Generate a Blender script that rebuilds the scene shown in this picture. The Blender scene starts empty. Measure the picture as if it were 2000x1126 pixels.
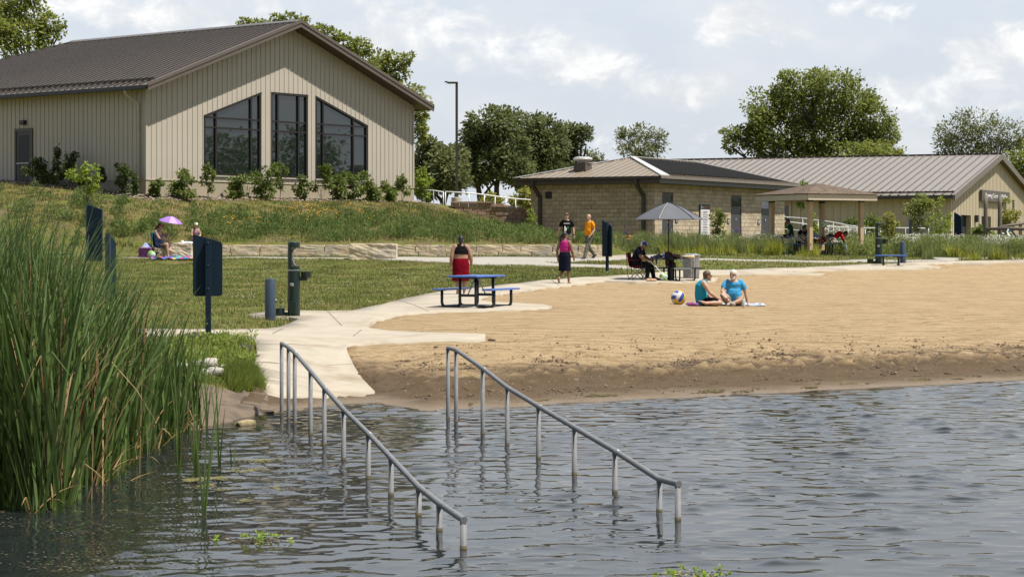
import bpy, bmesh, math, random
import numpy as np
from mathutils import Vector, Matrix
PI = math.pi
R = math.radians
rnd = random.Random(7)
npr = np.random.default_rng(11)
SC = bpy.context.scene
COL = SC.collection

# ------------------------------------------------------------------ camera model (metres; lake level z = 0)
CAMH, FPX, CX, HY = 2.3, 4180.0, 1000.0, 478.0
def at(px, py, Y):
    return Vector(((px - CX) * Y / FPX, Y, CAMH + (HY - py) * Y / FPX))
def sstep(a, b, x):
    t = np.clip((np.asarray(x, float) - a) / (b - a), 0, 1)
    return t * t * (3 - 2 * t)

# ------------------------------------------------------------------ terrain height
SX = [-60, -20, -8, -6, -4.6, -3.9, -3.4, -2.6, -1.95, -1.2, -.4, 1.8, 4.5, 8.85, 20, 60]
SY = [14, 20, 22.5, 24.5, 25.8, 27.2, 29.6, 31.1, 31.4, 29.8, 30.3, 32.0, 33.7, 37.0, 46, 66]
PD = [-400, -12, 0, 3, 7, 12, 17, 20, 30, 37, 42, 46, 50.5, 53, 56, 63, 100, 160, 300, 4000]
PZ = [-1.6, -1.5, 0, .15, .40, .62, .74, .83, .93, 1.12, 1.29, 1.45, 1.74, 1.85, 1.90, 2.05, 2.55, 3.2, 3.6, 3.6]
def gz(X, Y):
    X = np.asarray(X, float); Y = np.asarray(Y, float)
    S = np.interp(X, SX, SY)
    Sg = np.interp(X, [-500, 0, 15, 25, 500], [30.5, 30.5, 38.8, 42, 42])
    w = sstep(33, 45, Y)
    d = Y - (S * (1 - w) + Sg * w)
    z = np.interp(d, PD, PZ)
    # the grassy bank the beach house stands on
    xa = np.interp(Y, [84, 95, 108], [3.75, -.5, -.5]); xb = np.interp(Y, [84, 95, 108], [5.2, 6.0, 6.0])
    tt = np.clip((X - xa) / (xb - xa), 0, 1); m = 1 - tt * tt * (3 - 2 * tt)
    Fc = np.interp(X, [-60, -35, -24, -16.4, -5.0, 10], [122, 108.5, 100.3, 94.2, 107.9, 108.2])
    Pl = np.interp(X, [-60, -24, -20, -16.4, -5.0, -3, -1.5, 1, 6], [5.8, 5.3, 4.95, 4.47, 4.5, 4.15, 3.7, 3.1, 2.2])
    t = np.clip((Y - 84.4) / (Fc - 84.4), 0, 1)
    zh = 2.33 + (Pl - 2.33) * t ** .92
    st = np.where(X > -14.2, sstep(84.15, 84.45, Y), sstep(82.5, 89, Y))
    z = z * (1 - m * st) + zh * m * st
    ter = np.interp(X, [-60, -5, 1.5], [4.5, 4.42, 4.0])
    mt = sstep(108.25, 108.6, Y) * (1 - sstep(1.5, 8, X)) * sstep(-5.2, -4.8, X)
    z = z * (1 - mt) + np.maximum(z, ter) * mt
    z = z + .02 * np.sin(X * 1.7 + Y * .6) * np.sin(Y * 1.1 - X * .5) * sstep(50, 60, Y)
    return z
def g(x, y): return float(gz(x, y))
def ground_px(px, py, y0=14.0, y1=320.0):
    prev = y0; Y = y0
    while Y < y1:
        p = at(px, py, Y)
        if p.z <= g(p.x, p.y):
            lo, hi = prev, Y
            for _ in range(18):
                mid = .5 * (lo + hi); q = at(px, py, mid)
                if q.z <= g(q.x, q.y): hi = mid
                else: lo = mid
            q = at(px, py, hi); return Vector((q.x, q.y, g(q.x, q.y)))
        prev = Y; Y *= 1.01
    return at(px, py, y1)
def feet(px, Y):
    x = (px - CX) * Y / FPX
    return Vector((x, Y, g(x, Y)))

# ------------------------------------------------------------------ mesh builder
class MB:
    def __init__(s, M=None):
        s.v = []; s.f = []; s.mi = []; s.M = M or Matrix(); s.cur = 0
    def add(s, vs, fs):
        o = len(s.v)
        s.v += [tuple(s.M @ Vector(v)) for v in vs]
        for f in fs:
            s.f.append(tuple(i + o for i in f)); s.mi.append(s.cur)
    def box(s, lo, hi, bev=0, rot=None, org=None):
        x0, y0, z0 = lo; x1, y1, z1 = hi
        if bev:
            bm = bmesh.new(); bmesh.ops.create_cube(bm, size=1)
            for v in bm.verts:
                v.co = Vector(((x0 + x1) / 2 + v.co.x * (x1 - x0), (y0 + y1) / 2 + v.co.y * (y1 - y0), (z0 + z1) / 2 + v.co.z * (z1 - z0)))
            bmesh.ops.bevel(bm, geom=bm.edges[:], offset=bev, segments=2, profile=.6, affect='EDGES')
            bm.verts.index_update()
            vs = [v.co.copy() for v in bm.verts]; fs = [[v.index for v in f.verts] for f in bm.faces]; bm.free()
        else:
            vs = [Vector(p) for p in ((x0, y0, z0), (x1, y0, z0), (x1, y1, z0), (x0, y1, z0), (x0, y0, z1), (x1, y0, z1), (x1, y1, z1), (x0, y1, z1))]
            fs = [(0, 3, 2, 1), (4, 5, 6, 7), (0, 1, 5, 4), (1, 2, 6, 5), (2, 3, 7, 6), (3, 0, 4, 7)]
        if rot is not None:
            o = Vector(org) if org is not None else Vector(((x0 + x1) / 2, (y0 + y1) / 2, (z0 + z1) / 2))
            vs = [o + rot @ (v - o) for v in vs]
        s.add(vs, fs); return s
    def bar(s, a, b, w, h, up=(0, 0, 1), bev=0):
        a = Vector(a); b = Vector(b); d = b - a; L = d.length; d.normalize()
        u = Vector(up); sd = d.cross(u)
        if sd.length < 1e-5: sd = d.cross(Vector((1, 0, 0)))
        sd.normalize(); u = sd.cross(d)
        Mx = Matrix((d, sd, u)).transposed()
        c = (a + b) / 2
        return s.box(c - Vector((L / 2, w / 2, h / 2)), c + Vector((L / 2, w / 2, h / 2)), bev, Mx, c)
    def tube(s, path, r, n=10, cap=True, closed=False):
        P = [Vector(p) for p in path]; k = len(P)
        rs = r if isinstance(r, (list, tuple)) else [r] * k
        rings = []; prev = None
        for i in range(k):
            if closed: d = P[(i + 1) % k] - P[i - 1]
            else: d = P[min(i + 1, k - 1)] - P[max(i - 1, 0)]
            d.normalize()
            if prev is None:
                u = d.cross(Vector((0, 0, 1)))
                if u.length < .05: u = d.cross(Vector((1, 0, 0)))
            else: u = prev - d * prev.dot(d)
            u.normalize(); prev = u; w = d.cross(u)
            rings.append([P[i] + (u * math.cos(2 * PI * j / n) + w * math.sin(2 * PI * j / n)) * rs[i] for j in range(n)])
        vs = [v for q in rings for v in q]; fs = []
        for i in range(k if closed else k - 1):
            a = i * n; b = ((i + 1) % k) * n
            for j in range(n): fs.append((a + j, a + (j + 1) % n, b + (j + 1) % n, b + j))
        if cap and not closed:
            fs.append(tuple(range(n - 1, -1, -1))); fs.append(tuple((k - 1) * n + j for j in range(n)))
        s.add(vs, fs); return s
    def lathe(s, prof, n=24, c=(0, 0, 0), axis=None):
        c = Vector(c); vs = []; fs = []; k = len(prof)
        q = Vector((0, 0, 1)).rotation_difference(Vector(axis)) if axis is not None else None
        for (r, z) in prof:
            for j in range(n):
                p = Vector((r * math.cos(2 * PI * j / n), r * math.sin(2 * PI * j / n), z))
                vs.append(c + (q @ p if q else p))
        for i in range(k - 1):
            for j in range(n): fs.append((i * n + j, i * n + (j + 1) % n, (i + 1) * n + (j + 1) % n, (i + 1) * n + j))
        if prof[0][0] > 1e-4: fs.append(tuple(range(n - 1, -1, -1)))
        if prof[-1][0] > 1e-4: fs.append(tuple((k - 1) * n + j for j in range(n)))
        s.add(vs, fs); return s
    def ell(s, c, r, n=16, m=10, rot=None):
        c = Vector(c); r = (r, r, r) if isinstance(r, (int, float)) else r
        vs = []; fs = []
        for i in range(m + 1):
            th = PI * i / m
            for j in range(n):
                p = Vector((r[0] * math.sin(th) * math.cos(2 * PI * j / n), r[1] * math.sin(th) * math.sin(2 * PI * j / n), r[2] * math.cos(th)))
                vs.append(c + (rot @ p if rot is not None else p))
        for i in range(m):
            for j in range(n): fs.append((i * n + j, (i + 1) * n + j, (i + 1) * n + (j + 1) % n, i * n + (j + 1) % n))
        s.add(vs, fs); return s
    def prism(s, poly, ext):
        """poly: list of 3-D points of a planar outline; ext: extrusion vector"""
        P = [Vector(p) for p in poly]; e = Vector(ext); n = len(P)
        s.add(P + [p + e for p in P], [tuple(range(n - 1, -1, -1)), tuple(range(n, 2 * n))] + [(i, (i + 1) % n, n + (i + 1) % n, n + i) for i in range(n)])
        return s
    def caps(s, pts, rs, n=10):
        """chain of spheres joined by cones (for voxel skins)"""
        for p, r in zip(pts, rs): s.ell(p, r, n, 7)
        for i in range(len(pts) - 1): s.tube([pts[i], pts[i + 1]], [rs[i], rs[i + 1]], n)
        return s
    def mesh(s, name, mats, smooth=False, fix=True):
        me = bpy.data.meshes.new(name); me.from_pydata(s.v, [], s.f)
        for m in (mats if isinstance(mats, (list, tuple)) else [mats]): me.materials.append(m)
        if max(s.mi or [0]) > 0: me.polygons.foreach_set('material_index', s.mi)
        if fix:
            bm = bmesh.new(); bm.from_mesh(me)
            bmesh.ops.remove_doubles(bm, verts=bm.verts, dist=1e-6)
            bmesh.ops.recalc_face_normals(bm, faces=bm.faces); bm.to_mesh(me); bm.free()
        if smooth: me.polygons.foreach_set('use_smooth', [True] * len(me.polygons))
        me.update(); return me
    def build(s, name, mats, parent=None, smooth=False, fix=True, auto=None):
        me = s.mesh(name, mats, smooth, fix)
        if auto: 
            me.polygons.foreach_set('use_smooth', [True] * len(me.polygons)); me.set_sharp_from_angle(angle=R(auto))
        return link(name, me, parent)

def link(name, me, parent=None):
    o = bpy.data.objects.new(name, me); COL.objects.link(o)
    if parent is not None: o.parent = parent
    return o
def thing(name, label, cat, loc=(0, 0, 0), rz=0.0, group=None):
    o = bpy.data.objects.new(name, None); COL.objects.link(o); o.empty_display_size = .2
    o.location = loc; o.rotation_euler = (0, 0, rz)
    return tag(o, label, cat, group)
def tag(o, label=None, cat=None, group=None, kind=None):
    if label: o['label'] = label
    if cat: o['category'] = cat
    if group: o['group'] = group
    if kind: o['kind'] = kind
    return o
def copy_tree(o, parent=None):
    c = o.copy(); COL.objects.link(c)
    if parent is not None: c.parent = parent
    for ch in [q for q in bpy.data.objects if q.parent == o]: copy_tree(ch, c)
    return c

def np_mesh(name, V, F, mat, smooth=False):
    """V (n,3), F (m,k) constant-size faces"""
    V = np.asarray(V, np.float32); F = np.asarray(F, np.int32)
    me = bpy.data.meshes.new(name); k = F.shape[1]; m = len(F)
    me.vertices.add(len(V)); me.vertices.foreach_set('co', V.ravel())
    me.loops.add(m * k); me.loops.foreach_set('vertex_index', F.ravel())
    me.polygons.add(m); me.polygons.foreach_set('loop_start', np.arange(0, m * k, k, dtype=np.int32))
    me.polygons.foreach_set('loop_total', np.full(m, k, np.int32))
    if smooth: me.polygons.foreach_set('use_smooth', np.ones(m, bool))
    for q in (mat if isinstance(mat, (list, tuple)) else [mat]): me.materials.append(q)
    me.update(calc_edges=True); me.validate()
    return me

def inpoly(X, Y, poly):
    P = [(p[0], p[1]) for p in poly]; ins = np.zeros(len(X), bool); j = len(P) - 1
    for i in range(len(P)):
        xi, yi = P[i]; xj, yj = P[j]
        c = ((yi > Y) != (yj > Y)) & (X < (xj - xi) * (Y - yi) / (yj - yi + 1e-12) + xi); ins ^= c; j = i
    return ins

# ------------------------------------------------------------------ materials
def nodes(name):
    m = bpy.data.materials.new(name); m.use_nodes = True
    nt = m.node_tree; b = nt.nodes['Principled BSDF']
    return m, nt, b
def N(nt, t, **k):
    n = nt.nodes.new(t)
    for a, v in k.items():
        if a.startswith('i_'):
            key = a[2:]; n.inputs[int(key) if key.isdigit() else key.replace('_', ' ')].default_value = v
        else: setattr(n, a, v)
    return n
def c4(c): return (c[0], c[1], c[2], 1)
def mat(name, a, b=None, scale=6, rough=.6, bump=0, bscale=40, metal=0, stretch=None, detail=5, spec=.5, island=0, coat=0, dist=.01, c=None, cs=1.2, lo=.35, hi=.65):
    m, nt, bs = nodes(name)
    bs.inputs['Roughness'].default_value = rough; bs.inputs['Metallic'].default_value = metal
    bs.inputs['Specular IOR Level'].default_value = spec
    if coat: bs.inputs['Coat Weight'].default_value = coat
    tc = N(nt, 'ShaderNodeTexCoord'); vec = tc.outputs['Object']
    if stretch:
        mp = N(nt, 'ShaderNodeMapping'); mp.inputs['Scale'].default_value = stretch
        nt.links.new(vec, mp.inputs['Vector']); vec = mp.outputs['Vector']
    col = None
    if b is None: b = tuple(x * .82 for x in a)
    no = N(nt, 'ShaderNodeTexNoise'); no.inputs['Scale'].default_value = scale; no.inputs['Detail'].default_value = detail; no.inputs['Roughness'].default_value = .6
    nt.links.new(vec, no.inputs['Vector'])
    rp = N(nt, 'ShaderNodeMapRange'); rp.inputs['From Min'].default_value = lo; rp.inputs['From Max'].default_value = hi
    nt.links.new(no.outputs['Fac'], rp.inputs['Value'])
    mx = N(nt, 'ShaderNodeMix', data_type='RGBA'); mx.inputs[6].default_value = c4(a); mx.inputs[7].default_value = c4(b)
    nt.links.new(rp.outputs[0], mx.inputs[0]); col = mx.outputs[2]
    if c is not None:
        n2 = N(nt, 'ShaderNodeTexNoise'); n2.inputs['Scale'].default_value = cs; n2.inputs['Detail'].default_value = 6; n2.inputs['Roughness'].default_value = .65
        nt.links.new(tc.outputs['Object'], n2.inputs['Vector'])
        r2 = N(nt, 'ShaderNodeMapRange'); r2.inputs['From Min'].default_value = .5; r2.inputs['From Max'].default_value = .72
        nt.links.new(n2.outputs['Fac'], r2.inputs['Value'])
        m2 = N(nt, 'ShaderNodeMix', data_type='RGBA'); m2.inputs[7].default_value = c4(c)
        nt.links.new(r2.outputs[0], m2.inputs[0]); nt.links.new(col, m2.inputs[6]); col = m2.outputs[2]
    if island:
        ge = N(nt, 'ShaderNodeNewGeometry')
        mr = N(nt, 'ShaderNodeMapRange'); mr.inputs['To Min'].default_value = 1 - island; mr.inputs['To Max'].default_value = 1 + island
        nt.links.new(ge.outputs['Random Per Island'], mr.inputs['Value'])
        hs = N(nt, 'ShaderNodeHueSaturation'); nt.links.new(mr.outputs[0], hs.inputs['Value']); nt.links.new(col, hs.inputs['Color']); col = hs.outputs[0]
    nt.links.new(col, bs.inputs['Base Color'])
    if bump:
        nb = N(nt, 'ShaderNodeTexNoise'); nb.inputs['Scale'].default_value = bscale; nb.inputs['Detail'].default_value = 6
        nt.links.new(vec, nb.inputs['Vector'])
        bp = N(nt, 'ShaderNodeBump'); bp.inputs['Strength'].default_value = bump; bp.inputs['Distance'].default_value = dist
        nt.links.new(nb.outputs['Fac'], bp.inputs['Height']); nt.links.new(bp.outputs[0], bs.inputs['Normal'])
    return m
def leaf_mat(name, a, b, trans=.35, rough=.55, var=.3, c=None):
    """per-leaf colour variation, part of the light passes through"""
    m, nt, bs = nodes(name); out = nt.nodes['Material Output']
    ge = N(nt, 'ShaderNodeNewGeometry')
    mx = N(nt, 'ShaderNodeMix', data_type='RGBA'); mx.inputs[6].default_value = c4(a); mx.inputs[7].default_value = c4(b)
    nt.links.new(ge.outputs['Random Per Island'], mx.inputs[0]); col = mx.outputs[2]
    tc = N(nt, 'ShaderNodeTexCoord'); no = N(nt, 'ShaderNodeTexNoise'); no.inputs['Scale'].default_value = .9; no.inputs['Detail'].default_value = 3
    nt.links.new(tc.outputs['Object'], no.inputs['Vector'])
    mr = N(nt, 'ShaderNodeMapRange'); mr.inputs['From Min'].default_value = .3; mr.inputs['From Max'].default_value = .7
    mr.inputs['To Min'].default_value = 1 - var; mr.inputs['To Max'].default_value = 1 + var
    nt.links.new(no.outputs['Fac'], mr.inputs['Value'])
    hs = N(nt, 'ShaderNodeHueSaturation'); nt.links.new(mr.outputs[0], hs.inputs['Value']); nt.links.new(col, hs.inputs['Color']); col = hs.outputs[0]
    bs.inputs['Roughness'].default_value = rough; bs.inputs['Specular IOR Level'].default_value = .35
    nt.links.new(col, bs.inputs['Base Color'])
    tr = N(nt, 'ShaderNodeBsdfTranslucent')
    h2 = N(nt, 'ShaderNodeHueSaturation'); h2.inputs['Value'].default_value = 1.25; h2.inputs['Hue'].default_value = .485
    nt.links.new(col, h2.inputs['Color']); nt.links.new(h2.outputs[0], tr.inputs['Color'])
    ms = N(nt, 'ShaderNodeMixShader'); ms.inputs[0].default_value = trans
    nt.links.new(bs.outputs[0], ms.inputs[1]); nt.links.new(tr.outputs[0], ms.inputs[2]); nt.links.new(ms.outputs[0], out.inputs['Surface'])
    return m
def glass_mat(name, tint, ior=1.9):
    m, nt, b = nodes(name); b.inputs['Base Color'].default_value = c4(tint); b.inputs['Roughness'].default_value = .015
    b.inputs['IOR'].default_value = ior; return m
# ------------------------------------------------------------------ camera, sky, sun
cam = bpy.data.cameras.new('camera'); co = bpy.data.objects.new('camera', cam); COL.objects.link(co); SC.camera = co
cam.sensor_width = 36; cam.lens = FPX / 2000 * 36; cam.shift_y = (HY - 563) / 2000
cam.clip_start = .5; cam.clip_end = 9000
co.location = (0, 0, CAMH); co.rotation_euler = (R(90), 0, 0)

SUN_EL, SUN_DIR = R(65), Vector((.925, -.38, 0)).normalized()
sd = bpy.data.lights.new('sun', 'SUN'); so = bpy.data.objects.new('sun', sd); COL.objects.link(so)
sd.energy = 5.0; sd.angle = R(.6); sd.color = (1, .955, .87)
sv = Vector((SUN_DIR.x * math.cos(SUN_EL), SUN_DIR.y * math.cos(SUN_EL), math.sin(SUN_EL)))
so.rotation_euler = sv.to_track_quat('Z', 'Y').to_euler()
so.location = (40, 20, 60)

wd = bpy.data.worlds.new('World'); SC.world = wd; wd.use_nodes = True
nt = wd.node_tree; bg = nt.nodes['Background']
sky = N(nt, 'ShaderNodeTexSky', sky_type='NISHITA'); sky.sun_disc = False
sky.sun_elevation = SUN_EL; sky.sun_rotation = math.atan2(SUN_DIR.x, SUN_DIR.y)
sky.altitude = 200; sky.air_density = 1.0; sky.dust_density = .7; sky.ozone_density = 1.0
BGS = .078
bg.inputs['Strength'].default_value = BGS
tc = N(nt, 'ShaderNodeTexCoord'); sx = N(nt, 'ShaderNodeSeparateXYZ'); nt.links.new(tc.outputs['Generated'], sx.inputs[0])
def M(op, a, b=None, clamp=False):
    n = N(nt, 'ShaderNodeMath', operation=op); n.use_clamp = clamp
    for i, v in enumerate((a, b)):
        if v is None: continue
        if isinstance(v, (int, float)): n.inputs[i].default_value = v
        else: nt.links.new(v, n.inputs[i])
    return n.outputs[0]
def mixc(f, a, b):
    n = N(nt, 'ShaderNodeMix', data_type='RGBA'); n.clamp_result = False
    for i, v in ((0, f), (6, a), (7, b)):
        if isinstance(v, tuple): n.inputs[i].default_value = c4(v)
        elif isinstance(v, (int, float)): n.inputs[i].default_value = v
        else: nt.links.new(v, n.inputs[i])
    return n.outputs[2]
hl = M('MAXIMUM', M('SQRT', M('ADD', M('MULTIPLY', sx.outputs[0], sx.outputs[0]), M('MULTIPLY', sx.outputs[1], sx.outputs[1]))), .02)
el = M('DIVIDE', sx.outputs[2], hl)                      # tangent of elevation
az = M('ARCTAN2', sx.outputs[0], sx.outputs[1])           # azimuth from +Y
cv = N(nt, 'ShaderNodeCombineXYZ'); nt.links.new(M('MULTIPLY', az, 13.0), cv.inputs[0]); nt.links.new(M('MULTIPLY', el, 30.0), cv.inputs[1])
n1 = N(nt, 'ShaderNodeTexNoise'); n1.inputs['Scale'].default_value = 1.0; n1.inputs['Detail'].default_value = 8; n1.inputs['Roughness'].default_value = .56; n1.inputs['Distortion'].default_value = .25
nt.links.new(cv.outputs[0], n1.inputs['Vector'])
cv2 = N(nt, 'ShaderNodeCombineXYZ'); nt.links.new(M('MULTIPLY', az, 38.0), cv2.inputs[0]); nt.links.new(M('MULTIPLY', el, 52.0), cv2.inputs[1]); cv2.inputs[2].default_value = 3.3
n2 = N(nt, 'ShaderNodeTexNoise'); n2.inputs['Scale'].default_value = 1.0; n2.inputs['Detail'].default_value = 8; n2.inputs['Roughness'].default_value = .6; n2.inputs['Distortion'].default_value = .3
nt.links.new(cv2.outputs[0], n2.inputs['Vector'])
# cumulus heaps standing low over the far shore: (pixel-free) azimuth, elevation, half width, half height, weight
puffs = []
for (px, py, a, b, wgt) in [(1335, 185, 120, 38, 1.0), (1290, 205, 70, 25, .7), (1400, 175, 55, 30, .8), (1150, 140, 130, 45, .9), (1080, 120, 50, 40, .75), (1235, 130, 60, 28, .7),
                            (1445, 45, 75, 45, 1.0), (1530, 75, 90, 30, .55), (1930, 110, 90, 50, 1.0), (1980, 80, 60, 40, .8), (1780, 190, 120, 50, .6), (1900, 200, 120, 40, .6),
                            (900, 60, 140, 45, .7), (860, 110, 150, 45, .6), (920, 240, 90, 30, .55), (1380, 250, 120, 25, .5), (700, 90, 180, 60, .8), (300, 40, 220, 40, .75), (180, 20, 120, 50, .7), (460, 15, 160, 22, .6), (1650, 20, 160, 26, .45), (780, 20, 120, 30, .6)]:
    u = M('DIVIDE', M('SUBTRACT', az, math.atan2(px - CX, FPX)), a / FPX)
    v = M('DIVIDE', M('SUBTRACT', el, (HY - py) / FPX), b / FPX)
    r2 = M('ADD', M('MULTIPLY', u, u), M('MULTIPLY', v, v))
    puffs.append(M('MULTIPLY', M('SUBTRACT', 1.0, M('MULTIPLY', r2, .5), True), wgt))
acc = puffs[0]
for p in puffs[1:]: acc = M('MAXIMUM', acc, p)
nn = M('SUBTRACT', n2.outputs['Fac'], .5)
dens = M('ADD', M('MULTIPLY', acc, .8), M('MULTIPLY', nn, 2.3))
dens = M('MULTIPLY', M('SUBTRACT', dens, .3), 1.9, True)
gen = M('MULTIPLY', M('SUBTRACT', n1.outputs['Fac'], .43), 4.0, True)     # thin general cloud
gen = M('MULTIPLY', gen, M('SUBTRACT', .72, M('MULTIPLY', el, .9), True))
mid = M('MULTIPLY', M('SUBTRACT', el, .05), 4.0, True)
up = M('MULTIPLY', M('SUBTRACT', el, .35), 1.3, True)                          # 0 at the horizon .. 1 above 37 degrees
hz = mixc(up, mixc(mid, (.51 / BGS, .55 / BGS, .595 / BGS), (.58 / BGS, .67 / BGS, .79 / BGS)), sky.outputs[0])
thin = mixc(M('MULTIPLY', n2.outputs['Fac'], 1.0, True), (.53 / BGS, .55 / BGS, .58 / BGS), (.74 / BGS, .745 / BGS, .745 / BGS))
c1 = mixc(gen, hz, thin)
shade = M('MULTIPLY', M('SUBTRACT', n2.outputs['Fac'], .38), 3.2, True)
cl = mixc(shade, (.575 / BGS, .59 / BGS, .61 / BGS), (.82 / BGS, .82 / BGS, .81 / BGS))
c2 = mixc(M('MULTIPLY', dens, M('GREATER_THAN', sx.outputs[1], 0.0)), c1, cl)
bk = N(nt, 'ShaderNodeMapRange', interpolation_type='SMOOTHSTEP'); bk.inputs['From Min'].default_value = -.35; bk.inputs['From Max'].default_value = .25; bk.inputs['To Min'].default_value = .55; bk.inputs['To Max'].default_value = 1.0
nt.links.new(sx.outputs[1], bk.inputs['Value'])     # the sky behind the camera is the darker half
vm_ = N(nt, 'ShaderNodeVectorMath', operation='SCALE'); nt.links.new(c2, vm_.inputs[0]); nt.links.new(bk.outputs[0], vm_.inputs['Scale'])
nt.links.new(vm_.outputs[0], bg.inputs['Color'])

SC.view_settings.view_transform = 'Standard'; SC.view_settings.look = 'None'; SC.view_settings.exposure = .42; SC.view_settings.gamma = 1
SC.cycles.max_bounces = 6; SC.cycles.diffuse_bounces = 3; SC.cycles.glossy_bounces = 3; SC.cycles.transmission_bounces = 4; SC.cycles.transparent_max_bounces = 4
SC.cycles.use_denoising = True; SC.cycles.caustics_reflective = False; SC.cycles.caustics_refractive = False

# ------------------------------------------------------------------ ground sheet
def ground_mat():
    m, nt, b = nodes('turf'); b.inputs['Roughness'].default_value = .95; b.inputs['Specular IOR Level'].default_value = .15
    tc = N(nt, 'ShaderNodeTexCoord')
    def noise(sc, det=6, rough=.6, st=None):
        v = tc.outputs['Object']
        if st:
            mp = N(nt, 'ShaderNodeMapping'); mp.inputs['Scale'].default_value = st; nt.links.new(v, mp.inputs[0]); v = mp.outputs[0]
        n = N(nt, 'ShaderNodeTexNoise'); n.inputs['Scale'].default_value = sc; n.inputs['Detail'].default_value = det; n.inputs['Roughness'].default_value = rough
        nt.links.new(v, n.inputs['Vector']); return n.outputs['Fac']
    def rng(f, a, b):
        r = N(nt, 'ShaderNodeMapRange'); r.inputs['From Min'].default_value = a; r.inputs['From Max'].default_value = b; nt.links.new(f, r.inputs['Value']); return r.outputs[0]
    def mx(f, a, b):
        n = N(nt, 'ShaderNodeMix', data_type='RGBA')
        for i, v in ((0, f), (6, a), (7, b)):
            if isinstance(v, tuple): n.inputs[i].default_value = c4(v)
            else: nt.links.new(v, n.inputs[i])
        return n.outputs[2]
    base = mx(rng(noise(3.0), .38, .62), (.082, .104, .020), (.135, .138, .030))
    base = mx(rng(noise(.42, 5, .65), .46, .66), base, (.155, .122, .042))
    base = mx(rng(noise(1.1, 7, .7), .54, .66), base, (.135, .092, .052))
    sz_ = N(nt, 'ShaderNodeSeparateXYZ'); nt.links.new(tc.outputs['Object'], sz_.inputs[0])
    hill = N(nt, 'ShaderNodeMath', operation='MULTIPLY'); nt.links.new(rng(sz_.outputs[2], 2.0, 2.3), hill.inputs[0]); nt.links.new(rng(noise(.9, 7, .7), .48, .64), hill.inputs[1])
    base = mx(hill.outputs[0], base, (.140, .108, .058))
    fine = noise(26, 4, .7)
    hs = N(nt, 'ShaderNodeHueSaturation'); nt.links.new(base, hs.inputs['Color'])
    mr = N(nt, 'ShaderNodeMapRange'); mr.inputs['From Min'].default_value = .3; mr.inputs['From Max'].default_value = .7; mr.inputs['To Min'].default_value = .65; mr.inputs['To Max'].default_value = 1.35
    nt.links.new(fine, mr.inputs['Value']); nt.links.new(mr.outputs[0], hs.inputs['Value'])
    nt.links.new(hs.outputs[0], b.inputs['Base Color'])
    bp = N(nt, 'ShaderNodeBump'); bp.inputs['Strength'].default_value = .5; bp.inputs['Distance'].default_value = .05
    nt.links.new(fine, bp.inputs['Height']); nt.links.new(bp.outputs[0], b.inputs['Normal'])
    return m
TURF = ground_mat()
xs = np.unique(np.concatenate([np.array([-2500, -1200, -600, -300, -150, -90, -70, -55]), np.arange(-45, 60.1, .75), np.array([70, 90, 130, 200, 350, 700, 1300, 2600])]))
ys = np.unique(np.concatenate([np.array([-400, -200, -80, -20, 0, 8]), np.arange(14, 84, .6), np.array([84.0, 84.15, 84.3, 84.45, 84.7]), np.arange(85.2, 108, .6), np.array([108.25, 108.42, 108.6]), np.arange(109, 132, 1.0), np.arange(134, 220, 6), np.array([240, 270, 320, 400, 600, 1000, 2000, 4500])]))
XX, YY = np.meshgrid(xs, ys); ZZ = gz(XX, YY)
nx, ny = len(xs), len(ys)
ii = (np.arange(ny - 1)[:, None] * nx + np.arange(nx - 1)[None, :]).ravel()
Fq = np.stack([ii, ii + 1, ii + nx + 1, ii + nx], 1)
GROUND_DATA = (XX, YY, ZZ, Fq)
GX = tag(link('ground', np_mesh('ground', np.stack([XX.ravel(), YY.ravel(), ZZ.ravel()], 1), Fq, TURF, True)), kind='structure')

# ------------------------------------------------------------------ draped sheets
def drape(name, poly, off, m, cellx, celly, skirt=.12, zf=None, kind='structure', zmin=None):
    bm = bmesh.new(); vs = [bm.verts.new((p[0], p[1], 0)) for p in poly]
    f = bm.faces.new(vs); bmesh.ops.triangulate(bm, faces=[f])
    for lines, ax in ((cellx, 0), (celly, 1)):
        lo = min(p[ax] for p in poly); hi = max(p[ax] for p in poly)
        for q in lines:
            if lo < q < hi:
                no = (1, 0, 0) if ax == 0 else (0, 1, 0); c = (q, 0, 0) if ax == 0 else (0, q, 0)
                bmesh.ops.bisect_plane(bm, geom=bm.verts[:] + bm.edges[:] + bm.faces[:], plane_co=c, plane_no=no, dist=1e-5)
    bmesh.ops.recalc_face_normals(bm, faces=bm.faces)
    if sum(f.normal.z for f in bm.faces) < 0: bmesh.ops.reverse_faces(bm, faces=bm.faces)
    X = np.array([v.co.x for v in bm.verts]); Y = np.array([v.co.y for v in bm.verts])
    Z = gz(X, Y) + off + (zf(X, Y) if zf else 0)
    for v, z in zip(bm.verts, Z): v.co.z = z
    for f in bm.faces: f.smooth = True
    if skirt:
        be = [e for e in bm.edges if e.is_boundary]
        r = bmesh.ops.extrude_edge_only(bm, edges=be)
        for v in [q for q in r['geom'] if isinstance(q, bmesh.types.BMVert)]: v.co.z -= skirt
    me = bpy.data.meshes.new(name); bm.to_mesh(me); bm.free(); me.materials.append(m)
    o = link(name, me); tag(o, kind=kind); return o
def gp(pts, smooth=0):
    out = [ground_px(*p).to_2d() for p in pts]
    return out
def catmull(P, k=4, closed=False):
    P = [Vector(p) for p in P]; out = []; n = len(P)
    for i in range(n if closed else n - 1):
        p0 = P[i - 1] if (i > 0 or closed) else P[0]; p1 = P[i]; p2 = P[(i + 1) % n]; p3 = P[(i + 2) % n] if (i + 2 < n or closed) else P[-1]
        for j in range(k):
            t = j / k
            out.append(.5 * ((2 * p1) + (p2 - p0) * t + (2 * p0 - 5 * p1 + 4 * p2 - p3) * t * t + (3 * p1 - p0 - 3 * p2 + p3) * t ** 3))
    if not closed: out.append(P[-1])
    return out

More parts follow.
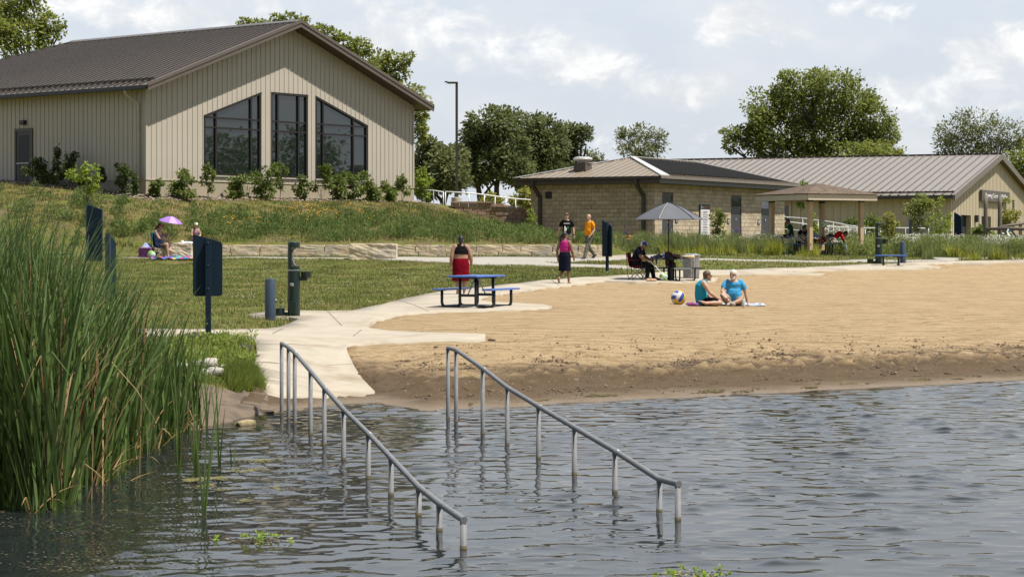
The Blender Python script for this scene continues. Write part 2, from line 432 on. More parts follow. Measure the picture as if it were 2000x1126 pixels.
# sand
def sand_noise(X, Y, a, sc, seed):
    r = np.random.default_rng(seed); z = np.zeros_like(X)
    for k in range(26):
        th = r.uniform(0, 2 * PI); l = sc * r.uniform(.5, 2.2); z += np.sin((X * np.cos(th) + Y * np.sin(th)) * 2 * PI / l + r.uniform(0, 6.3))
    return z * a / 5
_hash = {}
def clods(X, Y):
    z0 = gz(X, Y)
    band = np.exp(-((z0 - .15) / .085) ** 2) + .35 * np.exp(-((z0 - .36) / .12) ** 2)
    rr = np.random.default_rng(3).random(len(X))
    cl = (rr ** 4) * .13 + (rr > .6) * .014
    far = .25 + .75 * (1 - sstep(38, 46, Y))
    dS = Y - np.interp(X, SX, SY); ruts = 0
    for o_, w_ in ((4.6, .10), (6.1, .12), (7.5, .12), (9.6, .14), (11.1, .14)):
        q_ = dS - o_ - .25 * np.sin(X * .45 + o_) - .06 * np.sin(X * 1.9); ruts = ruts - .030 * np.exp(-(q_ / w_) ** 2) + .018 * np.exp(-((np.abs(q_) - 1.7 * w_) / (.7 * w_)) ** 2)
    return ruts * sstep(1.2, 2.4, X) + sand_noise(X, Y, .014, 1.1, 5) * far + sand_noise(X, Y, .008, .35, 6) * (band * .9 + .1) * far + band * cl * far - .14 * inpoly(X, Y, conc_poly)
def sand_mat():
    m, nt, b = nodes('beach_sand'); b.inputs['Roughness'].default_value = .95; b.inputs['Specular IOR Level'].default_value = .2
    tc = N(nt, 'ShaderNodeTexCoord'); sep = N(nt, 'ShaderNodeSeparateXYZ'); nt.links.new(tc.outputs['Object'], sep.inputs[0])
    def noise(sc, det=6, rough=.6, st=(1, 1, 1)):
        mp = N(nt, 'ShaderNodeMapping'); mp.inputs['Scale'].default_value = st; nt.links.new(tc.outputs['Object'], mp.inputs[0])
        n = N(nt, 'ShaderNodeTexNoise'); n.inputs['Scale'].default_value = sc; n.inputs['Detail'].default_value = det; n.inputs['Roughness'].default_value = rough
        nt.links.new(mp.outputs[0], n.inputs['Vector']); return n.outputs['Fac']
    def rng(f, a, b_, c=0, d=1):
        r = N(nt, 'ShaderNodeMapRange'); r.inputs['From Min'].default_value = a; r.inputs['From Max'].default_value = b_; r.inputs['To Min'].default_value = c; r.inputs['To Max'].default_value = d
        nt.links.new(f, r.inputs['Value']); return r.outputs[0]
    def mx(f, a, b_):
        n = N(nt, 'ShaderNodeMix', data_type='RGBA')
        for i, v in ((0, f), (6, a), (7, b_)):
            if isinstance(v, tuple): n.inputs[i].default_value = c4(v)
            else: nt.links.new(v, n.inputs[i])
        return n.outputs[2]
    def ma(op, a, b_):
        n = N(nt, 'ShaderNodeMath', operation=op)
        for i, v in ((0, a), (1, b_)):
            if isinstance(v, (int, float)): n.inputs[i].default_value = v
            else: nt.links.new(v, n.inputs[i])
        return n.outputs[0]
    dry = mx(rng(noise(.9, 7, .65), .38, .64), (.475, .345, .195), (.41, .294, .163))
    dry = mx(rng(noise(3.2, 7, .7, (.8, 1, 1)), .52, .72), dry, (.25, .165, .084))
    # raked lines running along the shore
    wv = N(nt, 'ShaderNodeTexWave', wave_type='BANDS', bands_direction='Y'); wv.inputs['Scale'].default_value = .55; wv.inputs['Distortion'].default_value = 7; wv.inputs['Detail'].default_value = 5; wv.inputs['Detail Scale'].default_value = 1.6
    mp = N(nt, 'ShaderNodeMapping'); mp.inputs['Rotation'].default_value = (0, 0, R(-14)); mp.inputs['Scale'].default_value = (.5, 1, 1); nt.links.new(tc.outputs['Object'], mp.inputs[0]); nt.links.new(mp.outputs[0], wv.inputs['Vector'])
    dry = mx(ma('MULTIPLY', rng(wv.outputs['Fac'], .72, .98), .45), dry, (.19, .122, .06))
    wetn = ma('ADD', sep.outputs[2], ma('MULTIPLY', ma('SUBTRACT', noise(1.6, 6, .65, (.5, 1, 1)), .5), .42))
    wet = rng(wetn, .34, .22)
    col = mx(ma('MULTIPLY', wet, .92), dry, (.118, .081, .049))
    strip = rng(sep.outputs[2], .07, .02)
    col = mx(strip, col, (.26, .19, .12))
    spk = rng(noise(13, 6, .8), .57, .68)
    col = mx(ma('MULTIPLY', spk, .42), col, (.10, .064, .035))
    nt.links.new(col, b.inputs['Base Color'])
    h = ma('ADD', ma('ADD', ma('MULTIPLY', noise(9, 8, .75, (.7, 1, 1)), 1.0), ma('MULTIPLY', noise(2.2, 6, .7), .9)), ma('MULTIPLY', wv.outputs['Fac'], .12))
    bp = N(nt, 'ShaderNodeBump'); bp.inputs['Strength'].default_value = .9; bp.inputs['Distance'].default_value = .11
    nt.links.new(h, bp.inputs['Height']); nt.links.new(bp.outputs[0], b.inputs['Normal'])
    rg = N(nt, 'ShaderNodeMapRange'); rg.inputs['From Min'].default_value = .08; rg.inputs['From Max'].default_value = .0; rg.inputs['To Min'].default_value = .95; rg.inputs['To Max'].default_value = .35
    nt.links.new(sep.outputs[2], rg.inputs['Value']); nt.links.new(rg.outputs[0], b.inputs['Roughness'])
    return m
SAND = sand_mat()
up = gp([(622, 700), (640, 640), (760, 612), (900, 584), (1000, 566), (1100, 553), (1250, 544), (1400, 535), (1560, 530), (1700, 521), (1850, 512), (2000, 511), (2150, 510)])
ramp = [(515, 777), (505, 742), (497, 715), (502, 694), (500, 674), (470, 662), (420, 656), (330, 655), (230, 656), (232, 645), (330, 646), (430, 647), (520, 645), (545, 642), (565, 635), (583, 626), (560, 622), (505, 620), (484, 617), (520, 611), (590, 609), (640, 610), (690, 609), (745, 597), (800, 583), (850, 573), (900, 566), (980, 558), (1060, 549), (1150, 542.5), (1230, 538), (1330, 530), (1500, 525), (1600, 522), (1700, 517), (1760, 515), (1850, 511.5), (2000, 508.5), (2060, 508), (2060, 512), (2000, 513), (1935, 514), (1860, 515.5), (1800, 517.5), (1836, 523), (1790, 526), (1720, 527), (1640, 528), (1570, 530), (1519, 531), (1560, 533.5), (1612, 536), (1560, 537), (1480, 536.5), (1420, 537.5), (1372, 538.5), (1385, 542), (1402, 545), (1395, 549), (1310, 552.5), (1240, 552.5), (1195, 551), (1180, 550.5), (1100, 560), (1040, 567), (985, 575), (940, 583), (930, 588), (960, 592), (1020, 595), (1062, 597.5), (1079, 601), (1060, 605), (1000, 608.5), (920, 609.5), (850, 611), (785, 617), (735, 628), (714, 638), (722, 644), (760, 649), (850, 653), (948, 655.5), (948, 668), (850, 671), (740, 673), (690, 676), (676, 680), (679, 692), (690, 716), (708, 744), (732, 769), (700, 774), (640, 777), (560, 779)]
conc_poly = gp(ramp)
sand_poly = [Vector((-3.75, 22)), Vector((-3.75, 31.2)), Vector((-3.0, 32.6))] + up + [Vector((34, 84)), Vector((34, 22))]
lx = np.concatenate([np.arange(-4, 10.5, .13), np.arange(10.5, 34, 1.2)]); ly = np.concatenate([np.arange(22, 28, 1), np.arange(28, 40, .12), np.arange(41, 60, .45), np.arange(60, 90, 1.2)])
XX, YY, ZZ, Fq = GROUND_DATA
ins = inpoly(XX.ravel(), YY.ravel(), sand_poly) | inpoly(XX.ravel(), YY.ravel(), conc_poly)
Zl = ZZ.ravel() - .07 * ins
GX.data.vertices.foreach_set('co', np.stack([XX.ravel(), YY.ravel(), Zl], 1).astype(np.float32).ravel()); GX.data.update()
drape('sand', sand_poly, .016, SAND, lx, ly, .1, clods)
MUD = mat('wet_mud', (.165, .122, .080), (.115, .083, .054), 2.5, .8, .9, 9, dist=.06, c=(.07, .05, .03), cs=1.8)
mudp = gp([(300, 770), (345, 756), (420, 762), (470, 766), (520, 772), (528, 800)]) + [Vector((-2.9, 30)), Vector((-2.9, 24)), Vector((-8, 20)), Vector((-9, 25))]
drape('mud', mudp, .030, MUD, np.arange(-9, -2, .14), np.arange(20, 34, .14), .05, lambda X, Y: sand_noise(X, Y, .03, .6, 9) + (np.random.default_rng(4).random(len(X)) ** 8) * .05)

# concrete
CONC = mat('concrete', (.42, .365, .285), (.375, .325, .25), 1.6, .85, .25, 60, c=(.27, .21, .14), cs=.9, dist=.01)
CONC_GREY = mat('grey_concrete', (.36, .335, .285), (.32, .295, .25), 1.6, .85, .2, 60, c=(.29, .26, .21), cs=.7, dist=.01)
allx = np.arange(-40, 40, 1.0); ally = np.concatenate([np.arange(28, 40, .5), np.arange(40, 100, 1.0)])
drape('path', conc_poly, .042, CONC, allx, ally, .14)
walk2 = [(240, 503.5), (300, 503), (430, 503.5), (600, 504), (720, 504), (900, 503.5), (1060, 503), (1170, 502), (1200, 499.5), (1232, 497), (1290, 497), (1330, 500), (1330, 504), (1280, 505), (1200, 508), (1120, 511), (1055, 513.5), (1120, 516), (1200, 518.5), (1310, 523.5), (1316, 527.5), (1200, 524.5), (1090, 521), (980, 518), (900, 516.5), (850, 512), (780, 509), (700, 506.5), (600, 505.4), (430, 504.6), (300, 504.2), (240, 504.4)]
drape('path', gp(walk2), .03, CONC_GREY, allx, ally, .05)
walk3 = [(1322, 506.5), (1368, 505.5), (1432, 507), (1500, 508), (1570, 510), (1640, 510), (1700, 507), (1760, 509), (1830, 508), (1805, 503), (1900, 503.5), (2060, 505), (2060, 508), (1900, 509.5), (1830, 511), (1760, 512), (1700, 511.5), (1600, 513), (1500, 510.5), (1432, 509.3), (1368, 508), (1322, 508.5)]
drape('path', gp(walk3), .03, CONC_GREY, allx, ally, .05)
# saw-cut joints in the concrete: narrow strips in a darker tone
jm = MB()
for (a, b) in [((533, 655), (553, 645)), ((690, 660), (706, 648)), ((502, 676), (676, 679)), ((498, 712), (690, 715)), ((905, 567), (948, 580)), ((780, 590), (838, 612)), ((1075, 548), (1092, 560)), ((1225, 539), (1238, 551)), ((640, 611), (668, 640))]:
    A = ground_px(*a); B = ground_px(*b); k = 8
    for i in range(k):
        p = A.lerp(B, i / k); q = A.lerp(B, (i + 1) / k); p.z = g(p.x, p.y) + .043; q.z = g(q.x, q.y) + .043
        jm.bar(p, q, .022, .006)
tag(jm.build('path_joint', mat('joint_dark', (.20, .17, .13))), kind='structure')

# ------------------------------------------------------------------ water
def water():
    dx = .034; X = np.concatenate([np.array([-900, -300, -120, -60, -35, -22, -15, -11]), np.arange(-9, 11.01, dx), np.array([12, 14, 18, 26, 45, 90, 250, 900])])
    yl = [-900, -300, -100, -40, -10, 2, 8, 11.5]; y = 13.0
    while y < 39: yl.append(y); y += .015 + (y - 13) * .0018
    yl += [41, 44, 50, 58]
    Y = np.array(yl); XX, YY = np.meshgrid(X, Y)
    r = np.random.default_rng(21); Z = np.zeros_like(XX); DX = np.zeros_like(XX)
    for k in range(90):
        lam = .14 * (.80 / .14) ** r.random(); th = PI / 2 + r.normal(0, .9) + .2
        kx, ky = 2 * PI / lam * math.cos(th), 2 * PI / lam * math.sin(th)
        a = .00054 * (lam / .4) ** 1.05
        Z += a * np.sin(kx * XX + ky * YY + r.uniform(0, 6.3) + .6 * np.sin(.7 * XX + .9 * YY + k))
    pt = sand_noise(XX, YY * .6, 5.0, 3.2, 77); pt = np.clip(pt, -1, 1)
    calm = (1 + .45 * pt) * (.75 + .25 * sstep(0, 1, .5 + .5 * np.sin(XX * .35 + YY * .22 + .5)))
    shore = .25 + .75 * sstep(.02, .14, -gz(XX, YY))
    reeds = 1 - .5 * sstep(-2.5, -5, XX)
    sd_ = Z.std(); Z = Z * calm * shore * reeds; Z = Z + .22 * (Z * Z / sd_ - sd_)
    inner = (XX > -10) & (XX < 11.5) & (YY > 12) & (YY < 40)
    Z = np.where(inner, Z, 0)
    nx, ny = len(X), len(Y); ii = (np.arange(ny - 1)[:, None] * nx + np.arange(nx - 1)[None, :]).ravel()
    m, nt, b = nodes('lake_water')
    b.inputs['Base Color'].default_value = (.030, .032, .020, 1); b.inputs['Roughness'].default_value = .03; b.inputs['IOR'].default_value = 1.33
    tc = N(nt, 'ShaderNodeTexCoord'); no = N(nt, 'ShaderNodeTexNoise'); no.inputs['Scale'].default_value = 7; no.inputs['Detail'].default_value = 4
    mp = N(nt, 'ShaderNodeMapping'); mp.inputs['Scale'].default_value = (.6, 1, 1); nt.links.new(tc.outputs['Object'], mp.inputs[0]); nt.links.new(mp.outputs[0], no.inputs['Vector'])
    bp = N(nt, 'ShaderNodeBump'); bp.inputs['Strength'].default_value = .05; bp.inputs['Distance'].default_value = .012
    nt.links.new(no.outputs['Fac'], bp.inputs['Height']); nt.links.new(bp.outputs[0], b.inputs['Normal'])
    # shallow water lets the bed show through
    tr = N(nt, 'ShaderNodeBsdfTransparent'); tr.inputs[0].default_value = (.55, .47, .32, 1)
    fr = N(nt, 'ShaderNodeFresnel'); fr.inputs[0].default_value = 1.33; nt.links.new(bp.outputs[0], fr.inputs['Normal'])
    gl = N(nt, 'ShaderNodeBsdfGlossy'); gl.inputs['Roughness'].default_value = .03; nt.links.new(bp.outputs[0], gl.inputs['Normal'])
    df = N(nt, 'ShaderNodeBsdfDiffuse'); df.inputs['Color'].default_value = (.032, .040, .040, 1)
    ms0 = N(nt, 'ShaderNodeMixShader'); ms0.inputs[0].default_value = .45; nt.links.new(df.outputs[0], ms0.inputs[1]); nt.links.new(tr.outputs[0], ms0.inputs[2])
    ms = N(nt, 'ShaderNodeMixShader'); nt.links.new(fr.outputs[0], ms.inputs[0]); nt.links.new(ms0.outputs[0], ms.inputs[1]); nt.links.new(gl.outputs[0], ms.inputs[2])
    nt.links.new(ms.outputs[0], nt.nodes['Material Output'].inputs['Surface'])
    o = link('water', np_mesh('water', np.stack([XX.ravel(), YY.ravel(), Z.ravel()], 1), np.stack([ii, ii + 1, ii + nx + 1, ii + nx], 1), m, True))
    tag(o, kind='structure')
water()
# ------------------------------------------------------------------ building materials
SIDING = mat('tan_siding', (.47, .42, .35), (.45, .40, .33), .8, .55, .03, 20, dist=.004)
SIDING2 = mat('beige_siding', (.54, .47, .335), (.52, .45, .32), .8, .6, .03, 20)
FOUND = mat('painted_foundation', (.40, .34, .25), (.36, .305, .225), 1.5, .8, .2, 40)
ROOF_DK = mat('brown_metal_roof', (.155, .134, .118), (.142, .122, .106), .7, .42, .02, 15, metal=.15, dist=.004)
ROOF_LT = mat('taupe_metal_roof', (.262, .236, .210), (.248, .222, .197), .5, .5, .02, 15)
ROOF_HIP = mat('tan_metal_roof', (.27, .225, .17), (.25, .205, .155), .5, .45, .02, 15)
RIDGE_LT = mat('pale_ridge_metal', (.48, .47, .46), (.44, .43, .42), 1, .35, .02, 15)
TRIM = mat('dark_bronze_trim', (.060, .048, .040), (.052, .042, .035), 3, .4)
FRAME = mat('bronze_window_frame', (.018, .014, .012), (.015, .012, .010), 3, .4)
BLACKM = mat('black_metal', (.018, .018, .019), (.014, .014, .015), 5, .4)
SOFFIT = mat('soffit_brown', (.075, .060, .048), (.07, .055, .045), 4, .5)
DOORG = mat('grey_door_paint', (.052, .052, .056), (.048, .048, .052), 3, .5)
PANE = glass_mat('window_glass', (.010, .016, .015), 1.95)
PANE2 = glass_mat('transom_glass', (.10, .13, .125), 1.7)
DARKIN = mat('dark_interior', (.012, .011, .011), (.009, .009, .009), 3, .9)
WHITE = mat('white_paint', (.78, .78, .77), (.74, .74, .73), 4, .45)
GALV = mat('galvanised_steel', (.42, .43, .45), (.30, .31, .33), 14, .42, .12, 60, metal=.55, dist=.003)
SIGNBLACK = mat('sign_charcoal', (.030, .033, .042), (.027, .03, .038), 4, .45)
CREAMW = mat('sign_white', (.70, .68, .69), (.67, .65, .66), 4, .5)
ORANGE = mat('orange_letters', (.75, .30, .06), None, 4, .5)
GREYTXT = mat('grey_print', (.22, .21, .22), None, 4, .6)
MULCH = mat('pebble_mulch', (.34, .28, .23), (.17, .13, .10), 9, .9, .8, 30, island=.3)

class Frame:
    def __init__(s, O, ang):
        s.O = Vector(O); s.a = ang; s.ex = Vector((math.cos(ang), math.sin(ang), 0)); s.ey = Vector((-math.sin(ang), math.cos(ang), 0))
    def on(s, px, py, along='x', off=0.0):
        """pixel -> (distance along the wall, height over O) on the wall plane x (y_local = off) or y (x_local = off)"""
        d = s.ex if along == 'x' else s.ey; o = s.O + (s.ey if along == 'x' else s.ex) * off
        a = (px - CX) / FPX
        u = (a * o.y - o.x) / (d.x - a * d.y); Y = o.y + u * d.y
        return u, CAMH + (HY - py) * Y / FPX - s.O.z
    def w(s, x, y, z): return s.O + s.ex * x + s.ey * y + Vector((0, 0, z))
    def to_local(s, p):
        q = p - s.O; return Vector((q.dot(s.ex), q.dot(s.ey), q.z))

def text_obj(name, txt, size, m, parent, loc, rot, extrude=.01, align='LEFT'):
    cu = bpy.data.curves.new('lettering', 'FONT'); cu.body = txt; cu.size = size; cu.extrude = extrude; cu.align_x = align
    o = bpy.data.objects.new('lettering', cu); COL.objects.link(o)
    dg = bpy.context.evaluated_depsgraph_get(); dg.update()
    me = bpy.data.meshes.new_from_object(o.evaluated_get(dg)); bpy.data.objects.remove(o); bpy.data.curves.remove(cu)
    me.name = name; me.materials.clear(); me.materials.append(m)
    q = link(name, me, parent); q.location = loc; q.rotation_euler = rot; return q

# ================================================================== beach house with the gable windows
B = Frame((-16.25, 95, 4.40), math.atan2(.776, .631))
bh = thing('beach_house', 'big tan metal-sided gabled building with three tall dark windows, on top of the grassy bank', 'building', B.O, B.a)
GW = B.on(807, 300)[0]                     # gable width
EZ = B.on(285, 167)[1]; HALF = GW / 2
PITCH = .372; OVR, OVE = .80, .62          # rake and eave overhangs
APX = EZ + PITCH * HALF
LEN = 25.5
def top_z(x): return EZ + PITCH * min(x, GW - x)
WIN = []
for pts in ([(398, 225), (510, 180), (510, 346), (398, 341)], [(529, 180), (601, 185), (601, 348.5), (529, 346)], [(616, 187), (718, 245), (718, 352), (616, 349)]):
    WIN.append([B.on(*p) for p in pts])
zb = sum(q[3][1] + q[2][1] for q in WIN) / 6     # common sill height
WIN = [[(q[0][0], q[0][1]), (q[2][0], q[1][1]), (q[2][0], zb), (q[0][0], zb)] for q in WIN]
zt = (WIN[1][0][1] + WIN[1][1][1]) / 2; WIN[1][0] = (WIN[1][0][0], zt); WIN[1][1] = (WIN[1][1][0], zt)
FZ = B.on(350, 351.5)[1]                          # top of foundation
def win_span(x):
    for q in WIN:
        if q[0][0] - 1e-4 <= x <= q[1][0] + 1e-4:
            t = (x - q[0][0]) / (q[1][0] - q[0][0]); return zb, q[0][1] + t * (q[1][1] - q[0][1])
    return None
mb = MB(); br = sorted([0, HALF, GW] + [x for q in WIN for x in (q[0][0], q[1][0])]); TH = .16
def vstrip(mb, x0, x1, a0, a1, b0, b1, y0=0, y1=TH):
    mb.add([(x0, y0, a0), (x1, y0, b0), (x1, y0, b1), (x0, y0, a1), (x0, y1, a0), (x1, y1, b0), (x1, y1, b1), (x0, y1, a1)],
           [(0, 1, 2, 3), (7, 6, 5, 4), (0, 4, 5, 1), (3, 2, 6, 7), (0, 3, 7, 4), (1, 5, 6, 2)])
for x0, x1 in zip(br[:-1], br[1:]):
    sp = win_span((x0 + x1) / 2)
    if sp:
        e = 1e-3
        vstrip(mb, x0, x1, FZ, zb, FZ, zb); vstrip(mb, x0, x1, win_span(x0 + e)[1], top_z(x0), win_span(x1 - e)[1], top_z(x1))
    else: vstrip(mb, x0, x1, FZ, top_z(x0), FZ, top_z(x1))
# standing ribs of the siding on the gable
k = int(GW / .305)
for i in range(k + 1):
    x = min(GW - .02, .02 + i * GW / k); sp = win_span(x)
    segs = [(FZ + .01, top_z(x) - .02)] if not sp else [(FZ + .01, zb - .05), (sp[1] + .06, top_z(x) - .02)]
    for a, b_ in segs:
        if b_ > a: mb.box((x - .015, -.024, a), (x + .015, 0.0, b_))
# side walls and back wall
mb.box((0, TH, FZ), (TH, LEN, EZ)); mb.box((GW - TH, TH, FZ), (GW, LEN, EZ)); mb.box((TH, LEN - TH, FZ), (GW - TH, LEN, EZ))
kl = int(LEN / .305)
for i in range(1, kl):
    y = i * LEN / kl
    mb.box((-.024, y - .015, FZ + .01), (0, y + .015, EZ - .02))
mb.build('wall', SIDING, bh)
fm = MB(); fm.box((-.03, -.03, -1.6), (GW + .03, LEN, FZ - .05)); fm.prism([(-.03, -.03, FZ - .05), (-.03, LEN, FZ - .05), (0, LEN, FZ), (0, 0, FZ)], (0, 0, 0.0001)) if 0 else None
fm.box((-.055, -.055, FZ - .05), (GW + .055, LEN, FZ - .004), .01)
fm.build('foundation', FOUND, bh)
# roof: two slabs hipped at the far end, with ribs
RZ0 = EZ + .06; RT = .14
xe0, xe1 = -OVE, GW + OVE; ze = RZ0 - PITCH * OVE; za = RZ0 + PITCH * HALF
y0, yr = -OVR, 15.9; yh = yr + HALF + OVE
rm = MB()
def slab(mb, pts, t): mb.prism(pts, (0, 0, t))
slab(rm, [(xe0, y0, ze), (HALF, y0, za), (HALF, yr, za), (xe0, yh, ze)], RT)
slab(rm, [(xe1, y0, ze), (xe1, yh, ze), (HALF, yr, za), (HALF, y0, za)], RT)
slab(rm, [(xe0, yh, ze), (HALF, yr, za), (xe1, yh, ze)], RT)
nr = int((yh - y0) / .43)
roof = rm.build('roof', ROOF_DK, bh); rm = MB()
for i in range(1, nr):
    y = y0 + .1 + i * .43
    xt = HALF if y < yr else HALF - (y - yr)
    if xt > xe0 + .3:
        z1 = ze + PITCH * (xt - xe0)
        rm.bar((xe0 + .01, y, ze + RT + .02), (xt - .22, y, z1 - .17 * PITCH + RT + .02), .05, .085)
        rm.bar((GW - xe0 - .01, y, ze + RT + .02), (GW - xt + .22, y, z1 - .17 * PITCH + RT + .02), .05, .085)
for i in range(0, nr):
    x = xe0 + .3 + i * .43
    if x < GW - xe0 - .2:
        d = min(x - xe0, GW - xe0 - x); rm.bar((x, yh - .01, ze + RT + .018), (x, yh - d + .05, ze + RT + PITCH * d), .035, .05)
rm.build('roof_seams', mat('seam_shade_bronze', (.070, .060, .053), None, 3, .45), roof)  # ribs coloured darker than the pans: shade on their sides painted in
m2 = MB(); m2.prism([(HALF - .28, y0 - .02, za + RT - .28 * PITCH + .09), (HALF, y0 - .02, za + RT + .11), (HALF + .28, y0 - .02, za + RT - .28 * PITCH + .09), (HALF + .28, y0 - .02, za + RT - .28 * PITCH - .02), (HALF, y0 - .02, za + RT - .01), (HALF - .28, y0 - .02, za + RT - .28 * PITCH - .02)], (0, yr + OVR + .1, 0))
for sx_ in (-1, 1): m2.bar((HALF + sx_ * .05, yr, za + RT + .03), (HALF + sx_ * (HALF + OVE), yh, ze + RT + .03), .3, .04)
m2.build('ridge_cap', ROOF_DK, roof)
sg = MB()
sg.bar((xe0 + .55, y0 + .15, ze + .55 * PITCH + RT + .10), (xe0 + .55, yh - 1.2, ze + .55 * PITCH + RT + .10), .05, .10)
for i in range(1, int((yh - 1.2 - y0) / .43)):
    y = y0 + .1 + i * .43; sg.box((xe0 + .46, y - .045, ze + .5 * PITCH + RT - .02), (xe0 + .64, y + .045, ze + .55 * PITCH + RT + .16))
sg.build('snow_guard', TRIM, roof)
# rake fascia, soffit, gutters
fa = MB()
for s_ in (0, 1):
    X = lambda x: x if not s_ else GW - x
    zc = lambda x: ze + PITCH * (x - xe0)
    fa.prism([(X(xe0 - .01), y0 - .05, zc(xe0) - .13), (X(HALF), y0 - .05, zc(HALF) - .13), (X(HALF), y0 - .05, zc(HALF) + RT + .05), (X(xe0 - .01), y0 - .05, zc(xe0) + RT + .05)], (0, .048, 0))
    fa.prism([(X(xe0 - .02), y0 - .085, zc(xe0) + RT - .07), (X(HALF), y0 - .085, zc(HALF) + RT - .07), (X(HALF), y0 - .085, zc(HALF) + RT + .075), (X(xe0 - .02), y0 - .085, zc(xe0) + RT + .075)], (0, .034, 0))
fa.build('rake_fascia', mat('bronze_fascia', (.125, .098, .080), (.115, .09, .073), 3, .4), roof)
sf = MB()
for s_ in (0, 1):
    X = lambda x: x if not s_ else GW - x
    sf.prism([(X(xe0 + .02), y0, ze - .05), (X(HALF), y0, za - .05 + .0), (X(HALF), 0.02, za - .05), (X(xe0 + .02), 0.02, ze - .05)], (0, 0, .03))
sf.build('soffit', SOFFIT, roof)
gu = MB()
for xg in (xe0 - .16, GW + OVE - .0): gu.box((xg, y0 + .05, ze - .06), (xg + .16, yh, ze + .12), .02)
gu.build('gutter', BLACKM, roof)
dn = MB(); cdx = B.on(278, 200, 'y')[0]
dn.tube([(xe0 - .06, .62, ze - .03), (xe0 - .06, .62, ze - .16), (xe0 + .1, .60, ze - .3), (-.1, .42, ze - .62), (-.09, .40, ze - .75), (-.09, .40, FZ - .02)], .06, 8)
dn.tube([(-.09, .40, FZ - .02), (-.12, .42, FZ - .15), (-.30, .62, FZ - .32), (-.34, .66, FZ - .42), (-.34, .66, FZ - 1.15)], .062, 8)
dn.build('downspout', mat('tan_downspout', (.52, .46, .36), None, 3, .4), bh, auto=40)
dr = MB(); dr.lathe([(.085, 0), (.085, .12)], 12, (-.34, .66, FZ - 1.25)); dr.build('downspout_boot', BLACKM, bh)
dn2 = MB(); dn2.tube([(GW + OVE - .05, .5, ze - .05), (GW + OVE - .05, .5, ze - .28), (GW + .3, .5, ze - .45), (GW + .07, .5, ze - .52), (GW + .07, .5, 0)], .05, 8); dn2.build('downspout', TRIM, bh, auto=40)
fr = MB()
fr.box((-.04, -.045, FZ), (.055, .0, EZ - .1)); fr.box((-.045, 0, FZ), (0, .09, EZ - .1)); fr.build('corner_trim', SIDING, bh)
fr = MB(); fr.box((GW - .055, -.045, FZ), (GW + .04, 0, EZ - .1)); fr.build('corner_trim', SIDING, bh)
# windows: each window one part, its frame and its panes beneath it
zh1 = B.on(400, 228.5)[1]; zh2 = B.on(400, 248)[1]
vx = [[B.on(p, 300)[0] for p in q] for q in ((422, 490.5), (542.5, 583), (631, 690))]
for q, vv in zip(WIN, vx):
    xl, xr = q[0][0], q[1][0]; tz = lambda x: q[0][1] + (x - xl) / (xr - xl) * (q[1][1] - q[0][1])
    w = MB(); fw = .075; Y0, Y1 = -.03, .10
    w.prism([(xl, Y0, zb), (xl + fw, Y0, zb), (xl + fw, Y0, tz(xl + fw)), (xl, Y0, tz(xl))], (0, Y1 - Y0, 0))
    w.prism([(xr - .13, Y0 + .005, zb), (xr, Y0 + .005, zb), (xr, Y0 + .005, tz(xr)), (xr - .13, Y0 + .005, tz(xr - .13))], (0, Y1 - Y0, 0))
    w.prism([(xl, Y0 - .01, tz(xl)), (xr, Y0 - .01, tz(xr)), (xr, Y0 - .01, tz(xr) - .11), (xl, Y0 - .01, tz(xl) - .11)], (0, Y1 - Y0, 0))
    w.box((xl, Y0 - .015, zb), (xr, Y1, zb + .10))
    fo = w.build('window', FRAME, bh)
    u = MB()
    for i, x in enumerate(vv): u.box((x - .05, Y0 + .012, zb + .05), (x + .05, Y1 - .02, tz(x) - .05))
    for z in (zh1, zh2):
        xa = xl + .03; xb = xr - .03
        if q[0][1] < q[1][1] - .1 and z > q[0][1] - .1: xa = xl + (z + .1 - q[0][1]) / (q[1][1] - q[0][1]) * (xr - xl)
        if q[1][1] < q[0][1] - .1 and z > q[1][1] - .1: xb = xl + (q[0][1] - z - .1) / (q[0][1] - q[1][1]) * (xr - xl)
        u.box((max(xa, xl + .03), Y0 + .022, z - .035), (min(xb, xr - .03), Y1 - .03, z + .035))
    u.build('mullion', FRAME, fo)
    p = MB(); p.prism([(xl + .02, .06, zb + .02), (xr - .02, .06, zb + .02), (xr - .02, .06, tz(xr) - .02), (xl + .02, .06, tz(xl) - .02)], (0, .012, 0)); p.build('pane', PANE, fo)
    s = MB(); s.box((xl - .04, -.075, zb - .06), (xr + .04, -.005, zb - .002)); s.build('window_sill', SIDING, fo)
# side door and wall lamp
d0, dz1 = B.on(64.5, 250, 'y'); d1 = B.on(30, 250, 'y')[0]; dz0 = dz1 - 2.75
dm = MB(); dm.box((-.06, d0, dz0), (.02, d0 + .10, dz1)); dm.box((-.06, d1 - .10, dz0), (.02, d1, dz1)); dm.box((-.061, d0 + .10, dz1 - .14), (.02, d1 - .10, dz1)); 
do = dm.build('door_frame', TRIM, bh)
dm = MB(); dm.box((-.03, d0 + .10, dz0), (.01, d1 - .10, dz1 - .14)); dd = dm.build('door', mat('dark_door', (.032, .028, .027), None, 3, .4), bh)
dm = MB(); dm.box((-.036, d0 + .28, dz0 + .25), (-.026, d1 - .28, dz1 - .32)); dm.build('pane', glass_mat('door_glass', (.012, .014, .013), 1.3), dd)
dm = MB(); dm.bar((-.09, d0 + .18, dz0 + 1.12), (-.09, d1 - .2, dz0 + 1.12), .04, .05); dm.box((-.09, d0 + .2, dz0 + 1.1), (-.03, d0 + .24, dz0 + 1.14)); dm.box((-.09, d1 - .26, dz0 + 1.1), (-.03, d1 - .22, dz0 + 1.14)); dm.build('handle', GALV, dd)
lx_, lz_ = B.on(48, 239, 'y')
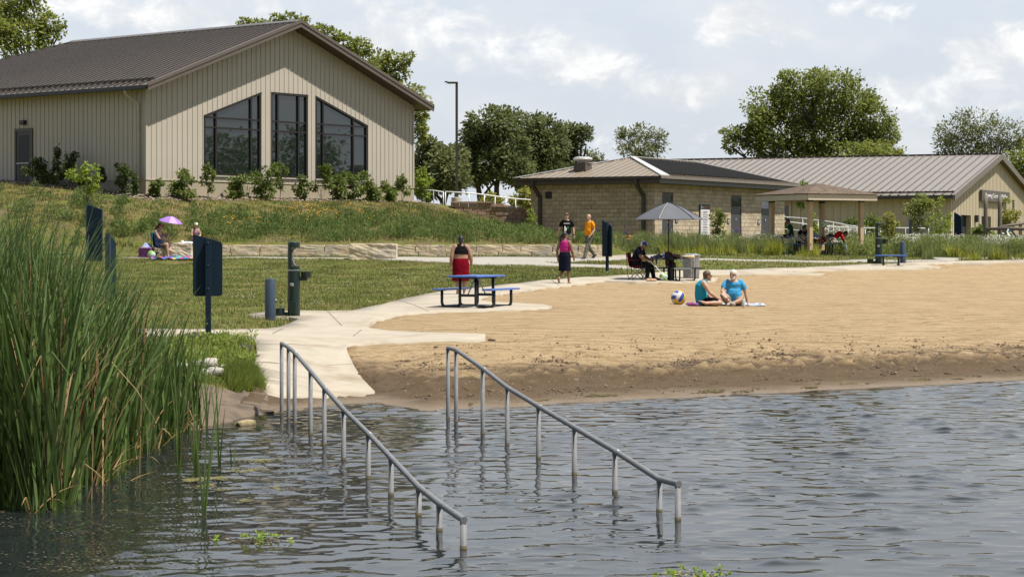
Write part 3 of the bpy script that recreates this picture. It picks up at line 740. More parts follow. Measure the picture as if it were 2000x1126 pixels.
dm = MB(); dm.box((-.20, lx_ - .17, lz_ - .09), (0, lx_ + .17, lz_ + .09), .03); dm.box((-.16, lx_ - .13, lz_ - .12), (-.02, lx_ + .13, lz_ - .089)); dm.build('wall_lamp', BLACKM, bh)

# ================================================================== block-walled restroom building with the hip roof
Hc = Vector((7.12 - .862 * .6 + .506 * .6, 103 + .507 * .6 + .863 * .6, 2.0))
Hf = Frame(Hc, math.atan2(.863, .506))
rb = thing('restroom_building', 'low tan block building with hipped metal roof and grey doors behind the umbrella', 'building', Hf.O, Hf.a)
WX, WY = 15.9, 6.9
EZH = Hf.on(1278, 357.5)[1]
cmu = mat('split_face_block', (.53, .43, .31), (.42, .335, .24), 7, .9, .6, 30, island=.16, dist=.02)
mort = mat('mortar', (.15, .12, .085), None, 8, .9)
DOORS = []
for (a, b_, tp) in ((1292.5, 1314, 378.5), (1427, 1447.5, 383.5), (1486, 1503.5, 388)):
    u0 = Hf.on(a, 400)[0]; u1 = Hf.on(b_, 400)[0]; DOORS.append((u0, u1, Hf.on(a, tp)[1]))
wl = MB()
wl.box((.02, .02, -1.5), (WX - .02, .05, EZH)) ; wl.box((.02, .05, -1.5), (.05, WY, EZH)); wl.box((WX - .05, .05, -1.5), (WX - .02, WY, EZH)); wl.box((.05, WY - .05, -1.5), (WX - .05, WY - .02, EZH))
wl.build('mortar_bed', mort, rb)
bk = MB(); row = .2032; nrow = int(EZH / row) + 1
for r_ in range(-2, nrow):
    z0 = EZH - (nrow - r_) * row; z1 = z0 + row - .015
    for (L, ax) in ((WX, 0), (WY, 1)):
        x = -.2032 if (r_ % 2 == ax) else 0.0
        while x < L:
            a, b_ = max(x, 0), min(x + .4064 - .015, L); x += .4064
            if b_ - a < .04: continue
            cuts = [(a, b_)]
            if ax == 0:
                for (u0, u1, zt) in DOORS:
                    if z0 < zt - .01:
                        nc = []
                        for (p, q) in cuts:
                            if q <= u0 or p >= u1: nc.append((p, q))
                            else:
                                if p < u0: nc.append((p, u0))
                                if q > u1: nc.append((u1, q))
                        cuts = nc
            for (p, q) in cuts:
                if q - p < .03: continue
                o = rnd.uniform(-.008, .008)
                if ax == 0: bk.box((p, -.02 + o, z0), (q, .03, z1), 0)
                else:
                    if p < .03: p = .03
                    bk.box((-.02 + o, p, z0), (.03, q, z1), 0)
bk.build('wall', cmu, rb)
# roof
ov = .6; xe, ye = -ov, -ov; RZ = EZH + .26; xl1 = WX + ov; yl1 = WY + ov; hw = (yl1 - ye) / 2; ymid = (ye + yl1) / 2
ap = Hf.to_local(at(1231, 310, 109.2)); hx = 4.8; rise = ap.z - RZ
rx0, rx1 = xe + hx, xl1 - hx
rm = MB(); T = .06
slab(rm, [(xe, ye, RZ), (xe, yl1, RZ), (rx0, ymid, RZ + rise)], T)
slab(rm, [(xl1, ye, RZ), (rx1, ymid, RZ + rise), (xl1, yl1, RZ)], T)
slab(rm, [(xe, yl1, RZ), (xl1, yl1, RZ), (rx1, ymid, RZ + rise), (rx0, ymid, RZ + rise)], T)
slab(rm, [(xe, ye, RZ), (rx0, ymid, RZ + rise), (rx1, ymid, RZ + rise), (xl1, ye, RZ)], T)
for i in range(1, int((yl1 - ye) / .41) + 1):
    y = ye + i * .41
    d = min(y - ye, yl1 - y)
    if d > .15: rm.bar((xe + .01, y, RZ + T + .015), (xe + d * hx / hw - .05, y, RZ + T + rise * d / hw), .03, .05)
for i in range(1, int((xl1 - xe) / .41) + 1):
    x = xe + i * .41
    d = min((x - xe) * hw / hx, (xl1 - x) * hw / hx, hw)
    if d > .15:
        rm.bar((x, ye + .01, RZ + T + .015), (x, ye + d - .05, RZ + T + rise * d / hw), .03, .05)
        rm.bar((x, yl1 - .01, RZ + T + .015), (x, yl1 - d + .05, RZ + T + rise * d / hw), .03, .05)
hroof = rm.build('roof', ROOF_HIP, rb)
sp = MB()
for i in range(2, int((xl1 - xe) / .205) - 1):
    x = xe + i * .205
    d = min((x - xe) * hw / hx, (xl1 - x) * hw / hx, hw) - .42
    if d > .3: sp.bar((x, ye + .42, RZ + T + .05 + .42 * rise / hw), (x, ye + d, RZ + T + .05 + rise * d / hw), .185, .03)
sp.build('solar_panel', mat('black_collector', (.010, .009, .008), (.014, .013, .012), 3, .9, spec=.1), hroof)
hc = MB()
def capbar(a, b_, w_=.26): hc.bar(Vector(a) + Vector((0, 0, T + .045)), Vector(b_) + Vector((0, 0, T + .045)), w_, .035)
capbar((xe, yl1, RZ), (rx0, ymid, RZ + rise)); capbar((rx0, ymid, RZ + rise + .01), (rx1, ymid, RZ + rise + .01)); capbar((xl1, ye, RZ), (rx1, ymid, RZ + rise))
hc.build('ridge_cap', RIDGE_LT, hroof)
hc = MB(); hc.prism([(xe + .05, ye + .0, RZ + T + .03), (xe + 1.05, ye, RZ + T + .03), (rx0 + .25, ymid - .1, RZ + rise + T + .03), (rx0 - .1, ymid, RZ + rise + T + .03)], (0, 0, .05)); hc.build('ridge_cap', RIDGE_LT, hroof)
gt = MB()
gt.box((xe - .13, ye - .13, RZ - .06), (xe, yl1, RZ + .07)); gt.build('gutter', TRIM, hroof)
gt = MB(); gt.box((xe - .13, ye - .135, RZ - .055), (xl1, ye, RZ + .075)); gt.build('gutter', mat('taupe_gutter', (.20, .165, .13), None, 3, .4), hroof)
fb = MB(); fb.box((xe + .03, ye + .03, EZH - .02), (xl1 - .03, ye + .08, RZ - .005)); fb.box((xe + .03, ye + .08, EZH - .02), (xe + .08, yl1 - .03, RZ - .005)); fb.box((xl1 - .08, ye + .08, EZH - .02), (xl1 - .03, yl1, RZ - .005))
fb.box((xe + .08, ye + .08, EZH + .005), (xl1 - .08, yl1 - .03, EZH + .03))
fb.build('fascia', mat('bronze_fascia_board', (.075, .062, .052), None, 3, .45), hroof)
for (pa, pb) in ((1041, 1057), (1243, 1259)):
    ya = Hf.on(pa, 380, 'y', xe)[0]; yb = Hf.on(pb, 400, 'y')[0]
    ds = MB(); ds.bar((xe - .02, ya, RZ - .02), (xe - .02, ya, RZ - .34), .15, .15, (1, 0, 0)); ds.bar((xe - .02, ya, RZ - .30), (-.13, yb, RZ - .86), .15, .15, (1, 0, 0)); ds.bar((-.13, yb, RZ - .80), (-.13, yb, -.6), .16, .15, (1, 0, 0))
    ds.build('downspout', TRIM, rb)
v0, vz1 = Hf.on(1066, 374.5, 'y'); v1, vz0 = Hf.on(1078, 388, 'y')
vm = MB(); ya, yb = min(v0, v1), max(v0, v1); vm.box((-.05, ya, vz0), (-.021, yb, vz1))
for i in range(4): vm.box((-.07, ya + .02, vz0 + .05 + i * .085), (-.05, yb - .02, vz0 + .085 + i * .085))
vm.build('wall_vent', BLACKM, rb)
# roof ventilator
c0 = Hf.to_local(at(1128, 326, 106.0)); vx_, vy_ = c0.x, c0.y
vx_ = 1.1; vy_ = Hf.to_local(at(1128, 326, 106.6)).y
vm = MB(); vz = RZ + T + rise * (vx_ - xe) / hx; vm.box((vx_ - .34, vy_ - .34, vz - .25), (vx_ + .34, vy_ + .34, vz + .38), .02); vv_ = vm.build('roof_vent', mat('vent_brown', (.105, .085, .072), None, 3, .5), hroof)
vm = MB(); vm.lathe([(.28, .38), (.28, .48), (.46, .50), (.50, .56), (.46, .64), (.30, .68), (.05, .69), (0, .69)], 20, (vx_, vy_, vz)); vm.build('vent_hood', RIDGE_LT, vv_, auto=40)
# doors with transoms, small signs
for i, (u0, u1, zt) in enumerate(DOORS):
    m_ = MB(); m_.box((u0, -.005, -.4), (u0 + .06, .06, zt)); m_.box((u1 - .06, -.005, -.4), (u1, .06, zt)); m_.box((u0 + .06, -.006, zt - .07), (u1 - .06, .06, zt)); m_.box((u0 + .06, -.006, zt - .62), (u1 - .06, .06, zt - .52))
    df_ = m_.build('door_frame', DOORG, rb)
    m_ = MB(); m_.box((u0 + .06, .02, zt - .52), (u1 - .06, .035, zt - .07)); m_.build('transom_pane', PANE2, df_)
    m_ = MB(); m_.box((u0 + .06, .012, -.4), (u1 - .06, .058, zt - .62)); d_ = m_.build('door', DOORG, rb)
    m_ = MB(); hxp = u0 + .18 if i else u1 - .18; m_.box((hxp - .03, -.02, .92), (hxp + .03, .012, 1.12)); m_.bar((hxp, -.05, 1.03), (hxp + (.14 if i else -.14), -.05, 1.03), .025, .025); m_.bar((hxp, .0, 1.03), (hxp, -.06, 1.03), .02, .02); m_.build('handle', GALV, d_)
    uc = (u0 + u1) / 2
    m_ = MB(); m_.box((uc - .08, .0, 1.52), (uc + .08, .012, 1.75)); pl_ = m_.build('door_plate', SIGNBLACK, d_)
    m_ = MB(); m_.ell((uc, -.006, 1.70), (.02, .006, .02), 8, 6); m_.box((uc - .022, -.008, 1.58), (uc + .022, -.001, 1.67)); m_.build('pictogram', WHITE, pl_)
    if i == 0:
        m_ = MB(); m_.lathe([(.09, 0), (.09, .01)], 16, (uc + .12, .0, 1.38), (0, -1, 0)); m_.build('door_sticker', mat('yellow_sticker', (.75, .55, .03), None, 3, .5), d_)
        m_ = MB(); m_.box((uc + .05, .0, 1.16), (uc + .19, .012, 1.26)); m_.build('door_sticker', mat('blue_sticker', (.12, .25, .55), None, 3, .5), d_)
for (px, py) in ((1320.5, 430), (1421.7, 432.5), (1481, 434)):
    u, z = Hf.on(px, py)
    m_ = MB(); m_.box((u - .17, -.045, z - .12), (u + .13, -.03, z + .16), .006); o_ = m_.build('wall_plaque', SIGNBLACK, rb)
    m_ = MB()
    for dx_ in (-.07, .04): m_.ell((u + dx_, -.05, z + .10), (.025, .006, .022), 8, 6); m_.box((u + dx_ - .03, -.052, z - .01), (u + dx_ + .03, -.045, z + .07))
    m_.box((u - .11, -.052, z - .07), (u + .08, -.045, z - .05)); m_.build('pictogram', WHITE, o_)
u, z = Hf.on(1323, 453)
m_ = MB(); m_.ell((u, -.06, z), (.05, .05, .06), 10, 8); m_.build('hose_bib', GALV, rb)
# rules board
u0, zt = Hf.on(1364.5, 398.5); u1, zb_ = Hf.on(1384, 461)
m_ = MB(); m_.box((u0, -.08, zb_), (u1, -.03, zt), .005); o_ = m_.build('notice_board', SIGNBLACK, rb)
hh = zt - zb_; ww = u1 - u0
m_ = MB(); m_.box((u0 + .06 * ww, -.086, zb_ + .03 * hh), (u1 - .04 * ww, -.079, zt - .165 * hh)); m_.build('notice_panel', CREAMW, o_)
text_obj('heading', 'Beach Rules', ww * .108, ORANGE, o_, (u0 + .37 * ww, -.082, zt - .105 * hh), (R(90), 0, 0), .003)
m_ = MB(); m_.box((u0 + .37 * ww, -.085, zt - .137 * hh), (u0 + .8 * ww, -.08, zt - .128 * hh)); m_.build('subheading', ORANGE, o_)
m_ = MB(); m_.box((u0 + .07 * ww, -.086, zt - .06 * hh), (u0 + .15 * ww, -.08, zt - .03 * hh)); m_.box((u0 + .07 * ww, -.086, zt - .13 * hh), (u0 + .32 * ww, -.08, zt - .105 * hh)); m_.box((u0 + .17 * ww, -.086, zt - .095 * hh), (u0 + .21 * ww, -.08, zt - .05 * hh)); m_.box((u0 + .25 * ww, -.086, zt - .095 * hh), (u0 + .31 * ww, -.08, zt - .065 * hh)); m_.box((u0 + .07 * ww, -.086, zt - .10 * hh), (u0 + .14 * ww, -.08, zt - .07 * hh)); m_.build('emblem', WHITE, o_)
m_ = MB(); yy = zt - .22 * hh
for i in range(9):
    for j in range(2 if i % 3 else 3):
        L_ = rnd.uniform(.35, .62); m_.box((u0 + .28 * ww, -.091, yy - .012 * hh), (u0 + (.28 + L_) * ww, -.0865, yy)); yy -= .024 * hh
    m_.box((u0 + .13 * ww, -.091, yy + .02 * hh), (u0 + .19 * ww, -.0865, yy + .045 * hh)); yy -= .022 * hh
m_.build('rule_lines', GREYTXT, o_)

# ================================================================== long gabled building on the right
RYc = 205.0; RO = Vector(((1857 - CX) * RYc / FPX, RYc, 0)); RO.z = CAMH + (HY - 458) * RYc / FPX - .6
Rf = Frame(RO, math.atan2(.902, .431))
rc = thing('rowing_building', 'long beige metal building with taupe ribbed roof and a sign on its gable, far right', 'building', Rf.O, Rf.a)
ezr = Rf.on(1857, 384)[1]
hwr, apz = Rf.on(1946, 308)
GWr = 2 * hwr; pit = (apz - ezr) / hwr
LENr = 46.0
RZr = ezr + .12
wm = MB()
DO = [(Rf.on(1877, 419)[0], Rf.on(1896.5, 419)[0], Rf.on(1880, 419.5)[1]), (Rf.on(1917, 422)[0], Rf.on(1935, 422)[0], Rf.on(1920, 422)[1]), (Rf.on(1956, 424)[0], Rf.on(1974, 424)[0], Rf.on(1957, 424)[1]), (Rf.on(1989, 432)[0], Rf.on(1996, 432)[0], Rf.on(1989, 433)[1])]
br = sorted([0, hwr, GWr] + [x for d in DO for x in d[:2]])
tzr = lambda x: ezr + pit * min(x, GWr - x)
def dz(x):
    for d in DO:
        if d[0] < x < d[1]: return d[2]
    return None
for x0, x1 in zip(br[:-1], br[1:]):
    q = dz((x0 + x1) / 2); vstrip(wm, x0, x1, q if q else -1, tzr(x0), q if q else -1, tzr(x1), 0, .5)
kk = int(GWr / .62)
for i in range(kk + 1):
    x = .05 + i * (GWr - .1) / kk; q = dz(x); wm.box((x - .05, -.05, (q + .05) if q else -1), (x + .05, 0, tzr(x) - .05))
wm.box((0, .5, -1), (.3, LENr, ezr)); wm.box((GWr - .3, .5, -1), (GWr, LENr, ezr)); wm.box((.3, LENr - .3, -1), (GWr - .3, LENr, ezr))
for i in range(int(LENr / .75)): wm.box((-.06, .4 + i * .75, -1), (0, .5 + i * .75, ezr - .05))
wm.build('wall', SIDING2, rc)
for d in DO:
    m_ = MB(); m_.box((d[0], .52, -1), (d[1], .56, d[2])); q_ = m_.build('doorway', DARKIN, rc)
    m_ = MB(); m_.box((d[0] + (d[1] - d[0]) * .45, .40, -1), (d[0] + (d[1] - d[0]) * .5, .5, d[2])); m_.build('door_leaf', DOORG, q_)
rm = MB(); o1 = 1.0; ra0 = -.6; zr0 = RZr - pit * o1
slab(rm, [(-o1, ra0, zr0), (hwr, ra0, RZr + pit * hwr), (hwr, LENr, RZr + pit * hwr), (-o1, LENr, zr0)], .25)
slab(rm, [(GWr + o1, ra0, zr0), (GWr + o1, LENr, zr0), (hwr, LENr, RZr + pit * hwr), (hwr, ra0, RZr + pit * hwr)], .25)
rroof = rm.build('roof', ROOF_LT, rc); rm = MB()
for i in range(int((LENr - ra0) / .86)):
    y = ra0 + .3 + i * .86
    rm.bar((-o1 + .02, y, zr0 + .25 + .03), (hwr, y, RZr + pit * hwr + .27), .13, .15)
rm.build('roof_seams', mat('seam_shade_taupe', (.18, .155, .135), None, 3, .5), rroof)  # shade along the ribs put into a darker colour than the roof
m_ = MB(); m_.bar((hwr, ra0 - .05, RZr + pit * hwr + .28), (hwr, LENr + .05, RZr + pit * hwr + .28), .7, .18); m_.build('ridge_cap', TRIM, rroof)
m_ = MB(); m_.bar((-o1 + .7, ra0 + .2, zr0 + .7 * pit + .40), (-o1 + .7, LENr, zr0 + .7 * pit + .40), .1, .16)
for i in range(int((LENr - ra0) / .86)): m_.box((-o1 + .55, ra0 + .25 + i * .86, zr0 + .6 * pit + .2), (-o1 + .9, ra0 + .4 + i * .86, zr0 + .7 * pit + .52))
m_.build('snow_guard', TRIM, rroof)
m_ = MB(); m_.box((-o1 - .3, ra0, zr0 - .1), (-o1, LENr, zr0 + .25)); m_.build('gutter', TRIM, rroof)
m_ = MB()
for s_ in (0, 1):
    X = lambda x: x if not s_ else GWr - x
    zc = lambda x: zr0 + pit * (x + o1)
    m_.prism([(X(-o1), ra0 - .06, zc(-o1) - .3), (X(hwr), ra0 - .06, zc(hwr) - .3), (X(hwr), ra0 - .06, zc(hwr) + .3), (X(-o1), ra0 - .06, zc(-o1) + .3)], (0, .058, 0))
    m_.prism([(X(-o1), ra0, zc(-o1) - .06), (X(hwr), ra0, zc(hwr) - .06), (X(hwr), .02, zc(hwr) - .06), (X(-o1), .02, zc(-o1) - .06)], (0, 0, .04))
m_.build('rake_fascia', mat('taupe_fascia', (.17, .14, .115), None, 3, .5), rroof)
for yy in (1.6, 16.0):
    m_ = MB(); m_.bar((-.15, yy, ezr), (-.15, yy, -1), .22, .2, (1, 0, 0)); m_.build('downspout', SIDING2, rc)
# gable sign
s0, sz1 = Rf.on(1911.5, 370.5); s1 = Rf.on(1965.5, 374)[0]; sz0 = Rf.on(1911.5, 392)[1]
m_ = MB(); m_.box((s0, -.35, sz0), (s1, -.08, sz1)); so_ = m_.build('gable_sign', mat('sign_taupe', (.105, .088, .070), None, 3, .5), rc)
L_ = s1 - s0; Hs = sz1 - sz0
t_ = text_obj('lettering', 'Rowing Center', Hs * .58, CREAMW, so_, (s0 + .12 * L_, -.36, sz0 + Hs * .34), (R(90), 0, 0), .02)
t_.scale = (.48 * L_ / max(v.co.x for v in t_.data.vertices), 1, 1)
t_ = text_obj('lettering', 'HyVee', Hs * .58, CREAMW, so_, (s0 + .68 * L_, -.36, sz0 + Hs * .34), (R(90), 0, 0), .02)
t_.scale = (.24 * L_ / max(v.co.x for v in t_.data.vertices), 1, 1)
for (px, py) in ((1903.5, 427),):
    u, z = Rf.on(px, py); m_ = MB(); m_.box((u - .3, -.4, z - .35), (u + .3, -.05, z + .35), .05); m_.build('wall_lamp', BLACKM, rc)
u, z = Rf.on(1978, 405); m_ = MB()
for i in range(6): m_.box((u - .35, -.12, z - .9 + i * .3), (u + .35, -.051, z - .72 + i * .3))
m_.build('wall_vent', BLACKM, rc)
u, z = Rf.on(1535, 418, 'y'); m_ = MB(); m_.box((-.12, u - .35, z - 2.2), (-.02, u + .35, z + .8)); m_.build('window', PANE, rc)

# ================================================================== timber picnic shelter
TIM = mat('pine_timber', (.58, .43, .28), (.47, .33, .20), 5, .8, .3, 20, stretch=(6, 6, .6))
TIMP = mat('painted_fascia', (.58, .50, .39), (.53, .455, .35), 4, .6)
SHING = mat('asphalt_shingle', (.20, .145, .105), (.12, .085, .062), 9, .95, .4, 60, island=.22)
pc = feet(1594, 92.5); pz = pc.z
pav = thing('picnic_shelter', 'small timber shelter with four square posts and shingled hip roof', 'shelter', pc, R(29.4))
pw, pd = 2.05, 2.05; ph = 2.36
for sx_ in (-1, 1):
    for sy_ in (-1, 1):
        m_ = MB(); m_.box((sx_ * 1.36 - .09, sy_ * 1.36 - .09, -.2), (sx_ * 1.36 + .09, sy_ * 1.36 + .09, ph), .008); p_ = m_.build('post', TIM, pav)
        m_ = MB(); m_.box((sx_ * 1.36 - .1, sy_ * 1.36 - .1, -.1), (sx_ * 1.36 + .1, sy_ * 1.36 + .1, .18)); m_.build('post_bracket', BLACKM, p_); m_ = MB(); m_.box((sx_ * 1.36 - .1, sy_ * 1.36 - .1, ph - .12), (sx_ * 1.36 + .1, sy_ * 1.36 + .1, ph - .02)); m_.build('post_bracket', BLACKM, p_)
m_ = MB()
for s_ in (-1, 1): m_.box((-1.6, s_ * 1.36 - .07, ph), (1.6, s_ * 1.36 + .07, ph + .2)); m_.box((s_ * 1.36 - .07, -1.29, ph), (s_ * 1.36 + .07, 1.29, ph + .198))
m_.build('beam', TIM, pav)
e = 1.84
m_ = MB()
for s_ in (-1, 1): m_.box((-e, s_ * e - .03, ph - .06), (e, s_ * e + .03, ph + .18)); m_.box((s_ * e - .03, -e + .03, ph - .058), (s_ * e + .03, e - .03, ph + .178))
m_.build('fascia', TIMP, pav)
m_ = MB(); e2 = e + .1; za_ = ph + .2; rs = .50
for k in range(4):
    Rm = Matrix.Rotation(k * PI / 2, 4, 'Z'); nrow_ = 13
    for r_ in range(nrow_):
        f0, f1 = r_ / nrow_, (r_ + 1) / nrow_ + .02
        f1 = min(f1, 1); a0, a1 = e2 * (1 - f0), e2 * (1 - f1); zz0, zz1 = za_ + rs * f0 + .022, za_ + rs * f1 + .008
        nseg = max(1, int(2 * a0 / .32)); off_ = (r_ % 2) * .16
        cuts_ = sorted(set([-1.0, 1.0] + [max(-1, min(1, (-a0 + off_ + i * .32) / a0)) for i in range(nseg + 1)]))
        for c0_, c1_ in zip(cuts_[:-1], cuts_[1:]):
            if c1_ - c0_ < .01: continue
            j = rnd.uniform(0, .006)
            m_.add([Rm @ Vector(p) for p in ((c0_ * a0, -a0, zz0 + j), (c1_ * a0, -a0, zz0 + j), (c1_ * a1, -a1, zz1 + j), (c0_ * a1, -a1, zz1 + j), (c0_ * a0, -a0, zz0 - .02), (c1_ * a0, -a0, zz0 - .02))], [(0, 1, 2, 3), (4, 5, 1, 0)])
m_.build('roof', SHING, pav, fix=False)
m_ = MB(); m_.prism([(-e, -e, ph + .185), (e, -e, ph + .185), (e, e, ph + .185), (-e, e, ph + .185)], (0, 0, .012)); m_.build('ceiling_board', TIM, pav)
# ------------------------------------------------------------------ foliage helpers
def unit(rng, n):
    v = rng.normal(size=(n, 3)); return v / np.linalg.norm(v, axis=1, keepdims=True)
def leaves(P, Nn, size, rng, aspect=.5, droop=.25):
    """kite-shaped leaves: P (n,3) bases, Nn (n,3) outward directions, size (n,)"""
    n = len(P); up = np.array([0, 0, 1.0])
    D = Nn + rng.normal(0, .55, (n, 3)) - up * droop; D /= np.linalg.norm(D, axis=1, keepdims=True)
    S = np.cross(D, rng.normal(size=(n, 3)) * .8 + up); S /= np.linalg.norm(S, axis=1, keepdims=True) + 1e-9
    s = size[:, None]
    V = np.stack([P, P + D * s * .5 + S * s * aspect * .5, P + D * s, P + D * s * .5 - S * s * aspect * .5], 1).reshape(-1, 3)
    F = np.arange(n * 4, dtype=np.int32).reshape(n, 4)
    return V, F
def crown_points(clumps, n, rng, sub=14, spread=.30, shell=.55):
    """clumps: (cx,cy,cz,rx,ry,rz); leaves gather in small sprays on each clump so that sky shows between them"""
    C = np.array(clumps, float); vol = C[:, 3] * C[:, 5]; w = vol / vol.sum(); Ps, Ns = [], []
    for c, q in zip(C, w):
        m = max(8, int(n * q)); k = max(4, int(sub * (c[3] * c[5]) ** .5 / np.median((C[:, 3] * C[:, 5]) ** .5)))
        u = unit(rng, k) * (shell + (1 - shell) * rng.random((k, 1))); 
        idx = rng.integers(0, k, m); sz = rng.uniform(.6, 1.35, (k, 1))[idx]
        off = np.clip(rng.normal(0, spread, (m, 3)), -1.7 * spread, 1.7 * spread) * sz
        q3 = u[idx] + off
        Ps.append(c[:3] + q3 * c[3:6]); d = u[idx] * .6 + off; Ns.append(d / (np.linalg.norm(d, axis=1, keepdims=True) + 1e-6))
    return np.concatenate(Ps), np.concatenate(Ns)
def limb_path(a, b, rng, k=5, wob=.08):
    a = Vector(a); b = Vector(b); L = (b - a).length; out = []
    for i in range(k + 1):
        t = i / k; p = a.lerp(b, t); s = math.sin(t * PI) * wob * L
        out.append(p + Vector((rng.normal() * s * .5, rng.normal() * s * .5, s * .6)))
    return out
BARK = mat('bark', (.085, .065, .048), (.05, .038, .028), 6, .95, .6, 25, stretch=(4, 4, .7))
BARK_LT = mat('young_bark', (.16, .12, .085), (.10, .075, .055), 8, .9)
def tree(name, label, cat, base, clumps, n, size, lm, trunk_r, seed, group=None, fork=.35, sub=14, spread=.30, droop=.25, bark=None, bare=None, stems=1, aspect=.55):
    """clumps relative to base"""
    rng = np.random.default_rng(seed)
    t = thing(name, label, cat, base, 0, group)
    P, Nn = crown_points(clumps, n, rng, sub, spread)
    P[:, 2] = np.maximum(P[:, 2], .15)
    V, F = leaves(P, Nn, size * rng.uniform(.6, 1.35, len(P)), rng, aspect, droop)
    link('crown', np_mesh('crown', V, F, lm), t)
    tm = MB(); top = max(c[2] for c in clumps); cx_ = sum(c[0] for c in clumps) / len(clumps)
    for s_ in range(stems):
        ox = 0 if stems == 1 else (s_ - (stems - 1) / 2) * trunk_r * 3
        spine = limb_path((ox * .5, 0, -.3), (cx_ * .5 + ox * 3, 0, top * .85), rng, 7, .03)
        tm.tube(spine, [trunk_r * (1 - .82 * i / 7) for i in range(8)], 9)
        for c in clumps[s_::stems]:
            f = min(.9, max(fork * .6, (c[2] - .5 * math.hypot(c[0] - cx_ * .5, c[1])) / max(top, .1) * .85)); p0 = spine[int(f * 7)]
            r0 = trunk_r * (.55 - .3 * f)
            pth = limb_path(p0, (c[0], c[1], c[2]), rng, 4, .08)
            tm.tube(pth, [r0 * (1 - .75 * i / 4) for i in range(5)], 6)
            for _ in range(3):
                q = Vector(c[:3]) + Vector((rng.normal() * c[3] * .5, rng.normal() * c[4] * .5, rng.normal() * c[5] * .5))
                tm.tube([pth[3], pth[3].lerp(q, .5) + Vector((0, 0, .1 * c[5])), q], [r0 * .3, r0 * .2, r0 * .08], 4)
    tm.build('trunk', bark or BARK, t, smooth=True)
    return t
def px_clumps(base, lst, Y, dscale=1.0, rng=None):
    """outline clumps measured as (px, py, rx px, ry px[, depth offset m]) -> metres relative to base"""
    out = []; k = Y / FPX
    for i, q in enumerate(lst):
        p = at(q[0], q[1], Y); dy = q[4] if len(q) > 4 else (rnd.uniform(-.45, .45) * q[2] * k * 2 * dscale)
        out.append((p.x - base.x, dy, p.z - base.z, q[2] * k, q[2] * k * .9, q[3] * k))
    return out
L_DARK = leaf_mat('leaf_dark_green', (.105, .138, .048), (.175, .198, .078), .48, var=.3)
L_MAPLE = leaf_mat('leaf_maple_green', (.125, .165, .032), (.25, .28, .075), .52, var=.3)
L_MID = leaf_mat('leaf_mid_green', (.16, .20, .040), (.27, .30, .075), .48, var=.25)
L_OLIVE = leaf_mat('leaf_olive_green', (.12, .145, .050), (.20, .215, .085), .38, var=.25)
L_LIME = leaf_mat('leaf_lime_green', (.17, .26, .025), (.30, .38, .055), .45, var=.2)
L_YEL = leaf_mat('leaf_yellow_green', (.24, .26, .045), (.36, .36, .08), .4, var=.2)
L_SHRUB = leaf_mat('shrub_green', (.095, .145, .028), (.19, .245, .055), .4, var=.25)
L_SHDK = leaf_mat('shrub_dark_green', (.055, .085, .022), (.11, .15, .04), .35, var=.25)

def far_base(px, Y):
    x = (px - CX) * Y / FPX; return Vector((x, Y, g(x, Y)))
# ---- big trees
b0 = far_base(1590, 285)
tree('maple_tree', 'huge round dark green maple rising behind the long metal roof', 'tree', b0,
     px_clumps(b0, [(1560, 175, 42, 34), (1630, 172, 45, 34), (1505, 205, 45, 36), (1590, 215, 60, 45), (1668, 205, 45, 36), (1705, 230, 36, 34), (1520, 250, 55, 40), (1610, 265, 65, 42), (1690, 270, 50, 38), (1728, 262, 30, 26), (1480, 235, 22, 26), (1455, 268, 26, 24), (1430, 258, 18, 16), (1426, 285, 14, 14), (1560, 300, 60, 30), (1660, 300, 60, 25), (1720, 295, 34, 18), (1490, 290, 30, 24), (1600, 148, 28, 16), (1540, 152, 18, 14), (1700, 205, 20, 16), (1580, 345, 60, 40)], 285), 40000, .44, L_MAPLE, .75, 31, sub=26, spread=.24)
b0 = far_base(1905, 262)
tree('willow_tree', 'loose grey-green tree with fine leaves behind the gable peak', 'tree', b0,
     px_clumps(b0, [(1895, 240, 36, 24), (1860, 262, 32, 26), (1930, 262, 40, 28), (1970, 270, 26, 30), (1880, 285, 40, 26), (1940, 295, 36, 24), (1840, 285, 20, 22), (1905, 330, 50, 40), (1985, 295, 14, 16)], 262), 9000, .42, L_OLIVE, .35, 32, sub=24, spread=.26, stems=3, aspect=.35)
b0 = far_base(1995, 240)
tree('oak_tree', 'dense green tree at the right edge of the frame beyond the gable', 'tree', b0,
     px_clumps(b0, [(1995, 320, 20, 22), (2020, 310, 36, 34), (1985, 345, 18, 20), (2015, 350, 40, 36), (2050, 340, 40, 40)], 240), 5000, .42, L_MID, .3, 33, sub=18)
b0 = far_base(1762, 275)
tree('poplar_sapling', 'small yellow-green treetop at the right foot of the huge maple', 'tree', b0,
     px_clumps(b0, [(1700, 290, 20, 14), (1725, 286, 24, 14), (1755, 293, 18, 8), (1740, 300, 30, 16), (1690, 302, 26, 14), (1735, 345, 30, 40)], 270), 2600, .42, L_MID, .2, 34)
b0 = far_base(1250, 262)
tree('willow_tree', 'lone fan-shaped olive tree above the block building roof', 'tree', b0,
     px_clumps(b0, [(1225, 272, 22, 18), (1250, 260, 24, 16), (1278, 275, 22, 20), (1240, 292, 30, 16), (1268, 296, 28, 16), (1213, 258, 10, 9), (1293, 262, 9, 10), (1250, 340, 30, 40)], 262), 4600, .42, L_OLIVE, .25, 35, sub=26, spread=.25, stems=3, aspect=.35)
b0 = far_base(1158, 270)
tree('distant_tree', 'tiny rounded treetop between the dark grove and the lone olive tree', 'tree', b0,
     px_clumps(b0, [(1158, 300, 16, 11), (1150, 310, 14, 10), (1166, 310, 14, 10), (1158, 350, 20, 40)], 270), 1100, .4, L_OLIVE, .2, 36)
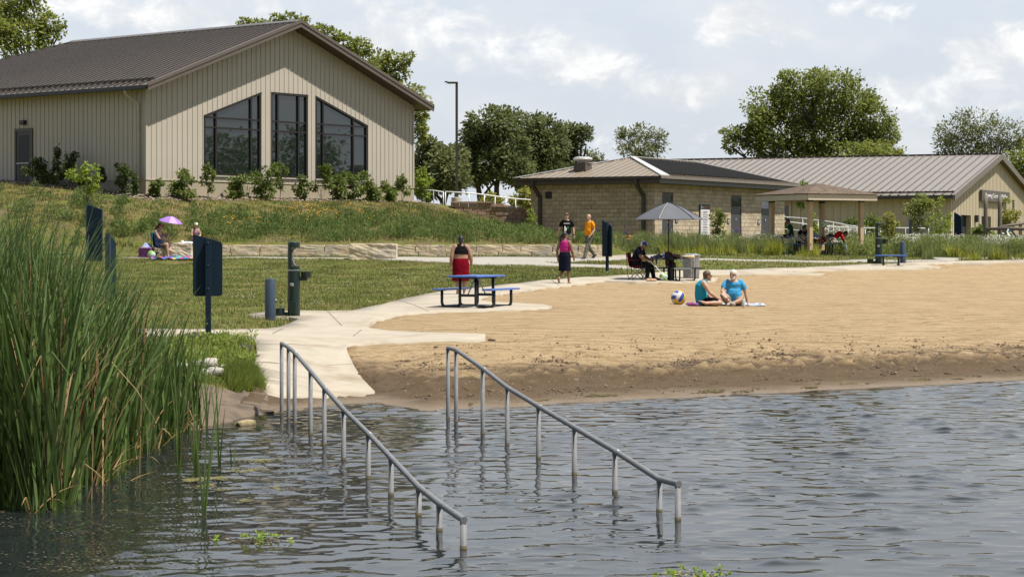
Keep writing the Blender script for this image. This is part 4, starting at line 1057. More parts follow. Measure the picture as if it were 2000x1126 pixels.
for i, (px, Y, lab, cl, n) in enumerate([
    (950, 205, 'tallest dark tree of the grove, left half, behind the lamp post', [(955, 240, 36, 26), (930, 262, 26, 22), (985, 250, 30, 30), (945, 285, 34, 26), (990, 285, 34, 26), (915, 300, 30, 22), (965, 318, 44, 24), (930, 340, 36, 22), (1000, 330, 36, 26)], 13000),
    (1055, 212, 'broad dark tree in the middle of the grove behind the block building', [(1030, 245, 30, 24), (1065, 250, 34, 24), (1040, 280, 36, 28), (1078, 285, 34, 26), (1020, 315, 36, 26), (1065, 320, 44, 28), (1040, 345, 44, 22)], 11000),
    (1115, 216, 'dark tree leaning right at the right end of the grove', [(1110, 255, 26, 16), (1135, 262, 18, 16), (1100, 275, 24, 18), (1120, 290, 18, 20), (1092, 310, 26, 26), (1090, 345, 30, 26)], 6000),
    (850, 190, 'dull green tree left of the lamp post beside the beach house corner', [(842, 280, 22, 14), (850, 305, 34, 22), (825, 320, 22, 26), (868, 320, 28, 24), (890, 300, 22, 18), (845, 345, 36, 22), (885, 345, 34, 26), (830, 362, 30, 20)], 9000)]):
    b0 = far_base(px, Y)
    tree('grove_tree', lab, 'tree', b0, px_clumps(b0, cl, Y), int(n * 1.0), .38, L_DARK if i < 3 else L_OLIVE, .38, 40 + i, 'trees of the dark grove', sub=22, spread=.26, stems=2)
b0 = far_base(55, 135)
tree('honey_locust', 'bright green tree in the top left corner behind the big brown roof', 'tree', b0,
     px_clumps(b0, [(20, 20, 30, 26), (60, 30, 32, 26), (100, 45, 22, 18), (10, 65, 32, 28), (55, 70, 36, 28), (95, 75, 22, 18), (122, 44, 9, 7), (116, 62, 10, 9), (-20, 50, 40, 40), (-30, 0, 40, 34), (40, -10, 36, 22), (60, 110, 50, 30)], 135), 8500, .27, L_MID, .25, 51, sub=22, spread=.24)
b0 = far_base(690, 132)
tree('honey_locust', 'bright green tree spreading above the right slope of the big roof', 'tree', b0,
     px_clumps(b0, [(625, 62, 18, 13), (650, 68, 16, 12), (672, 88, 24, 18), (700, 92, 22, 16), (720, 118, 26, 18), (745, 130, 24, 16), (765, 112, 16, 10), (790, 120, 12, 9), (780, 145, 20, 12), (800, 108, 6, 5), (735, 155, 30, 14), (815, 175, 10, 6), (822, 225, 14, 14), (818, 250, 16, 14), (822, 262, 10, 12), (700, 140, 40, 24), (770, 200, 50, 30), (820, 210, 12, 8)], 132), 7500, .26, L_MID, .22, 52, sub=20, spread=.24)
b0 = far_base(530, 140)
tree('honey_locust', 'small green sprays peeping over the ridge of the big roof', 'tree', b0,
     px_clumps(b0, [(478, 44, 12, 5), (500, 46, 16, 6), (520, 46, 10, 5), (542, 38, 12, 8), (568, 36, 16, 9), (590, 40, 12, 8), (530, 70, 60, 24), (600, 60, 12, 10)], 140), 4200, .24, L_MID, .2, 53, sub=16, spread=.26)
# trees across the inlet, seen in the tall windows
for i, (x, y, h, lab) in enumerate([(78, 112, 10.5, 'tree right of the frame mirrored in the left tall window'), (100, 106, 11, 'tree right of the frame mirrored in the right tall window'), (92, 124, 8.5, 'tree right of the frame mirrored in the middle tall window')]):
    b0 = Vector((x, y, g(x, y)))
    tree('shore_tree', lab, 'tree', b0, [(rnd.uniform(-3, 3), rnd.uniform(-3, 3), h * f, 3.2, 3.2, h * .16) for f in (.2, .35, .35, .5, .6, .72, .85)], 5200, .5, L_DARK, .3, 60 + i)

# ---- young trees and shrubs
def sapling(name, label, cat, px, py_base, Y, lst, n, size, lm, r, seed, **k):
    b = far_base(px, Y)
    return tree(name, label, cat, b, px_clumps(b, lst, Y, .8), n, size, lm, r, seed, bark=BARK_LT, **k)
sapling('sapling', 'bright lime sapling with thin leaning trunk in front of the beach house door side', 'sapling', 168, 474, 83.5, [(140, 340, 12, 9), (158, 330, 12, 8), (178, 327, 13, 9), (165, 345, 18, 9), (188, 345, 8, 9), (172, 362, 14, 10), (178, 374, 8, 6)], 700, .13, L_LIME, .03, 71, sub=7)
sapling('sapling', 'bright green sapling at the right corner of the beach house', 'sapling', 826, 398, 109.5, [(822, 345, 12, 12), (832, 355, 12, 10), (818, 365, 11, 10), (828, 380, 10, 12), (826, 335, 7, 7)], 900, .15, L_LIME, .03, 72, sub=8)
sapling('sapling', 'narrow maple sapling in front of the block wall right of the notice board', 'sapling', 1402, 470, 99, [(1405, 412, 9, 7), (1398, 425, 10, 8), (1408, 428, 7, 8), (1400, 445, 9, 9), (1406, 455, 8, 8), (1396, 460, 8, 6)], 800, .14, L_MID, .025, 73, sub=7)
sapling('sapling', 'lush feathery locust sapling in front of the long dark wall', 'sapling', 1792, 478, 120, [(1798, 390, 14, 11), (1788, 402, 14, 11), (1806, 408, 14, 12), (1776, 412, 10, 6), (1795, 424, 15, 9), (1818, 430, 8, 5), (1812, 398, 10, 8), (1790, 440, 9, 8), (1805, 438, 9, 6)], 1500, .16, L_MID, .04, 74, sub=9, droop=.5)
sapling('sapling', 'thin sparse sapling left of the tan gable corner', 'sapling', 1832, 470, 122, [(1838, 395, 6, 7), (1835, 415, 4, 5), (1848, 418, 8, 6), (1822, 425, 8, 6), (1842, 435, 12, 7), (1828, 448, 12, 8), (1845, 452, 10, 8), (1826, 462, 12, 7)], 800, .16, L_LIME, .03, 75, sub=8)
sapling('sapling', 'yellow-green bushy sapling just right of the far drinking fountain', 'sapling', 1736, 470, 100, [(1738, 425, 9, 8), (1745, 432, 9, 9), (1730, 435, 9, 9), (1740, 450, 12, 10), (1728, 462, 11, 8), (1742, 464, 10, 8)], 1000, .14, L_YEL, .025, 76, sub=8)
sapling('sapling', 'lime sapling seen between the shelter posts', 'sapling', 1592, 470, 108, [(1590, 432, 7, 8), (1588, 445, 9, 9), (1594, 455, 9, 10), (1590, 466, 9, 8)], 800, .14, L_LIME, .025, 77, sub=7)
sapling('sapling', 'yellow-leaved sapling in front of the log climbing frame', 'sapling', 1972, 475, 100, [(1966, 396, 8, 6), (1972, 412, 6, 6), (1964, 425, 10, 9), (1978, 420, 10, 7), (1988, 420, 6, 5), (1970, 436, 10, 8), (1960, 418, 7, 6), (1968, 455, 8, 9)], 900, .14, L_YEL, .025, 78, sub=8)
sapling('sapling', 'thin sapling with a few leaves in front of the block building left corner', 'sapling', 1040, 452, 101, [(1038, 425, 7, 6), (1042, 437, 6, 4), (1036, 415, 5, 5)], 160, .13, L_LIME, .018, 79, sub=5)
for i, (px, lst, lab) in enumerate([(965, [(958, 390, 16, 10), (972, 396, 16, 10), (945, 398, 10, 8)], 'low yellow-green bush behind the white railing, left of two'), (1022, [(1015, 385, 18, 12), (1030, 378, 12, 9), (1035, 395, 12, 12), (1008, 398, 12, 9)], 'yellow-green bush behind the railing next to the block building')]):
    sapling('bush', lab, 'bush', px, 405, 114, lst, 1300, .16, L_YEL, .02, 80 + i, sub=9)
sapling('bush', 'small dark treetop peeping over the gutter corner of the block building', 'bush', 1563, 380, 150, [(1565, 362, 9, 7), (1560, 370, 8, 7), (1570, 369, 7, 7), (1564, 390, 6, 12)], 600, .22, L_SHRUB, .04, 84)
sapling('bush', 'dark green bush against the long wall behind the far fountain', 'bush', 1703, 452, 170, [(1694, 435, 12, 8), (1706, 430, 12, 9), (1700, 443, 16, 8)], 900, .22, L_SHRUB, .03, 85)
sapling('bush', 'green bush below the long dark wall between the shelter posts', 'bush', 1668, 440, 172, [(1665, 433, 9, 6), (1672, 436, 9, 6)], 500, .22, L_SHRUB, .03, 86)
sapling('bush', 'leafy green bush left of the log climbing frame', 'bush', 1912, 462, 150, [(1908, 452, 9, 6), (1917, 449, 9, 7), (1925, 455, 10, 6)], 700, .22, L_SHRUB, .03, 87)

# shrubs along the beach house: (px, top, base, half width, kind, label)
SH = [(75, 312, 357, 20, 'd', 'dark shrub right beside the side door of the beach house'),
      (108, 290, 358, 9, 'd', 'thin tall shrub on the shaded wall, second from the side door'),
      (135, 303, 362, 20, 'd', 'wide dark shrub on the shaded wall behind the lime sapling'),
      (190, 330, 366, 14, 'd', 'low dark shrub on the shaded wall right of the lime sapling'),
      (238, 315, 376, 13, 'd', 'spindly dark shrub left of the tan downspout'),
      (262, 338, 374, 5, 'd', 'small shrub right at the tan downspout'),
      (308, 350, 386, 12, 's', 'wispy small shrub just right of the beach house corner'),
      (357, 335, 390, 22, 's', 'full green shrub between the corner and the left tall window'),
      (406, 323, 390, 14, 'w', 'thin sparse shrub at the left edge of the left tall window'),
      (465, 348, 391, 19, 's', 'round low green shrub below the middle of the left tall window'),
      (512, 325, 390, 24, 's', 'tall bushy shrub at the right edge of the left tall window'),
      (549, 324, 392, 13, 'w', 'slender shrub on a thin stem below the middle tall window'),
      (588, 352, 392, 11, 's', 'narrow dark shrub below the right side of the middle tall window'),
      (625, 323, 394, 20, 'w', 'tall shrub at the left edge of the right tall window'),
      (662, 346, 392, 14, 's', 'shrub below the left part of the right tall window'),
      (690, 345, 396, 18, 's', 'shrub below the centre of the right tall window'),
      (718, 356, 400, 24, 's', 'spreading green shrub below the right end of the right tall window'),
      (755, 366, 400, 16, 's', 'rounded green shrub on the pebbles right of the windows'),
      (786, 345, 400, 17, 'w', 'thin-stemmed shrub nearest the right corner of the beach house')]
for i, (px, tp, bs_, hw_, kd, lab) in enumerate(SH):
    if px < 285:
        u = B.on(px, bs_, 'y', -.9)[0]; p = B.w(-.9, u, 0)
    else:
        u = B.on(px, bs_, 'x', -.9)[0]; p = B.w(u, -.9, 0)
    b0 = Vector((p.x, p.y, g(p.x, p.y))); Y = p.y; k = Y / FPX
    hgt = (bs_ - tp) * k + .1; r_ = hw_ * k
    q = random.Random(900 + i); cl = []
    for j in range(5 if kd != 'w' else 6):
        f = (j + .6) / (5 if kd != 'w' else 6)
        lo_ = .12 if kd != 'w' else .35
        rr_ = r_ * (.74 if kd != 'w' else .42) * (1 - .35 * f)
        cl.append((q.uniform(-.8, .8) * r_, q.uniform(-.5, .5) * r_, hgt * q.uniform(.85, 1.08) * (lo_ + (1 - lo_) * f) - rr_ * .2, rr_, rr_, max(hgt * .13, rr_ * .6)))
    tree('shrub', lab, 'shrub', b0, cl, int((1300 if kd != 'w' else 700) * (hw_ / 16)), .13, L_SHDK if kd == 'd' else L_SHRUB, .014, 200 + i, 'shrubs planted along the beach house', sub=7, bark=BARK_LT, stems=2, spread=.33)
# pebble mulch bed at the wall foot
def scatter_stones(name, pts, r0, r1, m, kind='stuff', zoff=0):
    mb = MB()
    for (x, y) in pts:
        r = rnd.uniform(r0, r1); rot = Matrix.Rotation(rnd.uniform(0, 6.3), 3, 'Z') @ Matrix.Rotation(rnd.uniform(-.5, .5), 3, 'X')
        mb.ell((x, y, g(x, y) + r * .25 + zoff), (r, r * rnd.uniform(.6, 1), r * rnd.uniform(.4, .7)), 6, 4, rot)
    return tag(mb.build(name, m, fix=False), kind=kind)
pts = []
for _ in range(2200):
    if rnd.random() < .6: p = B.w(rnd.uniform(-.8, GW + 1), -rnd.uniform(.05, 1.25), 0)
    else: p = B.w(-rnd.uniform(.05, 1.3), rnd.uniform(-1, 12), 0)
    pts.append((p.x, p.y))
scatter_stones('pebbles', pts, .03, .085, MULCH)

# ------------------------------------------------------------------ grasses
def blades(name, X, Y, h, w, m, rng, lean=.35, zoff=0, bend=True, Z=None, kind='stuff', parent=None, leandir=None):
    n = len(X); Z = gz(X, Y) + zoff if Z is None else Z
    a = rng.uniform(0, 2 * PI, n); sx_ = np.cos(a) * w / 2; sy_ = np.sin(a) * w / 2
    la = rng.uniform(0, 2 * PI, n) if leandir is None else leandir + rng.normal(0, .6, n)
    l = np.abs(rng.normal(0, lean, n)) * h
    lx, ly = np.cos(la) * l, np.sin(la) * l
    B0 = np.stack([X - sx_, Y - sy_, Z - .02], 1); B1 = np.stack([X + sx_, Y + sy_, Z - .02], 1)
    M0 = np.stack([X + lx * .35 - sx_ * .8, Y + ly * .35 - sy_ * .8, Z + h * .55], 1); M1 = np.stack([X + lx * .35 + sx_ * .8, Y + ly * .35 + sy_ * .8, Z + h * .55], 1)
    T = np.stack([X + lx, Y + ly, Z + h * np.sqrt(np.maximum(.15, 1 - (l / h) ** 2 * .6))], 1)
    T2 = T + np.stack([sx_ * .15, sy_ * .15, np.zeros(n)], 1)
    V = np.stack([B0, B1, M1, M0, T2, T], 1).reshape(-1, 3)
    i = np.arange(n) * 6
    F = np.concatenate([np.stack([i, i + 1, i + 2, i + 3], 1), np.stack([i + 3, i + 2, i + 4, i + 5], 1)])
    o = link(name, np_mesh(name, V, F, m), parent)
    if parent is None: tag(o, kind=kind)
    return o
def nz(X, Y, sc, seed):
    r = np.random.default_rng(seed); z = np.zeros_like(X)
    for k in range(14):
        th = r.uniform(0, 2 * PI); l = sc * r.uniform(.5, 2); z += np.sin((X * np.cos(th) + Y * np.sin(th)) * 2 * PI / l + r.uniform(0, 6.3))
    return z / 3.0
G_LAWN = leaf_mat('lawn_blade', (.105, .140, .026), (.205, .215, .060), .3, .7, .3)
G_STRAW = leaf_mat('straw_blade', (.28, .22, .09), (.36, .29, .13), .25, .8, .2)
G_MEAD = leaf_mat('meadow_blade', (.095, .130, .032), (.185, .205, .065), .35, .7, .3)
G_TALL = leaf_mat('tall_prairie_blade', (.15, .19, .06), (.28, .31, .12), .4, .7, .22)
G_LIME = leaf_mat('lime_grass_blade', (.26, .30, .04), (.40, .41, .075), .4, .7, .2)
G_BANK = leaf_mat('bank_weed', (.11, .165, .022), (.26, .30, .06), .4, .7, .2)
FL_W = mat('white_blossom', (.74, .72, .62), (.62, .60, .46), 9, .8)
FL_O = mat('orange_blossom', (.80, .34, .02), (.85, .48, .03), 9, .7)
FL_C = mat('clover_blossom', (.62, .60, .48), None, 9, .8)
FL_P = mat('purple_blossom', (.16, .07, .26), None, 9, .8)
rng = np.random.default_rng(77)
paths = [conc_poly, gp(walk2), gp(walk3)]
def free(X, Y, extra=()):
    k = np.ones(len(X), bool)
    for p in list(paths) + list(extra): k &= ~inpoly(X, Y, p)
    return k
def seen(X, Y, mar=60):
    px = CX + X / Y * FPX; return (px > -mar) & (px < 2000 + mar)
# lawn
n = 330000; Y = 33.5 + 51 * rng.random(n) ** .75; X = rng.uniform(-21, 4, n)
k = seen(X, Y) & free(X, Y, [sand_poly, mudp]) & ((gz(X, Y) < 1.86)) & (nz(X, Y, 1.6, 5) + rng.normal(0, .6, n) > -.35)
X, Y = X[k], Y[k]
blades('lawn_grass', X, Y, rng.uniform(.025, .075, len(X)) * (1 + .5 * np.maximum(0, nz(X, Y, .8, 3))), rng.uniform(.007, .018, len(X)) , G_LAWN, rng, .5)
n = 60000; Y = 35 + 49 * rng.random(n); X = rng.uniform(-21, 4, n)
k = seen(X, Y) & free(X, Y, [sand_poly, mudp]) & (nz(X, Y, 2.6, 8) + rng.normal(0, .5, n) > .55); X, Y = X[k], Y[k]
blades('dry_grass', X, Y, rng.uniform(.02, .05, len(X)), rng.uniform(.012, .03, len(X)), G_STRAW, rng, .6)
n = 50000; Y = 66 + 30 * rng.random(n); X = rng.uniform(-2, 22, n)
k = seen(X, Y) & free(X, Y, [sand_poly]) & (gz(X, Y) < 1.95); X, Y = X[k], Y[k]
blades('lawn_grass', X, Y, rng.uniform(.03, .085, len(X)), rng.uniform(.015, .035, len(X)), G_LAWN, rng, .5)
# clover heads
n = 9000; Y = 50 + 42 * rng.random(n); X = rng.uniform(-16, 20, n)
k = seen(X, Y) & free(X, Y, [sand_poly]) & (gz(X, Y) < 1.95) & (nz(X, Y, 3, 12) + .04 * (Y - 50) + .05 * X > .3); X, Y = X[k], Y[k]
def dots(name, X, Y, Z, r, m, flat=.6, kind='stuff'):
    n = len(X); d = np.array([[1, 0, 0], [0, 1, 0], [-1, 0, 0], [0, -1, 0], [0, 0, flat], [0, 0, -flat]], float)
    V = (np.stack([X, Y, Z], 1)[:, None, :] + d[None] * np.asarray(r).reshape(-1, 1, 1)).reshape(-1, 3)
    f = np.array([[0, 1, 4], [1, 2, 4], [2, 3, 4], [3, 0, 4], [1, 0, 5], [2, 1, 5], [3, 2, 5], [0, 3, 5]])
    F = (np.arange(n)[:, None, None] * 6 + f[None]).reshape(-1, 3)
    return tag(link(name, np_mesh(name, V, F, m)), kind=kind)
dots('clover_flowers', X, Y, gz(X, Y) + .07, rng.uniform(.009, .02, len(X)), FL_C)
# bank meadow in front of the beach house
n = 120000; Y = rng.uniform(84.7, 108, n); X = rng.uniform(-27, 5, n)
front = np.interp(X, [-40, -24, -16.4, -5, 6], [110, 99.5, 93.2, 106.8, 105])
k = seen(X, Y) & (Y < front) & free(X, Y) & (gz(X, Y) > 1.95) & (nz(X, Y, 1.5, 21) + rng.normal(0, .35, n) > .0); X, Y = X[k], Y[k]
tall = np.clip(nz(X, Y, 2.8, 22) * .8 + .5, 0, 1.3) * np.interp(Y - np.interp(X, [-27, -16, -5], [97, 93, 104]), [-12, -2, 0], [1, .5, .3]) * np.interp(X, [-14, -9], [.25, 1])
blades('meadow_grass', X, Y, .07 + .26 * tall * rng.uniform(.5, 1.4, len(X)), rng.uniform(.014, .034, len(X)), G_MEAD, rng, .45)
n = 60000; Y = rng.uniform(84.7, 106, n); X = rng.uniform(-26, 4.5, n)
k = seen(X, Y) & (Y < np.interp(X, [-40, -24, -16.4, -5, 6], [110, 99.5, 93.2, 106.8, 105])) & (gz(X, Y) > 1.95) & (nz(X, Y, 1.6, 24) + rng.normal(0, .4, n) > .3); X, Y = X[k], Y[k]
blades('dry_meadow_grass', X, Y, rng.uniform(.06, .22, len(X)), rng.uniform(.012, .03, len(X)), G_STRAW, rng, .6)
# leafy flowering clumps low on the bank
cx_, cy_ = [], []
for _ in range(230):
    x = rng.uniform(-26, 4) if rng.random() < .6 else rng.uniform(-12.5, 4); y = rng.uniform(85.2, (92 + (x + 12) * .4) if x > -12 else np.interp(x, [-26, -16], [99, 92.5]))
    cx_.append(x); cy_.append(y)
QX, QY, QH = [], [], []
for x, y in zip(cx_, cy_):
    m_ = 230; r_ = rng.uniform(.3, .75) * (1 if x > -12.5 else .7); px_ = x + rng.normal(0, r_ * .5, m_); py_ = y + rng.normal(0, r_ * .5, m_)
    QX.append(px_); QY.append(py_); QH.append(rng.uniform(.15, .65, m_) * rng.uniform(.6, 1.2) * np.exp(-((px_ - x) ** 2 + (py_ - y) ** 2) / (r_ * r_) * .5))
QX, QY, QH = map(np.concatenate, (QX, QY, QH)); k = (gz(QX, QY) > 1.95) & free(QX, QY) & (QY > 84.7)
QX, QY, QH = QX[k], QY[k], QH[k]
P3 = np.stack([QX, QY, gz(QX, QY) + QH], 1); u3 = np.concatenate([rng.normal(0, .5, (len(QX), 2)), np.ones((len(QX), 1))], 1)
V, F = leaves(P3 - np.array([0, 0, .1]), u3 / np.linalg.norm(u3, axis=1, keepdims=True), rng.uniform(.08, .17, len(QX)), rng, .28, .0)
tag(link('meadow_plants', np_mesh('meadow_plants', V, F, leaf_mat('meadow_leaf', (.075, .125, .028), (.15, .20, .05), .4, .7, .3))), kind='stuff')
fx, fy = [], []
for _ in range(34):
    p = ground_px(rng.normal(640, 95), rng.uniform(410, 450)); q = int(rng.integers(2, 8)); fx += list(p.x + rng.normal(0, .35, q)); fy += list(p.y + rng.normal(0, .4, q))
for _ in range(12):
    p = ground_px(rng.uniform(850, 1000), rng.uniform(415, 450)); fx.append(p.x); fy.append(p.y)
fx, fy = np.array(fx), np.array(fy)
dots('orange_flowers', fx, fy, gz(fx, fy) + rng.uniform(.25, .5, len(fx)), rng.uniform(.025, .05, len(fx)), FL_O, .5)
# tall prairie planting in front of the block building and to the right
def prairie(name, regions, m, hlo, hhi, n, w=(.012, .03), seed=0, lean=.22):
    r = np.random.default_rng(seed); Xs, Ys, Hs = [], [], []
    for (px0, px1, Y0, Y1, wt) in regions:
        q = int(n * wt); Y = r.uniform(Y0, Y1, q); X = (r.uniform(px0, px1, q) - CX) * Y / FPX; Xs.append(X); Ys.append(Y)
    X, Y = np.concatenate(Xs), np.concatenate(Ys); k = free(X, Y, [sand_poly]); X, Y = X[k], Y[k]
    bl = [Hc2.O for Hc2 in ()]
    q = np.clip(nz(X, Y, 1.3, seed + 50) * .7 + .6, .2, 1.25); H = r.uniform(hlo, hhi, len(X)) * q
    lx_ = (X - Hf.O.x) * Hf.ex.x + (Y - Hf.O.y) * Hf.ex.y; ly_ = (X - Hf.O.x) * Hf.ey.x + (Y - Hf.O.y) * Hf.ey.y
    k = ~((lx_ > -.3) & (lx_ < WX + .3) & (ly_ > -.3) & (ly_ < WY + .3)); X, Y, H = X[k], Y[k], H[k]
    return blades(name, X, Y, H, r.uniform(w[0], w[1], len(X)), m, r, lean)
prairie('prairie_grass', [(1240, 1520, 90, 97, .55), (1500, 1780, 95, 108, .25), (1800, 2020, 89, 100, .35), (1760, 1850, 91, 97, .12), (1180, 1260, 93, 102, .08), (1640, 1720, 93.5, 97, .08)], G_TALL, .28, .80, 62000, seed=5)
prairie('prairie_grass', [(1500, 2020, 100, 150, 1.0)], G_MEAD, .15, .4, 36000, (.02, .05), seed=6, lean=.4)
prairie('lime_grass', [(1488, 1525, 89.6, 91, .12), (1555, 1600, 89.6, 91, .03), (1850, 2020, 88.5, 91, .5), (1290, 1480, 89.5, 91, .10), (1640, 1700, 92.6, 94, .06)], G_LIME, .25, .62, 17000, seed=7, lean=.5)
QX, QY, QH = [], [], []
for _ in range(260):
    Y_ = rng.uniform(90.5, 99); px_ = rng.choice([rng.uniform(1240, 1530), rng.uniform(1640, 1720), rng.uniform(1745, 2020), rng.uniform(1800, 2020)]); x = (px_ - CX) * Y_ / FPX; m_ = 110; r_ = rng.uniform(.22, .5)
    QX.append(x + rng.normal(0, r_ * .5, m_)); QY.append(Y_ + rng.normal(0, r_ * .5, m_)); QH.append(rng.uniform(.12, .8, m_) * rng.uniform(.6, 1.15))
QX, QY, QH = map(np.concatenate, (QX, QY, QH)); k = free(QX, QY, [sand_poly]); QX, QY, QH = QX[k], QY[k], QH[k]
lx_ = (QX - Hf.O.x) * Hf.ex.x + (QY - Hf.O.y) * Hf.ex.y; ly_ = (QX - Hf.O.x) * Hf.ey.x + (QY - Hf.O.y) * Hf.ey.y
k = ~((lx_ > -.3) & (lx_ < WX + .3) & (ly_ > -.3) & (ly_ < WY + .3)); QX, QY, QH = QX[k], QY[k], QH[k]
u3 = np.concatenate([rng.normal(0, .6, (len(QX), 2)), np.ones((len(QX), 1))], 1)
V, F = leaves(np.stack([QX, QY, gz(QX, QY) + QH - .08], 1), u3 / np.linalg.norm(u3, axis=1, keepdims=True), rng.uniform(.08, .18, len(QX)), rng, .28, .0)
tag(link('prairie_plants', np_mesh('prairie_plants', V, F, leaf_mat('prairie_leaf', (.13, .18, .045), (.25, .28, .09), .45, .7, .25))), kind='stuff')
def flowers(name, regs, m, n, r, z0, z1, seed, kx=.5):
    q = np.random.default_rng(seed); xs_, ys_, zs_, rs_ = [], [], [], []
    for (px0, px1, Y0, Y1, wt) in regs:
        for _ in range(int(n * wt)):
            Y = q.uniform(Y0, Y1); x = (q.uniform(px0, px1) - CX) * Y / FPX; z = g(x, Y) + q.uniform(z0, z1); k = q.integers(5, 14)
            xs_ += list(x + q.normal(0, kx * .3, k)); ys_ += list(Y + q.normal(0, kx * .3, k)); zs_ += list(z + q.normal(0, .03, k)); rs_ += list(q.uniform(r * .6, r * 1.3, k))
    return dots(name, np.array(xs_), np.array(ys_), np.array(zs_), np.array(rs_), m, .45)
flowers('white_flowers', [(1450, 1500, 92, 96, .10), (1510, 1570, 90.5, 93, .12), (1620, 1660, 94, 98, .05), (1750, 1850, 95, 99, .4), (1840, 1880, 96, 99, .12), (1920, 2010, 93, 97, .3), (1380, 1440, 93, 96, .04), (1480, 1660, 90.5, 95, .12), (1560, 1660, 91.2, 92, .03)], FL_W, 300, .035, .5, .85, 15)
flowers('white_flowers', [(1600, 1690, 150, 175, 1.0)], FL_W, 60, .05, .5, 1.0, 16, 1.2)
flowers('purple_flowers', [(1437, 1441, 96, 97, .5), (1220, 1245, 96, 98, .2)], FL_P, 16, .035, .7, 1.05, 17, .15)
flowers('orange_flowers', [(1185, 1240, 93, 99, .6), (1700, 1760, 110, 130, .4)], FL_O, 14, .03, .45, .7, 18, .2)
# weeds on the shore by the navy sign and long grass along the ramp
wp = gp([(345, 668), (420, 664), (500, 664), (508, 690), (496, 712), (500, 740), (514, 766), (480, 764), (420, 752), (345, 745), (290, 740), (280, 690)])
n = 46000; X = rng.uniform(-8.5, -3.5, n); Y = rng.uniform(31, 42, n); k = inpoly(X, Y, wp) & free(X, Y); X, Y = X[k], Y[k]
q = np.clip(nz(X, Y, .8, 31) * .6 + .55, .12, 1.3)
q = q * np.interp(Y, [31, 33.5, 36.5, 37.5, 39, 42], [.5, .4, .45, .9, .35, .2]) * (rng.random(len(X)) ** .7)
blades('shore_weeds', X, Y, rng.uniform(.05, .34, len(X)) * q, rng.uniform(.008, .02, len(X)), G_BANK, rng, .35)
QX, QY, QH = [], [], []
for _ in range(90):
    x, y = rng.uniform(-7.2, -3.9), rng.uniform(32.5, 40); m_ = 60; r_ = rng.uniform(.12, .3); QX.append(x + rng.normal(0, r_, m_)); QY.append(y + rng.normal(0, r_, m_)); QH.append(rng.uniform(.03, .42, m_) * rng.uniform(.4, 1.1) * (.35 if (y < 36.2 or y > 38.4) else .9))
QX, QY, QH = map(np.concatenate, (QX, QY, QH)); k = inpoly(QX, QY, wp) & free(QX, QY); QX, QY, QH = QX[k], QY[k], QH[k]
u3 = np.concatenate([rng.normal(0, .7, (len(QX), 2)), np.ones((len(QX), 1))], 1)
V, F = leaves(np.stack([QX, QY, gz(QX, QY) + QH * .9], 1), u3 / np.linalg.norm(u3, axis=1, keepdims=True), rng.uniform(.05, .11, len(QX)), rng, .3, .1)
tag(link('shore_plants', np_mesh('shore_plants', V, F, leaf_mat('shore_plant_leaf', (.15, .22, .03), (.30, .36, .08), .45, .6, .25))), kind='stuff')
n = 5000; A = np.array(gp([(499, 736), (503, 748), (509, 760), (514, 770)])); t = rng.random(n) * (len(A) - 1.001); i = t.astype(int); f = (t - i)[:, None]
Q = A[i] * (1 - f) + A[i + 1] * f + np.stack([-rng.random(n) * .5, rng.normal(0, .15, n)], 1)
blades('ramp_grass', Q[:, 0], Q[:, 1], rng.uniform(.1, .28, n), rng.uniform(.006, .014, n), G_BANK, rng, .5, leandir=0.0)

# ------------------------------------------------------------------ cattails at the left
CAT = leaf_mat('cattail_leaf', (.060, .104, .022), (.130, .195, .050), .30, .45, .28)
CATD = leaf_mat('dead_cattail_leaf', (.30, .19, .085), (.42, .28, .13), .25, .7, .2)
def ribbon(base, ang, L, w, lean, curl, rng, seg=7, fold=0):
    """one long leaf: returns verts/faces lists"""
    vs, fs = [], []; p = np.array(base, float); el = PI / 2 - lean; d = np.array([math.cos(ang), math.sin(ang)])
    tw = rng.uniform(0, PI)
    for i in range(seg + 1):
        t = i / seg; ww = w * (1.0 if t < .5 else 1 - ((t - .5) / .5) ** 1.6 * .95) * .5
        a2 = ang + PI / 2 + tw * .0 + .9 * math.sin(tw + t * 1.3); s = np.array([math.cos(a2), math.sin(a2), 0]) * ww
        vs += [p - s, p + s]
        e = el - curl * t * t - (fold if t > .62 else 0)
        p = p + np.array([d[0] * math.cos(e), d[1] * math.cos(e), math.sin(e)]) * L / seg
    for i in range(seg): fs.append((2 * i, 2 * i + 1, 2 * i + 3, 2 * i + 2))
    return vs, fs
def cattail_group(spots, rng, hmin, hmax, lean_mu, green=True, wid=(.019, .033)):
    V, F = [], []
    for (x, y) in spots:
        nl = rng.integers(4, 7) if green else 1
        H_ = rng.uniform(hmin, hmax)
        for j in range(nl):
            a = rng.normal(PI + .1, .8) if rng.random() < (.78 if x < -3.9 else .3) else rng.normal(.1, .9)     # most lean to the left
            ln = abs(rng.normal(lean_mu, .09)); L = H_ * rng.uniform(.78, 1.06)
            cu = abs(rng.normal(.38, .28)); fo = rng.uniform(.9, 1.7) if rng.random() < .06 else 0
            vs, fs = ribbon((x + rng.normal(0, .03), y + rng.normal(0, .03), -.25), a, L + .25, rng.uniform(*wid), ln, cu, rng, 7, fo)
            o = len(V); V += vs; F += [tuple(q + o for q in f) for f in fs]
    return V, F
rng = np.random.default_rng(404)
edge_px = [(0, 995), (60, 1000), (130, 1005), (200, 1008), (260, 1000), (300, 985), (325, 940), (340, 905), (355, 870), (372, 850), (385, 838)]
E = [ground_px(x, y) if False else Vector(((x - CX) * (CAMH * FPX / (y - HY)) / FPX, CAMH * FPX / (y - HY), 0)) for x, y in edge_px]
ex_ = [p.x for p in E]; ey_ = [p.y for p in E]
spots = []
